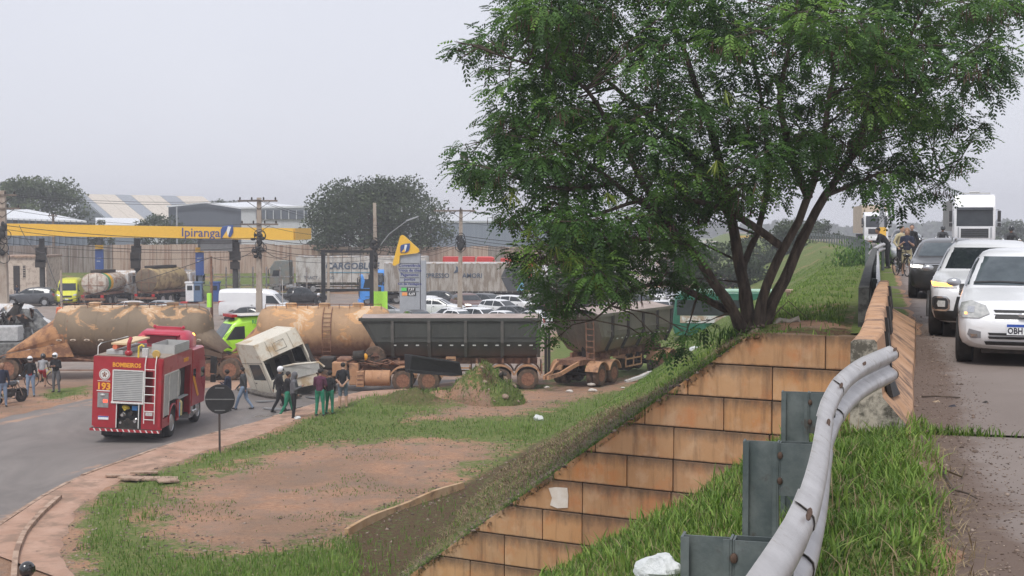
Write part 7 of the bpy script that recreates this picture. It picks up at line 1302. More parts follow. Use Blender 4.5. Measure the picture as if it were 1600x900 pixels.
def dump(label, loc, heading, L, mat, top=3.3, floor=1.55, wheels_=(), rib=None, load=.22):
 """x from 0 (front) back to -L; seen side is local +y when heading is pi"""
 root = empty('dump_trailer', loc, heading, label, 'dump trailer'); hw = 1.26
 def ring(x, t_, f_, k=1.0): return [(x, -hw * k, t_), (x, -hw * k * .99, floor + (t_ - floor) * .42), (x, -hw * .72 * k, floor + .12 + (f_ - floor)), (x, -hw * .5 * k, f_), (x, hw * .5 * k, f_), (x, hw * .72 * k, floor + .12 + (f_ - floor)), (x, hw * k * .99, floor + (t_ - floor) * .42), (x, hw * k, t_)]
 def ringx(xt, xb, zt, zb, k=1.0):
  out_ = []
  for y, z in ((-hw, zt), (-hw * .99, zb + (zt - zb) * .42), (-hw * .72, zb + .12), (-hw * .5, zb), (hw * .5, zb), (hw * .72, zb + .12), (hw * .99, zb + (zt - zb) * .42), (hw, zt)): t_ = (z - zb) / (zt - zb); out_.append((xb + (xt - xb) * t_, y * k, z))
  return out_
 q = MB(); q.loft([ringx(0, -1.05, top, floor, .94), ringx(-.25, -1.15, top, floor), ringx(-L, -L + .25, top, floor)]); q.build('bed', mat, root, False)
 for y in (-.85, -.3, .3, .85): q = MB(); q.bar((-.02, y * .94, top - .08), (-1.05, y * .7, floor + .1), .10, .12); q.build('front_rib', mat, root, False)
 for sg in (-1, 1):
  q = MB(); q.rng(-L, .04, sg * (hw + .03) - .05, sg * (hw + .03) + .05, top - .12, top + .02); q.build('top_rail', mat, root, False); q = MB(); q.rng(-L + .1, -1.0, sg * (hw + .005) - .02, sg * (hw + .005) + .02, floor + .98, floor + 1.04); q.build('mid_rail', mat, root, False)
  for x in np.linspace(-L + .15, -1.5, 5): q = MB(); q.add([(x + dx, sg * y, z) for dx in (-.07, .07) for y, z in ((hw, top - .1), (hw + .09, top - .1), (hw + .08, floor + .75), (hw * .78, floor + .05), (hw * .70, floor + .12), (hw * .98, floor + .75))], [(0, 1, 2, 5), (2, 3, 4, 5), (6, 11, 8, 7), (8, 11, 10, 9), (1, 7, 8, 2), (2, 8, 9, 3), (0, 6, 7, 1), (3, 9, 10, 4)]); q.build('side_rib', rib or mat, root, False)
  for x in np.arange(-L + .5, -1.2, .52): q = MB(); yy = sg * (hw * .955); q.box((x, yy + sg * .045, floor + .62), (.15, .02, .055)); q.build('reflector', M['lamp'], root, False)
 q = MB(); n = 26; V = []; F = []; gx_ = np.linspace(-L + .1, -.1, n); gy_ = np.linspace(-hw + .02, hw - .02, 9)
 for x in gx_:
  for y in gy_: e_ = 1 - (y / hw) ** 2; V.append((x, y, top - .03 + load * e_ * (.6 + .5 * noise.noise(Vector((x * .5, y * .5, 3)))) + .03))
 for i in range(n - 1):
  for j in range(8): F.append((i * 9 + j, i * 9 + j + 1, (i + 1) * 9 + j + 1, (i + 1) * 9 + j))
 q.add(V, F); q.build('load_cover', TARP, root, True, angle=80)
 q = MB(); q.prism([(-.45, top - .2), (-.6, top - .2), (-1.25, floor + .1), (-1.1, floor + .1)], -.5, -.35); q.prism([(-.45, top - .2), (-.6, top - .2), (-1.25, floor + .1), (-1.1, floor + .1)], .35, .5); q.tube([(-.55, 0, top - .1), (-1.25, 0, floor - .2)], [.13, .19], 12); q.build('tipping_ram', M['under'], root)
 q = MB(); [q.rng(-L + .2, -.6, y - .06, y + .06, 1.15, floor - .03) for y in (-.45, .45)]; [q.rng(x - .05, x + .05, -.9, .9, 1.2, 1.45) for x in np.arange(-L + .6, -1, 1.2)]; q.build('chassis_beam', M['chassis'], root, False)
 for x in wheels_: axle(root, x, .5, M['tyre_dusty'], M['rim_rust'], True, 1.05); [MB().loft([[(x + r_ * math.cos(a), sg * y, .5 + r_ * math.sin(a)) for r_, y in ((.60, 1.27), (.65, 1.27), (.65, .6), (.60, .6))] for a in np.linspace(.3, math.pi - .3, 12)]).build('mudguard', TAND, root, True, angle=50) for sg in (-1, 1)]
 for sg in (-1, 1): q = MB(); q.rng(-L * .5 - .9, -L * .5 + .9, sg * 1.1 - .02, sg * 1.1 + .02, .62, .69); q.rng(-L * .5 - .9, -L * .5 + .9, sg * 1.1 - .02, sg * 1.1 + .02, .98, 1.05); [q.rng(-L * .5 + x - .03, -L * .5 + x + .03, sg * 1.1 - .02, sg * 1.1 + .02, .62, 1.15) for x in (-.87, 0, .87)]; q.build('side_guard', TAND, root, False)
 q = MB(); q.rng(-L - .02, -L + .04, -1.15, 1.15, .75, 1.2); q.build('rear_bumper', M['chassis'], root, False); return root
d1 = dump('long dark grey dump trailer with a covered load, side-on behind the earth mound', gd(62.6, 566), math.pi, 8.35, BED1, 3.3, 1.45, (-6.45, -7.7), rib=pm('grey_rib', (.075, .075, .068), (.11, .10, .09), 5, .8), load=.22)
q = MB(); q.rng(-4.4, -3.95, 1.22, 1.3, 1.0, 1.55); wt = q.build('vent_box', TAND, d1, False)
for z in np.arange(1.05, 1.5, .09): q = MB(); q.rng(-4.36, -3.99, 1.3, 1.315, z, z + .03); q.build('vent_slot', M['under'], wt, False)
H2 = R(-121); dl = G(947, 603); e2 = Vector((math.cos(H2), math.sin(H2), 0)); n2 = Vector((-e2.y, e2.x, 0)); org = dl - n2 * 1.05 + e2 * 1.3
d2 = dump('dusty light brown dump trailer standing askew at the foot of the embankment', (org.x, org.y, .08), H2, 8.3, BED2, 3.35, 1.5, (-.62, -1.88, -7.2, -8.4), rib=M['under'], load=.35)
q = MB(); q.M = Matrix.Identity(4); [q.tube([(.9 + .02, y, 1.0), (1.0, y, 2.9)], .03, 6) for y in (.55, .95)]; ld_ = q.build('front_ladder', M['chassis'], d2, loc=(-1.2, 0, .15))
for z in np.arange(1.1, 2.9, .28): q = MB(); q.tube([(.95, .55, z), (.95, .95, z)], .025, 6); q.build('rung', M['chassis'], ld_)
q = MB(); [q.loft([[(a_, y + s_ * .1 * k, z - .09), (a_, y + s_ * .1 * k, z + .09), (a_, y + s_ * .1 * k + .1, z + .09), (a_, y + s_ * .1 * k + .1, z - .09)] for a_, z, k in ((-.9, 1.15, 0), (.3, 1.15, 0), (1.0, .98, 1), (1.7, .72, 3), (2.6, .62, 4.5))]) for y, s_ in ((-.6, 1), (.5, -1))]; q.build('drawbar', TAND, d2, False)
q = MB(); q.rng(-2.6, .5, -.6, .6, 1.0, 1.25); q.build('dolly_frame', M['chassis'], d2, False)
# posts behind, between the two trailers
for i, (px, lab) in enumerate(((853, 'thin dark post between the two dump trailers, left one'), (858, 'thin dark post between the two dump trailers, right one'))): p = gd(66, px); q = MB(); q.rng(-.07, .07, -.07, .07, 0, 2.3); tag(q.build('post', M['under'], None, False, p), lab, 'post')
# white debris by the trailer
for i, (px, py, r_, lab) in enumerate(((924, 602, .17, 'left white rubble lump under the dolly wheels'), (936, 600, .22, 'largest white rubble lump under the dolly wheels'), (890, 613, .16, 'flat white rubble lump in front of the drawbar'), (926, 612, .2, 'pale rubble lump nearest the camera below the dolly'), (973, 607, .1, 'small pale stone right of the dolly wheels'), (855, 606, .12, 'tiny white lump left of the drawbar'))):
 bag(G(px, py, .12), r_, lab, pm('pale_rubble', (.48, .44, .40), (.62, .58, .54), 8, .9, bump=.5), 'rubble', .45)
q = MB(); p = G(1000, 592, .15); q.prism([(-.8, -.1), (.2, .0), (.9, .35), (.7, .45), (.0, .2), (-.8, .1)], 0, .12, 'xy'); tag(q.build('bodywork_scrap', M['white_dirty'], None, False, p, (.1, -.2, .4)), 'bent white strip of bodywork leaning beside the rear dump trailer', 'debris')
bag(bank_hit(1087, 549), .22, 'white scrap lying on the grassy slope below the tree', cat='debris')
# black road sign panel (seen from behind) knocked over in front of the wheels
sp = G(643, 619, .1); sg_ = empty('road_sign', sp, 0, 'black back of a long tilted road sign in front of the trailer wheels', 'road sign'); q = MB()
c_ = [at(*p) - sp for p in ((632, 553, 58.0), (644, 554, 57.6), (718, 565, 57.9), (723, 585, 58.1), (706, 586, 57.9), (640, 581, 57.7), (633, 579, 58.0))]; shell_panel(q, [tuple(p) for p in c_], .05); q.build('sign_panel', M['blackmetal'], sg_, False)
for a, b in (((633, 555, 57.6), (645, 556, 57.5)), ((645, 556, 57.5), (718, 567, 57.7)), ((634, 577, 57.6), (645, 579, 57.5)), ((645, 579, 57.5), (707, 584, 57.7))): q = MB(); q.bar(at(*a) - sp, at(*b) - sp, .05, .05); q.build('sign_brace', M['black'], sg_, False)
q = MB(); q.rng(-.05, .05, -.04, .04, -.1, 1.75); q.build('post', M['blackmetal'], sg_, False)
# round sign back on a post by the road
sp = G(343, 710, .12); sg_ = empty('round_sign', sp, 0, 'round black back of a traffic sign on a post by the fire engine', 'traffic sign'); q = MB(); q.lathe([(.01, -.01), (.48, -.01), (.485, 0), (.485, .015), (.01, .015)], 40, 'y', (.03, 0, 1.80)); q.build('sign_disc', M['blackmetal'], sg_)
q = MB(); q.rng(-.03, .03, .015, .06, -.2, 2.2); q.build('post', pm('dark_brown_post', (.05, .035, .03), None, 8, .7), sg_, False, loc=(.0, 0, 0)); q = MB(); [q.rng(-.42 * w__ + .03, .42 * w__ + .03, -.03, -.01, z, z + .03) for z, w__ in ((1.78, 1.1), (2.15, .35), (1.42, .4))]; q.build('brace', pm('grey_brace', (.16, .16, .16), None, 8, .5), sg_, False)
# ------------------------------------------------------------ people
SK = {'skin': pm('brown_skin', (.26, .14, .09), (.31, .17, .11), 9, .6), 'skin_l': pm('lighter_skin', (.42, .25, .18), (.48, .30, .21), 9, .6), 'hair': pm('dark_hair', (.012, .010, .009), (.03, .022, .018), 30, .7), 'hair_b': pm('light_brown_hair', (.22, .12, .06), (.32, .19, .1), 30, .6)}
def cloth(n, c, c2=None): return pm('cloth_' + n, c, c2 or tuple(x * 1.35 + .004 for x in c), 7, .9, bump=.5, bsc=16)
CL = {'black': cloth('black', (.010, .010, .012)), 'navy': cloth('navy', (.015, .02, .04)), 'red': cloth('red', (.32, .02, .03)), 'jeans': cloth('jeans', (.16, .22, .32), (.24, .31, .42)), 'grey': cloth('grey', (.10, .10, .11)), 'ltgrey': cloth('ltgrey', (.22, .22, .23)), 'green': cloth('green', (.015, .17, .10)), 'maroon': cloth('maroon', (.08, .02, .045)), 'khaki': cloth('khaki', (.38, .33, .20)), 'darkgrey': cloth('darkgrey', (.04, .042, .045)), 'denim': cloth('denim', (.10, .13, .17)), 'orange': cloth('orange', (.65, .17, .08)), 'white': cloth('white', (.6, .6, .62))}
SHOE = pm('dark_shoe', (.02, .02, .022), (.05, .045, .04), 9, .7)
PMESH = {}
def person(label, loc, heading, top, bottom, pose='stand', skin='skin', hair='hair', helmet=None, h=1.73, shorts=False, hood=False, group=None, lean=0, turn=0, bend=0, visor=True, long_hair=False):
 S_ = h / 1.72; root = empty('person', loc, heading, label, 'person', group)
 hipz, shz = .92, 1.42; seated = pose in ('ride', 'cycle'); off = Vector((0, 0, 0))
 if seated: hipz, shz = .86, 1.33
 hips = [Vector((0, s * .09, hipz)) for s in (1, -1)]
 if pose in ('walk', 'stride'):
  a = R(24 if pose == 'stride' else 20); kn = [hips[0] + Vector((math.sin(a) * .44, .01, -math.cos(a) * .44)), hips[1] + Vector((-math.sin(a * .45) * .44, -.01, -math.cos(a * .45) * .44))]; an = [kn[0] + Vector((math.sin(a * .75) * .42, 0, -math.cos(a * .75) * .42)), kn[1] + Vector((-math.sin(a * 1.5) * .42, 0, -math.cos(a * 1.5) * .42))]
  dz = .08 - min(an[0].z, an[1].z); off = Vector((0, 0, dz))
 elif pose == 'ride': kn = [Vector((.42, s * .22, .78)) for s in (1, -1)]; an = [Vector((.22, s * .24, .36)) for s in (1, -1)]
 elif pose == 'cycle': kn = [Vector((.38, .10, .70)), Vector((.26, -.10, .50))]; an = [Vector((.22, .12, .34)), Vector((.10, -.12, .14))]
 else: kn = [Vector((.02, s * .115, .50)) for s in (1, -1)]; an = [Vector((-.02, s * .14, .09)) for s in (1, -1)]
 tf = {'ride': .16, 'cycle': .30, 'lean': .32}.get(pose, .02) + bend; ch = Vector((tf, 0, shz - .5 * tf * tf)); chest = Vector((tf * .65, 0, hipz + .34)); neck = ch + Vector((.01 + tf * .1, 0, .07)); head = neck + Vector((.03 + tf * .12, 0, .155))
 sh = [ch + Vector((0, s * .185, -.02)) for s in (1, -1)]
 A = {'stand': ((-.03, .06, -.29), (.05, .02, -.25)), 'walk': None, 'stride': None, 'phone': ((.04, .05, -.28), (.23, -.11, .10)), 'ear': ((.10, .12, -.22), (.06, -.08, .26)), 'pocket': ((-.08, .10, -.27), (.13, -.07, -.19)), 'back': ((-.13, .07, -.26), (-.06, -.17, -.20)), 'hips': ((-.06, .17, -.22), (.12, -.14, -.16)), 'lean': ((.10, .06, -.24), (.24, -.05, .02)), 'ride': ((.16, .07, -.22), (.24, .0, -.02)), 'cycle': ((.10, .04, -.26), (.20, .0, -.12)), 'cross': ((.02, .07, -.27), (.18, -.26, .06))}
 el, wr_ = [], []
 for i, s in enumerate((1, -1)):
  if pose in ('walk', 'stride'): a = (-1 if i == 0 else 1) * .22; e_, w__ = Vector((a * .6 - .02, s * .05, -.28)), Vector((a * .6 + .10, 0, -.23))
  else:
   p_ = A.get(pose if not (isinstance(turn, str)) else turn) or A['stand']
   if pose == 'ear' and i == 1: p_ = A['pocket']
   e_, w__ = Vector((p_[0][0], s * p_[0][1], p_[0][2])), Vector((p_[1][0], s * p_[1][1], p_[1][2]))
  el.append(sh[i] + e_); wr_.append(sh[i] + e_ + w__)
 segs = []                                              # (a, b, ra, rb, region)
 for i in range(2):
  segs += [(hips[i], kn[i], .098, .070, 'thigh'), (kn[i], an[i], .066, .048, 'shin'), (sh[i], el[i], .064, .050, 'arm'), (el[i], wr_[i], .048, .034, 'fore')]
  d_ = (wr_[i] - el[i]).normalized(); hd = wr_[i] + d_ * .075; segs.append((wr_[i], hd, .028, .033, 'hand')); ft = an[i] + Vector((.14, 0, -.05)) if pose not in ('walk', 'stride') else an[i] + (Vector((.15, 0, -.02)) if i == 0 else Vector((.13, 0, -.07))); segs.append((an[i] + Vector((-.04, 0, -.045)), ft, .042, .038, 'foot'))
 segs += [(hips[0], hips[1], .10, .10, 'thigh'), (Vector((0, 0, hipz + .04)), chest, .140, .150, 'torso'), (chest, ch + Vector((0, 0, -.04)), .150, .132, 'torso'), (ch + Vector((0, .14, -.03)), ch + Vector((0, -.14, -.03)), .085, .085, 'torso'), (ch, neck, .062, .055, 'neck'), (neck, head + Vector((0, 0, -.05)), .052, .06, 'head'), (head + Vector((0, 0, .02)), head + Vector((.012, 0, -.05)), .093, .075, 'head')]
 if hood: segs.append((head + Vector((-.02, 0, .03)), neck + Vector((-.03, 0, 0)), .112, .10, 'torso'))
 q = MB()
 for a, b, ra, rb, rg_ in segs:
  L_ = (b - a).length; q.tube([a, a.lerp(b, .5), b], [ra, (ra + rb) / 2 * (1.06 if rg_ in ('shin', 'thigh') else 1), rb], 10); q.ell(a, (ra,) * 3, 10, 6); q.ell(b, (rb,) * 3, 10, 6)
 q.ell(head + Vector((.095, 0, -.022)), (.018, .014, .024), 7, 5); [q.ell(head + Vector((0, s * .088, -.02)), (.02, .014, .032), 6, 5) for s in (1, -1)]; q.ell(head + Vector((.06, 0, -.085)), (.035, .03, .025), 8, 5)
 me = q.mesh('body_raw', CL[top]); ob = bpy.data.objects.new('tmp', me); COL.objects.link(ob); rm = ob.modifiers.new('r', 'REMESH'); rm.mode = 'VOXEL'; rm.voxel_size = .024; rm.use_smooth_shade = True; sm_ = ob.modifiers.new('s', 'SMOOTH'); sm_.factor = .5; sm_.iterations = 2
 m2 = bpy.data.meshes.new_from_object(ob.evaluated_get(bpy.context.evaluated_depsgraph_get())); bpy.data.objects.remove(ob)
 nv = len(m2.vertices); co = np.empty(nv * 3); m2.vertices.foreach_get('co', co); V = co.reshape(-1, 3); F = [tuple(p.vertices) for p in m2.polygons]; cen = np.array([V[list(f)].mean(0) for f in F]); best = np.full(len(F), 9.0); reg = np.zeros(len(F), int); RG = ['thigh', 'shin', 'arm', 'fore', 'hand', 'foot', 'torso', 'neck', 'head']
 for a, b, ra, rb, rg_ in segs:
  a_, b_ = np.array(a), np.array(b); ab = b_ - a_; t_ = np.clip(((cen - a_) @ ab) / max(ab @ ab, 1e-9), 0, 1); d_ = np.linalg.norm(cen - (a_ + t_[:, None] * ab), axis=1) - (ra + (rb - ra) * t_); m_ = d_ < best; best[m_] = d_[m_]; reg[m_] = RG.index(rg_)
 mi = []
 for f_i, r_ in enumerate(reg):
  n_ = RG[r_]; mi.append({'thigh': 2, 'shin': 0 if shorts else 2, 'arm': 1, 'fore': 1 if not shorts or top in ('black',) and pose != 'back' else 0, 'hand': 0, 'foot': 3, 'torso': 1, 'neck': 0, 'head': 0}[n_] if not (n_ == 'torso' and cen[f_i][2] < hipz + .03) else 2)
 VV = [tuple(v) for v in V]; fm = MB()
 for i in range(2):                                      # fingers
  d_ = (wr_[i] - el[i]).normalized(); hd = wr_[i] + d_ * .07; sd_ = d_.cross(Vector((1, 0, 0)) if abs(d_.x) < .8 else Vector((0, 0, 1))).normalized(); up_ = sd_.cross(d_); cu = up_ * (-.3 if i else .3)
  for k, (o_, l_) in enumerate(((-.027, .062), (-.009, .072), (.009, .068), (.026, .054))): b0 = hd + sd_ * o_; fm.tube([b0, b0 + d_ * l_ * .5 + cu * .03, b0 + d_ * l_ * .82 + cu * .1], [.0095, .0085, .006], 5)
  b0 = wr_[i] + d_ * .03 + sd_ * -.028; fm.tube([b0, b0 + d_ * .03 - sd_ * .022, b0 + d_ * .058 - sd_ * .026], [.011, .010, .007], 5)
 n0 = len(VV); VV += fm.v; F += [tuple(a + n0 for a in f) for f in fm.f]; mi += [0] * len(fm.f); VV = [tuple((Vector(v) + off) * S_) for v in VV]
 bm_ = bpy.data.meshes.new('person_body'); bm_.from_pydata(VV, [], F); [bm_.materials.append(x) for x in (SK[skin], CL[top], CL[bottom], SHOE)]; bm_.polygons.foreach_set('material_index', mi); bm_.polygons.foreach_set('use_smooth', [True] * len(F)); bm_.update(); link('body', bm_, root)
 hp = (head + off) * S_
 if helmet:
  q = MB(); q.ell(hp + Vector((.0, 0, .015)), (.142, .122, .138), 16, 11); hm = q.build('helmet', helmet, root); q = MB(); q.add([(hp.x + .145 * math.cos(a) * c_, hp.y + .127 * math.sin(a) * c_, hp.z + z_) for z_, c_ in ((-.035, 1), (.055, .97)) for a in np.linspace(-1.05, 1.05, 9)], [(k, k + 1, k + 10, k + 9) for k in range(8)]); q.build('visor', M['glass'] if visor else M['black'], hm)
 elif not hood:
  q = MB(); q.ell(hp + Vector((-.018, 0, .03)), (.102, .098, .098), 14, 9)
  if long_hair: q.ell(hp + Vector((-.075, 0, -.06)), (.055, .09, .13), 10, 7)
  q.build('hair', SK[hair], root)
  for s in (1, -1): q = MB(); q.ell(hp + Vector((.086, s * .034, -.005)), (.008, .012, .008), 6, 4); q.build('eye', M['ink'], root)
 return root
WH = pm('white_helmet', (.66, .67, .70), None, 5, .25, coat=.6); BH = pm('black_helmet', (.02, .02, .022), None, 5, .2, coat=.6)
def PG(px, py, z=.02): p = G(px, py, z); return (p.x, p.y, z)
toward = R(-90); right_ = 0; left_ = math.pi; away = R(90)
person('man at the left edge behind the motorcycle, dark jacket and pale knitted cap', PG(4, 636, .05), R(-60), 'navy', 'jeans', 'stand', hair='hair_b', h=1.8)
person('man in open black jacket over a red shirt, white helmet and light jeans', PG(48, 620, .05), R(-75), 'black', 'jeans', 'stand', helmet=WH, visor=False)
q = MB(); q.rng(.115, .135, -.05, .06, .95, 1.36); q.build('red_shirt_front', CL['red'], [o for o in COL.objects if o.get('label', '').startswith('man in open black jacket')][0], False, bevel=.01)
person('boy in grey shirt and red shorts sitting on the bicycle, dark cap helmet', tuple(Vector(PG(66, 607, .05)) + Vector((0, 0, .02))), R(100), 'ltgrey', 'red', 'cycle', helmet=BH, h=1.62, shorts=True)
person('man in black jacket and loose grey trousers wearing a white helmet', PG(88, 613, .05), R(-100), 'black', 'grey', 'cross', helmet=WH)
person('person in a navy shirt holding a phone, half hidden by the round sign', PG(357, 643), R(170), 'navy', 'navy', 'phone', h=1.66)
person('man striding left in dark jacket and faded jeans near the round sign', PG(381, 640), R(172), 'darkgrey', 'jeans', 'stride', h=1.74)
person('man in white helmet and black clothes beside the torn cab', PG(436, 644), R(20), 'black', 'black', 'walk', helmet=WH, h=1.82)
person('man in black top and green trousers leaning forward between two others', PG(449, 650, .05), R(15), 'black', 'green', 'walk', h=1.74)
person('man in grey hooded sweater and black trousers holding something out', PG(459, 655, .1), R(5), 'grey', 'black', 'phone', hood=True, h=1.78)
person('worker in maroon and navy shirt with green trousers, seen from behind', PG(500, 650, .15), R(80), 'maroon', 'green', 'phone', h=1.8)
person('worker in black top and green trousers right of the maroon shirt', PG(515, 647, .15), R(70), 'black', 'green', 'pocket', h=1.66)
person('man in black T-shirt and denim shorts with hands behind his back', PG(536, 638, .15), R(88), 'black', 'denim', 'back', shorts=True, h=1.82, skin='skin_l')
person('tiny person in orange at the light pole behind the tank trailer nose', loc_d(92, 101), R(-90), 'orange', 'orange', 'stand', h=1.7)
person('small figure in blue overalls by the guard house door', loc_d(26, 133), R(-90), 'navy', 'navy', 'stand', h=1.7)
person('helmeted man at the bottom left corner, only his dark helmet in view', (gd(22.2, 29).x, 22.2, 0.06), R(60), 'black', 'black', 'stand', helmet=BH, h=1.77)
# on the upper road
def PU(px, w__, z=ROADZ): p = gd(w__, px); return (p.x, p.y, z)
person('man in black shirt leaning on the end of the guard rail', PU(1387, 56), R(178), 'black', 'black', 'lean', h=1.72)
person('woman in navy top and pale shorts standing with a bicycle on the verge', PU(1417, 47.5), R(-110), 'navy', 'khaki', 'phone', shorts=True, skin='skin_l', hair='hair_b', long_hair=True, h=1.66)
person('person with raised arm behind the woman in navy', PU(1407, 52), R(-60), 'khaki', 'black', 'ear', skin='skin_l', h=1.74)
person('red faced man looking over the motorcycles on the upper road', PU(1424, 60), R(-100), 'black', 'black', 'stand', skin='skin_l', h=1.8)
# ------------------------------------------------------------ two-wheelers
def motorcycle(label, loc, heading, paint, group=None, lamp=False, box=False):
 root = empty('motorcycle', loc, heading, label, 'motorcycle', group); P = M[paint]
 for x in (.66, -.64): wheel(root, x, 0, .30, .10, rim=M['rim_dark'], spokes=6)
 q = MB(); q.loft([[(x, w_ * math.cos(t), z + h_ * math.sin(t)) for t in np.linspace(0, 2 * math.pi, 12)[:-1]] for x, w_, h_, z in ((.42, .06, .05, .84), (.32, .13, .12, .84), (.12, .15, .13, .82), (-.06, .10, .09, .78), (-.1, .03, .03, .77))]); q.build('fuel_tank', P, root)
 q = MB(); q.loft([[(x, w_ * a, z + b) for a, b in ((-1, 0), (-.8, .05), (.8, .05), (1, 0), (.8, -.05), (-.8, -.05))] for x, w_, z in ((-.02, .08, .76), (-.3, .13, .77), (-.6, .12, .82), (-.82, .07, .86))]); q.build('saddle', M['black'], root)
 q = MB(); [q.tube([(.36, s * .09, .92), (.66, s * .09, .30)], .025, 7) for s in (1, -1)]; q.build('fork', M['chrome'], root); q = MB(); q.tube([(.26, .36, 1.02), (.36, .2, .98), (.38, 0, .95), (.36, -.2, .98), (.26, -.36, 1.02)], .014, 7); [q.tube([(.30, s * .26, 1.0), (.28, s * .32, 1.16)], .007, 5) for s in (1, -1)]; q.build('handlebar', M['black'], root)
 for s in (1, -1): q = MB(); q.ell((.28, s * .34, 1.18), (.02, .06, .045), 8, 6); q.build('mirror', M['chrome'], root)
 q = MB(); q.ell((.46, 0, .86), (.09, .10, .10), 10, 8); q.build('headlight', M['lamp_on'] if lamp else M['lamp'], root); q = MB(); q.rng(.0, .32, -.13, .13, .32, .62); q.lathe([(.01, -.17), (.11, -.16), (.11, .16), (.01, .17)], 12, 'y', (-.02, 0, .38)); q.build('engine', M['under'], root, bevel=.02); q = MB(); q.tube([(.25, -.12, .45), (.2, -.14, .22), (-.2, -.15, .25), (-.7, -.16, .36)], [.025, .03, .045, .05], 8); q.build('exhaust', M['chrome'], root)
 q = MB(); [q.tube([(.34, s * .03, .86), (.2, s * .10, .5), (-.15, s * .10, .3), (-.64, s * .09, .30)], .02, 6) for s in (1, -1)]; q.tube([(-.1, 0, .72), (-.64, 0, .5), (-.9, 0, .72)], .03, 6); q.build('frame', M['black'], root)
 q = MB(); q.loft([[(.66 + r_ * math.cos(a), y, .30 + r_ * math.sin(a)) for r_, y in ((.33, -.06), (.35, 0), (.33, .06))] for a in np.linspace(.4, 2.4, 9)], False, False); q.loft([[(-.64 + r_ * math.cos(a), y, .30 + r_ * math.sin(a)) for r_, y in ((.34, -.07), (.37, 0), (.34, .07))] for a in np.linspace(.8, 3.0, 9)], False, False); q.build('mudguard', P, root)
 q = MB(); q.rng(-.98, -.965, -.09, .09, .52, .66); q.build('licence_plate', M['plate'], root, False); q = MB(); q.ell((-.93, 0, .8), (.03, .07, .04), 8, 5); q.build('tail_light', M['lamp_red'], root); q = MB(); q.tube([(-.1, .12, .28), (-.18, .26, .02)], .012, 5); q.build('side_stand', M['black'], root)
 if box: q = MB(); q.box((-.82, 0, 1.08), (.42, .46, .34)); q.build('top_box', M['black'], root, True, bevel=.06)
 return root
motorcycle('black motorcycle parked at the left edge of the dirt, plate facing the camera', (G(14, 632).x, G(14, 632).y, .03), R(62), 'blackcar')
def bicycle(label, loc, heading, col):
 root = empty('bicycle', loc, heading, label, 'bicycle')
 for x in (.52, -.52):
  q = MB(); n = 28; q.loft([[(x + (.33 + .02 * math.cos(t)) * math.cos(a), .02 * math.sin(t), .34 + (.33 + .02 * math.cos(t)) * math.sin(a)) for t in np.linspace(0, 2 * math.pi, 6)[:-1]] for a in np.linspace(0, 2 * math.pi, n + 1)], False); wv_ = q.build('wheel', M['tyre'], root); q = MB(); [q.tube([(x, 0, .34), (x + .31 * math.cos(a), 0, .34 + .31 * math.sin(a))], .003, 4) for a in np.linspace(0, 2 * math.pi, 15)[:-1]]; q.tube([(x, -.04, .34), (x, .04, .34)], .022, 7); q.build('spokes', M['chrome'], wv_)
 q = MB(); T = lambda a, b, r_=.016: q.tube([a, b], r_, 7); T((.36, 0, .86), (-.08, 0, .82)); T((.38, 0, .78), (-.04, 0, .32)); T((-.10, 0, .88), (-.04, 0, .32)); T((-.04, .03, .32), (-.52, .05, .34), .010); T((-.09, .03, .8), (-.52, .05, .34), .010); T((.35, 0, .95), (.52, .04, .34), .014); q.build('frame', col, root)
 q = MB(); q.tube([(.36, 0, .95), (.34, 0, 1.02)], .014, 6); q.tube([(.28, .28, 1.04), (.36, .14, 1.03), (.36, -.14, 1.03), (.28, -.28, 1.04)], .012, 6); q.build('handlebar', M['black'], root); q = MB(); q.ell((-.13, 0, .92), (.13, .07, .035), 9, 5); q.build('saddle', M['black'], root); q = MB(); q.lathe([(.01, -.01), (.09, -.01), (.09, .01), (.01, .01)], 16, 'y', (-.04, -.04, .32)); q.tube([(-.04, .06, .32), (.06, .08, .2)], .012, 5); q.tube([(-.04, -.06, .32), (-.14, -.08, .44)], .012, 5); q.build('crank', M['black'], root); return root
bicycle('bicycle with a yellow and red frame ridden by the boy in grey', (G(67, 606).x, G(67, 606).y, .06), R(40), pm('yellow_bike_frame', (.60, .50, .06), None, 6, .4))
bicycle('dark bicycle held by the woman in navy on the verge', PU(1409, 47.5), R(-85), M['black'])
motorcycle('black motorcycle with a round top box behind the dark crossover', PU(1444, 60), R(-80), 'blackcar', box=True); motorcycle('black motorcycle left of the top box one', PU(1427, 62), R(-70), 'blackcar', box=True)
m_ = motorcycle('motorcycle under the rider seen over the white crossover roof', PU(1471, 70), R(-95), 'grey'); person('rider in dark clothes and helmet seen over the dark crossover roof', PU(1471, 70.2), R(-95), 'darkgrey', 'black', 'ride', helmet=BH, h=1.85)
m_ = motorcycle('motorcycle with a glowing lamp at the far right', PU(1577, 58), R(-95), 'blackcar', lamp=True); person('rider in a dark reddish jacket behind the glowing lamp at the far right', PU(1577, 58.3), R(-95), 'darkgrey', 'black', 'ride', helmet=BH, h=1.85)
motorcycle('motorcycle in the yard by the black pick up', loc_d(492, 116), R(20), 'blackcar'); person('rider in black with a white helmet in the yard beside the billboard', loc_d(493, 116), R(20), 'black', 'black', 'ride', helmet=WH, h=1.8)
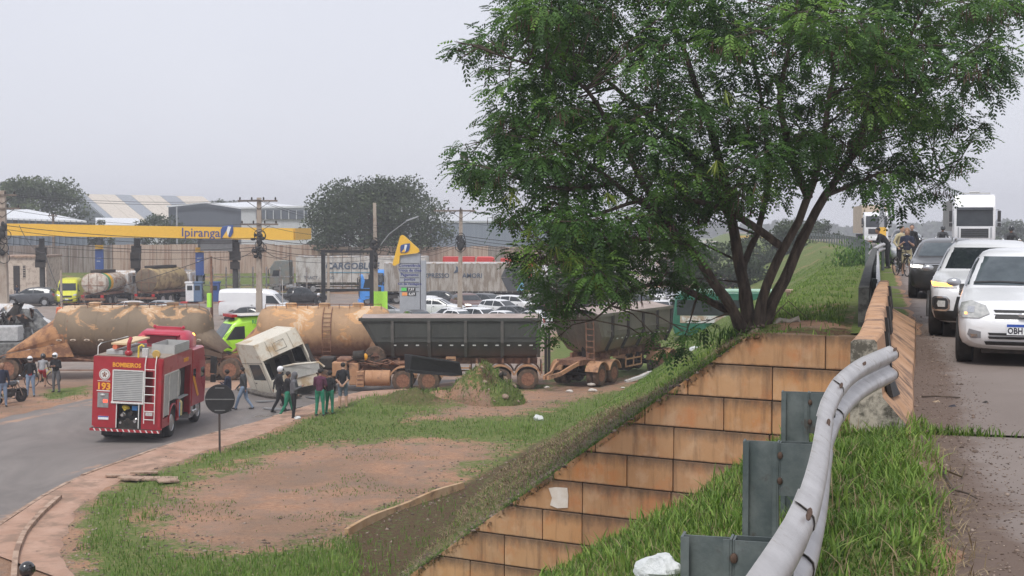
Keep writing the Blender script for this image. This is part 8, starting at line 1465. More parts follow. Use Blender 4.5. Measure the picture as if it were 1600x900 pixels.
# ------------------------------------------------------------ filling station
YEL = pm('fuel_station_yellow', (.80, .46, .035), (.84, .50, .05), 3, .5, dirt=(.60, .30, .05), damt=.2); FNAVY = pm('station_navy_blue', (.03, .07, .24), (.04, .09, .28), 5, .5); PALE = pm('pale_metal', (.55, .56, .58), (.62, .63, .65), 4, .6)
D0 = 134.0
cp = empty('station_canopy', gd(D0, 232), 0, 'long yellow filling station canopy with blue lettering and emblem', 'canopy'); x0 = gd(D0, 9).x - cp.location.x; x1 = gd(D0, 459).x - cp.location.x
zt0, zt1, zb0, zb1 = 7.80, 7.33, 6.62, 6.14
q = MB(); q.add([(x, y, z) for y in (0, .25) for x, z in ((x0, zb0), (x1, zb1), (x1, zt1), (x0, zt0))], [(0, 1, 2, 3), (7, 6, 5, 4), (0, 4, 5, 1), (1, 5, 6, 2), (2, 6, 7, 3), (3, 7, 4, 0)]); q.build('fascia', YEL, cp, False)
for xx in (x0, x1): zz = (zb0, zt0) if xx == x0 else (zb1, zt1); q = MB(); q.rng(xx - .12, xx + .12, .25, 11, zz[0], zz[1]); q.build('side_fascia', YEL, cp, False)
q = MB(); q.add([(x0, .25, zb0 + .1), (x1, .25, zb1 + .1), (x1, 11, zb1 + .1), (x0, 11, zb0 + .1), (x0, .25, zt0 - .3), (x1, .25, zt1 - .3), (x1, 11, zt1 - .3), (x0, 11, zt0 - .3)], [(0, 1, 2, 3), (7, 6, 5, 4), (0, 4, 5, 1), (1, 5, 6, 2), (2, 6, 7, 3), (3, 7, 4, 0)]); q.build('canopy_roof', PALE, cp, False)
sl = math.atan2(zt1 - zt0, x1 - x0); X = lambda px: gd(D0, px).x - cp.location.x
text('Ipiranga', 1.24, pm('navy_sign_lettering', (.05, .06, .20), None, 8, .5), cp, (X(314), -.02, (zt0 + (zt1 - zt0) * .68 + zb0 + (zb1 - zb0) * .68) / 2 - .02), (R(90), -sl, 0), off=.012)
q = MB(); cxp, czp = X(355), 6.98; q.prism([(cxp + a, czp + b) for a, b in ((-.62, .20), (-.40, .55), (.62, .68), (.64, -.05), (.40, -.50), (-.64, -.66))], -.10, -.01); eb = q.build('emblem', FNAVY, cp, False, bevel=.06); q = MB(); q.prism([(cxp - .45, czp - .58), (cxp + .20, czp - .60), (cxp + .02, czp + .15)], -.13, -.10); q.build('emblem_yellow', YEL, eb, False); q = MB(); q.prism([(cxp + .0, czp + .12), (cxp + .12, czp - .48), (cxp + .44, czp + .50), (cxp + .12, czp + .54)], -.135, -.105); q.build('emblem_white', M['white'], eb, False)
q = MB(); q.rng(X(312), X(362), .3, .5, 5.05, 6.15); q.build('grey_board', pm('grey_board', (.13, .135, .14), (.17, .17, .175), 3, .7), cp, False)
DKCOL = pm('dark_column', (.03, .03, .032), (.06, .055, .05), 6, .8)
for px, w_, kind in ((58, .42, 'd'), (150, .38, 'b'), (208, .5, 'd'), (308, .4, 'b'), (363, .5, 'd')):
 q = MB(); q.rng(X(px) - w_ / 2, X(px) + w_ / 2, 1.2, 1.2 + w_, 0, 6.3); col_ = q.build('column', DKCOL if kind == 'd' else pm('blue_grey_column', (.12, .14, .18), (.17, .19, .22), 4, .7), cp, False)
 if kind == 'b': q = MB(); q.rng(X(px) - .42, X(px) + .42, 1.05, 1.15, 2.6 if px > 200 else 3.2, 4.9 if px > 200 else 5.2); b_ = q.build('banner', FNAVY, col_, False); q = MB(); q.rng(X(px) - .42, X(px) + .42, 1.04, 1.10, 4.95 if px > 200 else 5.25, 5.4 if px > 200 else 5.65); q.build('yellow_band', YEL, b_, False); q = MB(); q.rng(X(px) - .25, X(px) + .2, 1.03, 1.05, 4.3, 4.36); q.rng(X(px) - .25, X(px) + .1, 1.03, 1.05, 4.0, 4.06); q.build('print_line', PALE, b_, False)
 else:
  for k in range(3): q = MB(); z = 3.2 + k * .8 + random.uniform(-.2, .2); q.rng(X(px) - random.uniform(.4, .62), X(px) + random.uniform(.4, .62), .98, 1.2, z, z + random.uniform(.7, 1.1)); q.build('speaker_box', M['under'], col_, False, rot=(0, 0, 0), bevel=.05)
for i, (px, m_, lab) in enumerate(((297, M['white'], 'white fuel pump under the canopy with a red base'), (309, pm('blue_pump', (.10, .16, .26), None, 4, .5), 'blue grey fuel pump beside the white one'), (336, FNAVY, 'dark blue fuel pump right of the neon banded pole'))):
 p = gd(131, px); r_ = empty('fuel_pump', p, 0, lab, 'fuel pump'); q = MB(); q.rng(-.42, .42, -.3, .3, .18, 1.95); q.rng(-.5, .5, -.34, .34, 1.95, 2.15); q.build('cabinet', m_, r_, False, bevel=.05); q = MB(); q.rng(-.25, .25, -.32, -.3, 1.3, 1.75); q.build('display', M['glass'], r_, False); q = MB(); q.tube([(.42, -.2, 1.5), (.62, -.25, 1.2), (.6, -.25, .5), (.46, -.25, .9)], .035, 6); q.build('hose', M['black'], r_); q = MB(); q.rng(-.9, .9, -.6, .6, 0, .18); q.build('plinth', pm('red_plinth', (.45, .04, .04), None, 5, .6) if i == 0 else CONC, r_, False)
# guard house at the left
p = gd(146, 36); gh = empty('guard_house', p, 0, 'small cream guard house with a dark door at the far left under the canopy', 'guard house'); CREAM = pm('cream_plaster', (.56, .48, .40), (.64, .56, .48), 2, .9, dirt=(.38, .30, .24), damt=.4); s_ = 146 / FPX
q = MB(); q.rng(-40 * s_, 36 * s_, 0, 5, 0, 4.15); q.build('wall', CREAM, gh, False); q = MB(); q.rng(-41 * s_, 37 * s_, -.2, 5.2, 4.15, 4.35); q.build('roof', CONC, gh, False); q = MB(); q.rng(-15.5 * s_, -5.5 * s_, -.04, .02, .6, 3.25); q.build('door', M['under'], gh, False); w_ = MB(); w_.rng(-.5 * s_, 3.5 * s_, -.04, .02, 1.9, 3.3); wi_ = w_.build('window', M['under'], gh, False); q = MB(); [q.rng(-.5 * s_, 3.5 * s_, -.06, -.04, z, z + .06) for z in np.arange(1.95, 3.3, .25)]; q.build('bars', CREAM, wi_, False)
# ------------------------------------------------------------ long stained precast wall at the back of the yard
PREC = [pm('stained_precast_a', (.38, .30, .25), (.46, .38, .32), 1.4, .95, bump=.3, stretch=(2.5, 1, .12), dirt=(.27, .18, .14), damt=.5, dsc=1.6), pm('stained_precast_b', (.43, .33, .27), (.52, .42, .35), 1.2, .95, bump=.3, stretch=(2.5, 1, .12), dirt=(.31, .20, .15), damt=.45, dsc=1.2), pm('stained_precast_c', (.27, .24, .22), (.36, .32, .29), 1.4, .95, bump=.3, stretch=(2.5, 1, .12), dirt=(.16, .12, .10), damt=.5, dsc=1.4)]
pw = empty('precast_wall', gd(168, 250), 0, 'long stained precast concrete wall across the back of the yard', 'wall'); px = 14; k = 0; cx0 = pw.location.x
def wtop(px): return 5.15 if px < 175 else (5.25 if px < 520 else 5.0)
while px < 870:
 wpx = 23 if px < 640 else 26; a = gd(168, px).x - cx0; b = gd(168, px + wpx).x - cx0; mt = PREC[2] if px < 165 else (PREC[1] if (px < 500 or 640 < px < 700) else PREC[k % 3]); q = MB(); tp = wtop(px) + random.uniform(-.06, .06); q.rng(a + .03, b - .03, random.uniform(-.03, .03), .18, .8, tp); q.build('panel', mt, pw, False); q = MB(); q.rng(b - .06, b + .06, -.10, .22, .8, tp + .05); q.build('wall_post', mt, pw, False); px += wpx; k += 1
q = MB(); q.rng(gd(168, 14).x - cx0, gd(168, 870).x - cx0, .05, .25, .8, 4.8); q.build('backing', PREC[2], pw, False)
gx = np.linspace(gd(165, -20).x, gd(165, 900).x, 60); gy = np.array([146, 149, 153, 158, 164, 170, 180, 200, 240]); X_, Y_ = np.meshgrid(gx, gy); Z_ = np.interp(Y_, [146, 150, 160, 168, 200, 240], [-.1, .05, 1.2, 1.75, 2.0, 1.0]) + .2 * vnoise(X_, Y_, .2, 51)
o = link('grass_bank', grid_mesh('grass_bank', X_, Y_, Z_, GM, {'grass': np.clip(.7 + .5 * vnoise(X_, Y_, .15, 52), 0, 1), 'dark': X_ * 0, 'lot': X_ * 0})); tag(o, kind='structure')
fr_ = empty('white_fence', gd(147, 360), 0, 'low white pipe fence on the grass behind the filling station', 'fence'); cx0 = fr_.location.x; q_ = []
for px in range(290, 480, 21): q = MB(); x = gd(147, px).x - cx0; q.rng(x - .07, x + .07, -.05, .05, 0, 3.1); q.build('post', M['white_dirty'], fr_, False)
for z in (1.1, 2.0): q = MB(); q.tube([(gd(147, 290).x - cx0, 0, z), (gd(147, 470).x - cx0, 0, z)], .06, 6); q.build('rail', M['white_dirty'], fr_)
# ------------------------------------------------------------ warehouses
WR = pm('white_metal_roof', (.62, .64, .67), (.70, .72, .75), 2, .5); BG = pm('blue_grey_cladding', (.17, .20, .25), (.21, .24, .29), 1, .6, stretch=(6, 1, .2)); DG = pm('dark_blue_grey_cladding', (.085, .10, .125), (.11, .125, .15), 1, .6, stretch=(6, 1, .2)); TANR = pm('sand_roof_sheet', (.50, .44, .37), (.58, .52, .44), 1.5, .6); GRR = pm('grey_blue_roof_sheet', (.22, .24, .27), (.28, .30, .33), 1.5, .6); LG = pm('light_grey_cladding', (.46, .48, .50), (.52, .54, .56), 1, .6, stretch=(6, 1, .2))
def zy(py, d): return EYE - (py - HOR) * d / FPX
def XD(px, d): return (px - CX) / FPX * d
b = empty('warehouse', gd(190, 60), 0, 'low warehouse with a bright white roof at the far left behind the canopy', 'warehouse'); L0 = b.location; D = 190
def quad(root, name, pts, mat, th=.25): q = MB(); shell_panel(q, [tuple(Vector(p) - Vector((L0.x, L0.y, 0))) for p in pts], th); return q.build(name, mat, root, False)
def PP_(px, py, d): return (XD(px, d), d, zy(py, d))
quad(b, 'roof', [PP_(-60, 338, 190), PP_(136, 345, 190), PP_(136, 345, 190.5), PP_(45, 327, 212), PP_(5, 328, 214), PP_(-60, 331, 214)], WR); quad(b, 'wall', [(XD(-60, 190.4), 190.4, 0), (XD(136, 190.4), 190.4, 0), (XD(136, 190.4), 190.4, zy(345.5, 190.4)), (XD(-60, 190.4), 190.4, zy(338.5, 190.4))], BG)
q = MB(); q.rng(XD(22, 190) - L0.x, XD(27, 190) - L0.x, 190 - L0.y - .3, 190 - L0.y, zy(347, 190), zy(344, 190)); q.build('vent', M['under'], b, False)
q = MB(); [q.rng(XD(px, 190.3) - L0.x - .03, XD(px, 190.3) - L0.x + .03, -.12, .2, 0, zy(341 + px * .03, 190)) for px in range(-50, 136, 9)]; q.build('cladding_ribs', BG, b, False)
b = empty('warehouse', gd(300, 220), 0, 'big warehouse with a striped sand and blue grey pitched roof', 'warehouse'); L0 = b.location
st = [(122, 134, GRR), (134, 159, TANR), (159, 181, TANR), (181, 205, GRR), (205, 230, TANR), (230, 251, TANR), (251, 276, GRR), (276, 318, TANR)]
for a, c, m_ in st: quad(b, 'roof_sheet', [PP_(a + .3, 305 + (a - 122) * .02, 320), PP_(c - .3, 305 + (c - 122) * .02, 320), PP_(c + 49, 347, 282), PP_(a + 50 - .6, 347, 282)], m_, .3)
quad(b, 'gable_wall', [PP_(124, 307, 321), PP_(171, 347, 283), (XD(171, 283), 283, 0), (XD(124, 321), 321, 0)], DG); quad(b, 'front_wall', [PP_(171, 348, 283.5), PP_(368, 348, 283.5), (XD(368, 283.5), 283.5, 0), (XD(171, 283.5), 283.5, 0)], LG)
b = empty('warehouse', gd(225, 190), 0, 'low white roofed shed between the striped warehouse and the canopy', 'warehouse'); L0 = b.location; quad(b, 'roof', [PP_(150, 351, 222), PP_(228, 351, 222), PP_(215, 341, 240), PP_(150, 340, 240)], WR); quad(b, 'wall', [PP_(151, 352, 222.4), PP_(227, 352, 222.4), (XD(227, 222.4), 222.4, 0), (XD(151, 222.4), 222.4, 0)], BG)
b = empty('warehouse', gd(215, 330), 0, 'dark blue grey gabled warehouse with a thin white roof edge', 'warehouse'); L0 = b.location
quad(b, 'gable_wall', [PP_(264, 323, 215), PP_(322, 318, 215), PP_(378, 326, 215), (XD(378, 215), 215, 0), (XD(264, 215), 215, 0)][::-1], DG); quad(b, 'roof_edge', [PP_(262, 324, 214.6), PP_(322, 318, 214.6), PP_(380, 327, 214.6), PP_(380, 324.5, 214.6), PP_(322, 316, 214.6), PP_(262, 321.5, 214.6)], WR); quad(b, 'roof_plane', [PP_(322, 317, 215), PP_(380, 326, 215), PP_(470, 322, 245), PP_(410, 316, 245)], WR); quad(b, 'side_wall', [PP_(379, 327, 215.4), PP_(402, 325, 235), (XD(402, 235), 235, 0), (XD(379, 215.4), 215.4, 0)], LG)
b = empty('warehouse', gd(208, 440), 0, 'pale warehouse with a dark band of windows left of the huge dark tree', 'warehouse'); L0 = b.location; quad(b, 'wall', [PP_(378, 325, 208), PP_(560, 322, 208), (XD(560, 208), 208, 0), (XD(378, 208), 208, 0)], LG); quad(b, 'window_band', [PP_(401, 328.5, 207.7), PP_(480, 329, 207.7), PP_(480, 343, 207.7), PP_(401, 342, 207.7)], DG); quad(b, 'roof_edge', [PP_(376, 323.5, 207.6), PP_(560, 320, 207.6), PP_(560, 323, 207.6), PP_(376, 326, 207.6)], WR)
for px in range(404, 478, 12): q = MB(); x = XD(px, 207.5) - L0.x; q.rng(x - .06, x + .06, -.75, -.5, zy(343, 207.5), zy(328.5, 207.5)); q.build('mullion', LG, b, False)
b = empty('warehouse', gd(214, 750), 0, 'large blue grey warehouse with a pale roof right of the tall pole', 'warehouse'); L0 = b.location; quad(b, 'wall', [PP_(672, 345, 214), PP_(905, 345, 214), (XD(905, 214), 214, 0), (XD(672, 214), 214, 0)], BG); quad(b, 'roof', [PP_(670, 345.5, 213.6), PP_(907, 345.5, 213.6), PP_(870, 338, 240), PP_(720, 334, 240), PP_(690, 336, 240)], LG)
q = MB(); [q.rng(XD(px, 213.8) - L0.x - .04, XD(px, 213.8) - L0.x + .04, -.15, .1, 0, zy(346, 214)) for px in range(675, 905, 10)]; q.build('cladding_ribs', BG, b, False)
b = empty('brick_building', gd(178, 770), 0, 'low pinkish brick building with small windows behind the grey lorry', 'building'); L0 = b.location; q = MB(); q.rng(XD(725, 178) - L0.x, XD(900, 178) - L0.x, 0, 8, 0, zy(390, 178)); q.build('wall', pm('pink_brick', (.36, .20, .15), (.44, .27, .21), 3, .9), b, False); q = MB(); q.rng(XD(722, 178) - L0.x, XD(903, 178) - L0.x, -.3, 8.3, zy(390, 178), zy(387.5, 178)); q.build('roof', M['maroon'], b, False)
for px in range(737, 790, 10): q = MB(); x = XD(px, 178) - L0.x; q.rng(x - .3, x + .3, -.05, .02, zy(401, 178), zy(395, 178)); q.build('window', M['glass_lt'], b, False)
for i, (px, py, wpx, d, m_, lab) in enumerate(((1185, 372, 26, 230, 'white_dirty', 'white and yellow building glimpsed between the tree trunks'), (1020, 405, 60, 170, 'white_dirty', 'pale low building behind the queue under the leaves'), (1048, 398, 16, 165, 'maroon', 'small red brown building beside the pale one under the leaves'), (1090, 380, 60, 240, 'silver', 'grey shed far behind the leaves'), (1235, 385, 40, 330, 'white_dirty', 'far pale house at the end of the slope'), (1285, 372, 30, 520, 'silver', 'hazy far off block just over the slope'), (930, 392, 70, 180, 'white_dirty', 'white low shed hidden behind dense leaves'))):
 b = empty('building', gd(d, px), 0, lab, 'building'); h_ = zy(py, d); w2 = wpx * d / FPX / 2; q = MB(); q.rng(-w2, w2, 0, 9, 0, h_); q.build('wall', M[m_], b, False); q = MB(); q.rng(-w2 - .2, w2 + .2, -.2, 9.2, h_, h_ + .35); q.build('roof', YEL if i == 0 else M['white_dirty'], b, False)
 for k in range(max(1, int(w2 * 2 / 3))): q = MB(); x = -w2 + 1.2 + k * 3; q.rng(x, x + 1, -.03, .05, h_ * .45, h_ * .7); q.build('window', M['glass'], b, False)
# far hills and woods behind everything
for i, (d, hh, nm, c) in enumerate(((900, 20, 'far_woods', FARLEAF),)):
 n = 26000; xx = rng.uniform(-900, 900, n); yy = d + rng.uniform(-60, 60, n); ht = hh * (.55 + .35 * vnoise(xx, yy * 0, .012, 61) + .2 * vnoise(xx, yy * 0, .06, 62)); zz = rng.uniform(0, 1, n) * ht; P = np.stack([xx, yy, zz], 1); A_ = rng.normal(0, 1, (n, 3)); A_ /= np.linalg.norm(A_, axis=1)[:, None]; B_ = np.cross(A_, rng.normal(0, 1, (n, 3))); B_ /= np.linalg.norm(B_, axis=1)[:, None]; sz = rng.uniform(3, 6, (n, 1)); VV = np.stack([P - A_ * sz * .5, P + B_ * sz * .4, P + A_ * sz * .5, P - B_ * sz * .4], 1).reshape(-1, 3); o = link(nm, np_mesh(nm, VV, np.arange(len(VV)).reshape(-1, 4), c, False, {'v': np.repeat(rng.uniform(.1, .7, n), 4)})); tag(o, 'distant belt of trees along the horizon', 'woods', kind='stuff')
# ------------------------------------------------------------ price totem, billboard frame, poles
tp = empty('price_totem', gd(99, 641), R(-3), 'grey fuel price totem topped by a yellow triangle with a blue emblem', 'price sign'); k_ = 99 / FPX; TGR = pm('totem_grey', (.33, .35, .38), (.38, .40, .43), 2, .5); xx = lambda px: (px - 641) * k_
q = MB(); q.rng(xx(624), xx(656), 0, .7, .0, zy(397, 99)); q.build('panel', TGR, tp, False); q = MB(); q.rng(xx(657.5), xx(665), .0, .45, 0, zy(407, 99)); q.build('side_column', TGR, tp, False)
q = MB(); q.prism([(xx(613.5), zy(414, 99)), (xx(614), zy(410, 99)), (xx(625.5), zy(369, 99)), (xx(628.5), zy(367, 99)), (xx(632), zy(368.5, 99)), (xx(654.5), zy(389, 99)), (xx(655.5), zy(393, 99)), (xx(652), zy(395.5, 99)), (xx(625), zy(399, 99)), (xx(624), zy(411, 99)), (xx(617), zy(415.5, 99))], -.15, .15); q.build('yellow_triangle', YEL, tp, False); q = MB(); q.prism([(xx(a), zy(b_, 99)) for a, b_ in ((626, 386), (627, 383), (633, 381), (641, 380), (641, 386), (639, 392), (634, 395), (626, 394.5))], -.2, -.151); eb = q.build('emblem', FNAVY, tp, False); q = MB(); q.prism([(xx(627.5), zy(394, 99)), (xx(633.8), zy(394, 99)), (xx(632.6), zy(388, 99))], -.22, -.201); q.build('emblem_yellow', YEL, eb, False); q = MB(); q.prism([(xx(632.2), zy(388, 99)), (xx(634), zy(393, 99)), (xx(637), zy(382.5, 99)), (xx(633), zy(382, 99))], -.23, -.202); q.build('emblem_white', M['white'], eb, False)
for i, (t_, y_) in enumerate((('Conveniência', 414.8), ('Troca de óleo', 422.4), ('Pagamento', 429.3), ('pontos', 436.3), ('Km de Vantagens', 443.6))): text(t_, .30 if i != 4 else .25, MATS['navy_sign_lettering'], tp, (xx(640), -.012, zy(y_, 99)), (R(90), 0, 0), off=.006, sx=1.0)
for y_ in (411.5, 419, 426.2, 433.8, 441, 448.5, 455.5): q = MB(); q.rng(xx(624.5), xx(655), -.02, 0, zy(y_ + .35, 99), zy(y_ - .35, 99)); q.build('divider', M['grey'], tp, False)
for j, (y_, m_, t_) in enumerate(((452.2, pm('green_price_tag', (.10, .55, .12), None, 5, .5), '7,97'), (459.5, pm('orange_price_tag', (.80, .32, .10), None, 5, .5), '6,69'))): dx = j * 1.0; q = MB(); q.rng(xx(627 + dx), xx(635 + dx), -.03, 0, zy(y_ + 2.4, 99), zy(y_ - 2.6, 99)); q.build('price_tag', m_, tp, False); q = MB(); q.rng(xx(635.5 + dx), xx(649 + dx), -.03, 0, zy(y_ + 2.6, 99), zy(y_ - 2.8, 99)); q.build('price_board', M['black'], tp, False); text(t_, .27, M['white'], tp, (xx(642.3 + dx), -.04, zy(y_, 99)), (R(90), 0, 0), off=.008)
bf = empty('billboard_frame', gd(98, 542), 0, 'empty black billboard frame standing in the yard before the white lorry', 'billboard'); k_ = 98 / FPX
for px in (505, 580.5): q = MB(); q.rng((px - 542) * k_ - .14, (px - 542) * k_ + .14, -.1, .1, 0, zy(391, 98)); q.build('post', M['blackmetal'], bf, False)
for y_, th in ((393, .09), (453, .09)): q = MB(); q.rng((505 - 542) * k_, (581 - 542) * k_, -.05, .05, zy(y_, 98) - th, zy(y_, 98) + th); q.build('rail', M['blackmetal'], bf, False)
for px in (520, 535, 549, 563): q = MB(); q.rng((px - 542) * k_ - .018, (px - 542) * k_ + .018, .05, .08, zy(453, 98), zy(393, 98)); q.build('thin_bar', M['grey'], bf, False)
PCON = pm('weathered_pole_concrete', (.34, .28, .23), (.43, .37, .31), 3, .9, bump=.2, stretch=(1, 1, .3), dirt=(.25, .18, .14), damt=.35); WOOD = pm('old_timber', (.14, .11, .09), (.22, .18, .15), 5, .9)
def utility_pole(label, px, d, ytop, arms=(), clutter=None, lamp=False, w_=.36, lean=0.0, mat=None, tan=0):
 p = gd(d, px); root = empty('utility_pole', p, 0, label, 'utility pole'); h_ = zy(ytop, d); q = MB(); q.box((0, 0, h_ / 2), (w_, w_ * .8, h_), taper=.62); q.v = [(x + lean * z, y, z) for x, y, z in q.v]; pl = q.build('pole', mat or PCON, root, False)
 for (y_, l_, r_) in arms:
  z = zy(y_, d); q = MB(); q.rng(-l_ + lean * z, r_ + lean * z, -.22, -.10, z - .06, z + .06); ar = q.build('crossarm', WOOD, root, False); q = MB(); q.bar((-min(l_, .9) + lean * z, -.16, z), (lean * z, -.16, z - .6), .035); q.bar((min(r_, .9) + lean * z, -.16, z), (lean * z, -.16, z - .6), .035); q.build('brace', M['under'], root, False)
  for k in range(4): x = -l_ + .15 + k * (l_ + r_ - .3) / 3; q = MB(); q.lathe([(.02, 0), (.07, .04), (.05, .09), (.07, .13), (.02, .22)], 8, 'z', (x + lean * z, -.16, z + .06)); q.build('insulator', M['under'], ar)
 if clutter:
  y0, y1, s_ = clutter
  for k in range(14): a = Vector((random.gauss(lean * 6, s_), -.25, zy(random.uniform(y0, y1), d))); q = MB(); q.ell(a, (random.uniform(.08, .24), .14, random.uniform(.1, .32)), 8, 6); q.build('cable_box', M['black'], root)
  for k in range(5): q = MB(); z0 = zy(random.uniform(y0, y1), d); r_ = random.uniform(.25, .42); c0 = Vector((random.gauss(lean * 6, s_ * .7), -.3, z0)); q.tube([c0 + Vector((r_ * math.cos(t), 0, r_ * math.sin(t))) for t in np.linspace(0, 6.28, 13)], .03, 5); q.build('cable_coil', M['black'], root)
 if lamp: q = MB(); q.tube([(0, 0, h_ * .62), (1.0, -.5, h_ * .75), (2.4, -.9, h_ * .86)], .035, 6); q.build('lamp_arm', M['silver'], root); q = MB(); q.loft([[(2.3, -.95, h_ * .85), (2.3, -.75, h_ * .85), (2.3, -.75, h_ * .85 + .12), (2.3, -.95, h_ * .85 + .12)], [(3.2, -1.1, h_ * .885), (3.2, -.9, h_ * .885), (3.2, -.9, h_ * .885 + .1), (3.2, -1.1, h_ * .885 + .1)]]); q.build('lamp_head', M['silver'], root)
 return root
utility_pole('tall concrete pole with black cable clutter in front of the white van', 404, 97, 309, ((314, 1.3 + .2, 1.35), (350.5, 1.35, 1.4)), (366, 402, .22), w_=.46, lean=.008)
utility_pole('slim concrete pole with a street lamp arm beside the price totem', 588, 100, 317, (), (376, 420, .10), lamp=True, w_=.36, lean=-.012)
utility_pole('concrete pole with one wide crossarm right of the price totem', 718, 104, 327, ((329.5, 2.1, 1.1),), (368, 385, .08), w_=.40, lean=.014)
utility_pole('thick pole with two crossarms at the left edge of the photo', 6, 92, 298, ((305, 1.2, 1.0), (326, 1.3, 1.25)), (350, 405, .16), w_=.56)
utility_pole('thin timber pole behind the canopy at the left', 84, 152, 334, ((337, .5, .5),), w_=.34, mat=WOOD); utility_pole('pale thin steel pole behind the canopy right of the lettering', 277, 170, 322, (), w_=.24, mat=M['silver'])
utility_pole('short dark rusty pole by the white cargo van', 330, 96, 400, (), w_=.2, mat=M['chassis']); utility_pole('short pale post in front of the neon rescue van', 95, 104, 422, (), w_=.2); utility_pole('thin pale post right of the white cargo van roof', 441, 104, 437, (), w_=.07, mat=M['white_dirty'])
utility_pole('slim pole standing behind the dark pole with the billboard frame', 513, 101, 395, (), w_=.24)
for i, (px, d, y0, y1, w_, lab) in enumerate(((327, 95.6, 458, 480, .14, 'neon green sleeve wrapped round the rusty pole'), (592.5, 99.5, 455, 491, .7, 'neon green sheet hanging at the foot of the slim lamp pole'))): p = gd(d, px); q = MB(); q.rng(-w_ * (1 if i == 0 else .9), w_ * .9, -.3, -.26 if i else .1, zy(y1, d), zy(y0, d)); tag(q.build('neon_sheet', pm('neon_cloth', (.42, .85, .08), (.5, .9, .1), 6, .8, bump=.4), None, False, p, bevel=.01), lab, 'cloth')
# lamp post on the upper road
p = Vector(PU(1377, 120, ROADZ - .5)); lp = empty('lamp_post', p, 0, 'tall grey lamp post rising into the leaves beside the far lorry', 'lamp post'); q = MB(); q.lathe([(.24, 0), (.22, 4), (.17, 12), (.01, 12.05)], 12, 'z'); q.build('pole', M['silver'], lp); q = MB(); q.tube([(0, 0, 11.9), (1.0, 0, 12.6), (2.6, 0, 12.8)], .06, 6); q.build('arm', M['silver'], lp); q = MB(); q.rng(-.3, .3, -.4, -.3, 1.0, 2.2); q.build('yellow_box', YEL, lp, False)
# wires
WM = pm('wire_black', (.03, .03, .032), None, 6, .6)
def wire(label, pts, sag=.3, r_=.022):
 P_ = [at(*p) for p in pts]; path = []
 for a, b in zip(P_[:-1], P_[1:]):
  for k in range(12): t = k / 12; path.append(a.lerp(b, t) + Vector((0, 0, -4 * sag * t * (1 - t))))
 path.append(P_[-1]); q = MB(); q.tube(path, r_ * .75, 4, False); o_ = q.build('overhead_wire', WM, None); tag(o_, label, 'wire'); return o_
for i, (ya, yb, yc, yd, w_) in enumerate(((303, 312, 352, 328, .018), (305, 313, 356, 328, .018), (326, 349, 362, 345, .018), (352, 372, 378, 368, .03), (358, 378, 384, 372, .024), (368, 386, 390, 376, .03), (380, 392, 398, 381, .022), (392, 398, 404, 384, .02))):
 wire(['highest thin wire running between the top crossarms', 'second thin wire just under the highest one', 'thin wire at the lower crossarms of the poles', 'thick dark cable running just under the yellow canopy edge', 'dark cable next below the thickest one', 'thick sagging cable bundled at the black pole clutter', 'thin cable below the black pole clutter', 'lowest cable crossing in front of the precast wall'][i], [(6, ya, 91.7), (404, yb, 96.7), (588, yc, 99.7), (718, yd, 103.7), (1000, yd + 14, 110)], .35 + .1 * (i % 3), w_)
for i, (pts, lab) in enumerate(((((404, 380, 96.6), (452, 400, 97), (454, 432, 97)), 'black cable hanging down right of the cluttered pole'), (((-60, 500, 90), (330, 402, 95.8), (404, 386, 96.6)), 'long slack cable slanting across the tankers'), (((30, 352, 90), (70, 395, 85), (110, 478, 80)), 'slack cable dropping from the left pole to the tank trailer'), (((-20, 470, 85), (60, 500, 82), (84, 530, 80)), 'low slack cable in front of the scrap heap'))): wire(lab, pts, .5, .03)
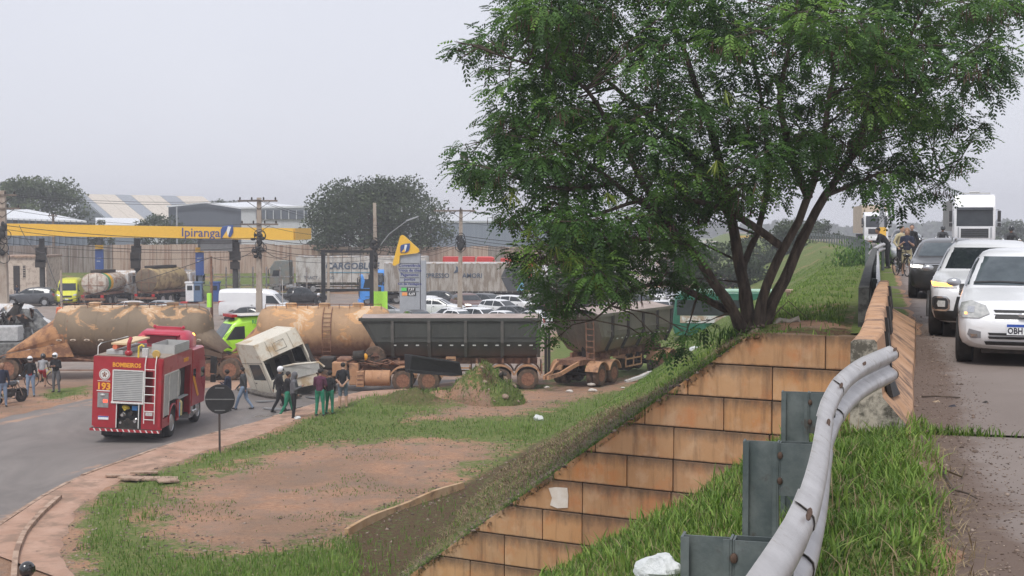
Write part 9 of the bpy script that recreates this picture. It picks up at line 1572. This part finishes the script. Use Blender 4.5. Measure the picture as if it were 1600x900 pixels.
# ------------------------------------------------------------ scrap heap at the left edge
sc_ = empty('scrap_heap', gd(80, 30), 0, 'heap of grey and rusty car scrap behind the nose of the brown tank trailer', 'scrap heap'); srnd = random.Random(5)
BAL = [pm('scrap_grey', (.10, .10, .10), (.24, .24, .23), 6, .8, .3, bump=.6), pm('scrap_white', (.36, .37, .37), (.5, .5, .5), 6, .7, bump=.5), pm('scrap_rust', (.12, .06, .04), (.24, .13, .08), 6, .9, bump=.6), M['under']]
for k in range(150):
 a = srnd.uniform(-2.2, 2.0); hmax = 2.9 - .55 * abs(a + .4) - (.9 if a > 1 else 0); q = MB(); q.add([(srnd.uniform(-.5, .5), srnd.uniform(-.3, .3), srnd.uniform(-.25, .25)) for _ in range(6)], [(0, 1, 2), (0, 2, 3), (0, 3, 4), (1, 2, 5), (3, 4, 5), (2, 3, 5)]); q.build('scrap_piece', srnd.choice(BAL), sc_, False, (a, srnd.uniform(-.7, 1.2), srnd.uniform(.1, max(.3, hmax))), (srnd.random() * 6, srnd.random() * 6, srnd.random() * 6))
q = MB(); q.ell((-.2, .8, .2), (2.1, 1.0, 2.2), 20, 12); q.v = [tuple(Vector(v) * (1 + .2 * noise.noise(Vector(v) * 2))) for v in q.v]; q.build('scrap_core', BAL[0], sc_, False)
for i, (px, d, z, lab) in enumerate(((12, 76, 0.1, 'lower crushed car bale at the left edge'), (8, 76.4, 1.0, 'upper crushed pale car bale at the left edge'))): q = MB(); q.rng(-.8, .8, -.6, .6, 0, .85); q.v = [tuple(Vector(v)) for v in q.v]; bl = tag(q.build('crushed_bale', BAL[i], None, False, (gd(d, px).x, d, z), (0, 0, .1), bevel=.06), lab, 'scrap bale')
pk('white vehicle with its bonnet and windscreen showing above the scrap heap', 'white_dirty', 'van', 18, 92, -12, scale=.9)
pk('pale grey car wreck front above the scrap at the left edge', 'silver', 'suv', 4, 84, -15)
# ------------------------------------------------------------ haze over the distance
q = MB(); q.rng(-760, 760, -14, 985, -1.1, 30.0); hz = q.mesh('haze', pm('haze_placeholder', (1, 1, 1)), False); hm = bpy.data.materials.new('haze_air'); hm.use_nodes = True; hn = hm.node_tree; hn.nodes.clear(); ho = hn.nodes.new('ShaderNodeOutputMaterial'); hv = hn.nodes.new('ShaderNodeVolumePrincipled'); hv.inputs['Color'].default_value = (.93, .94, 1.0, 1); hv.inputs['Density'].default_value = .0009; hv.inputs['Anisotropy'].default_value = 0; hn.links.new(hv.outputs[0], ho.inputs['Volume']); hz.materials.clear(); hz.materials.append(hm); o = link('haze', hz); tag(o, 'thin pale haze over the whole place', 'haze', kind='stuff')
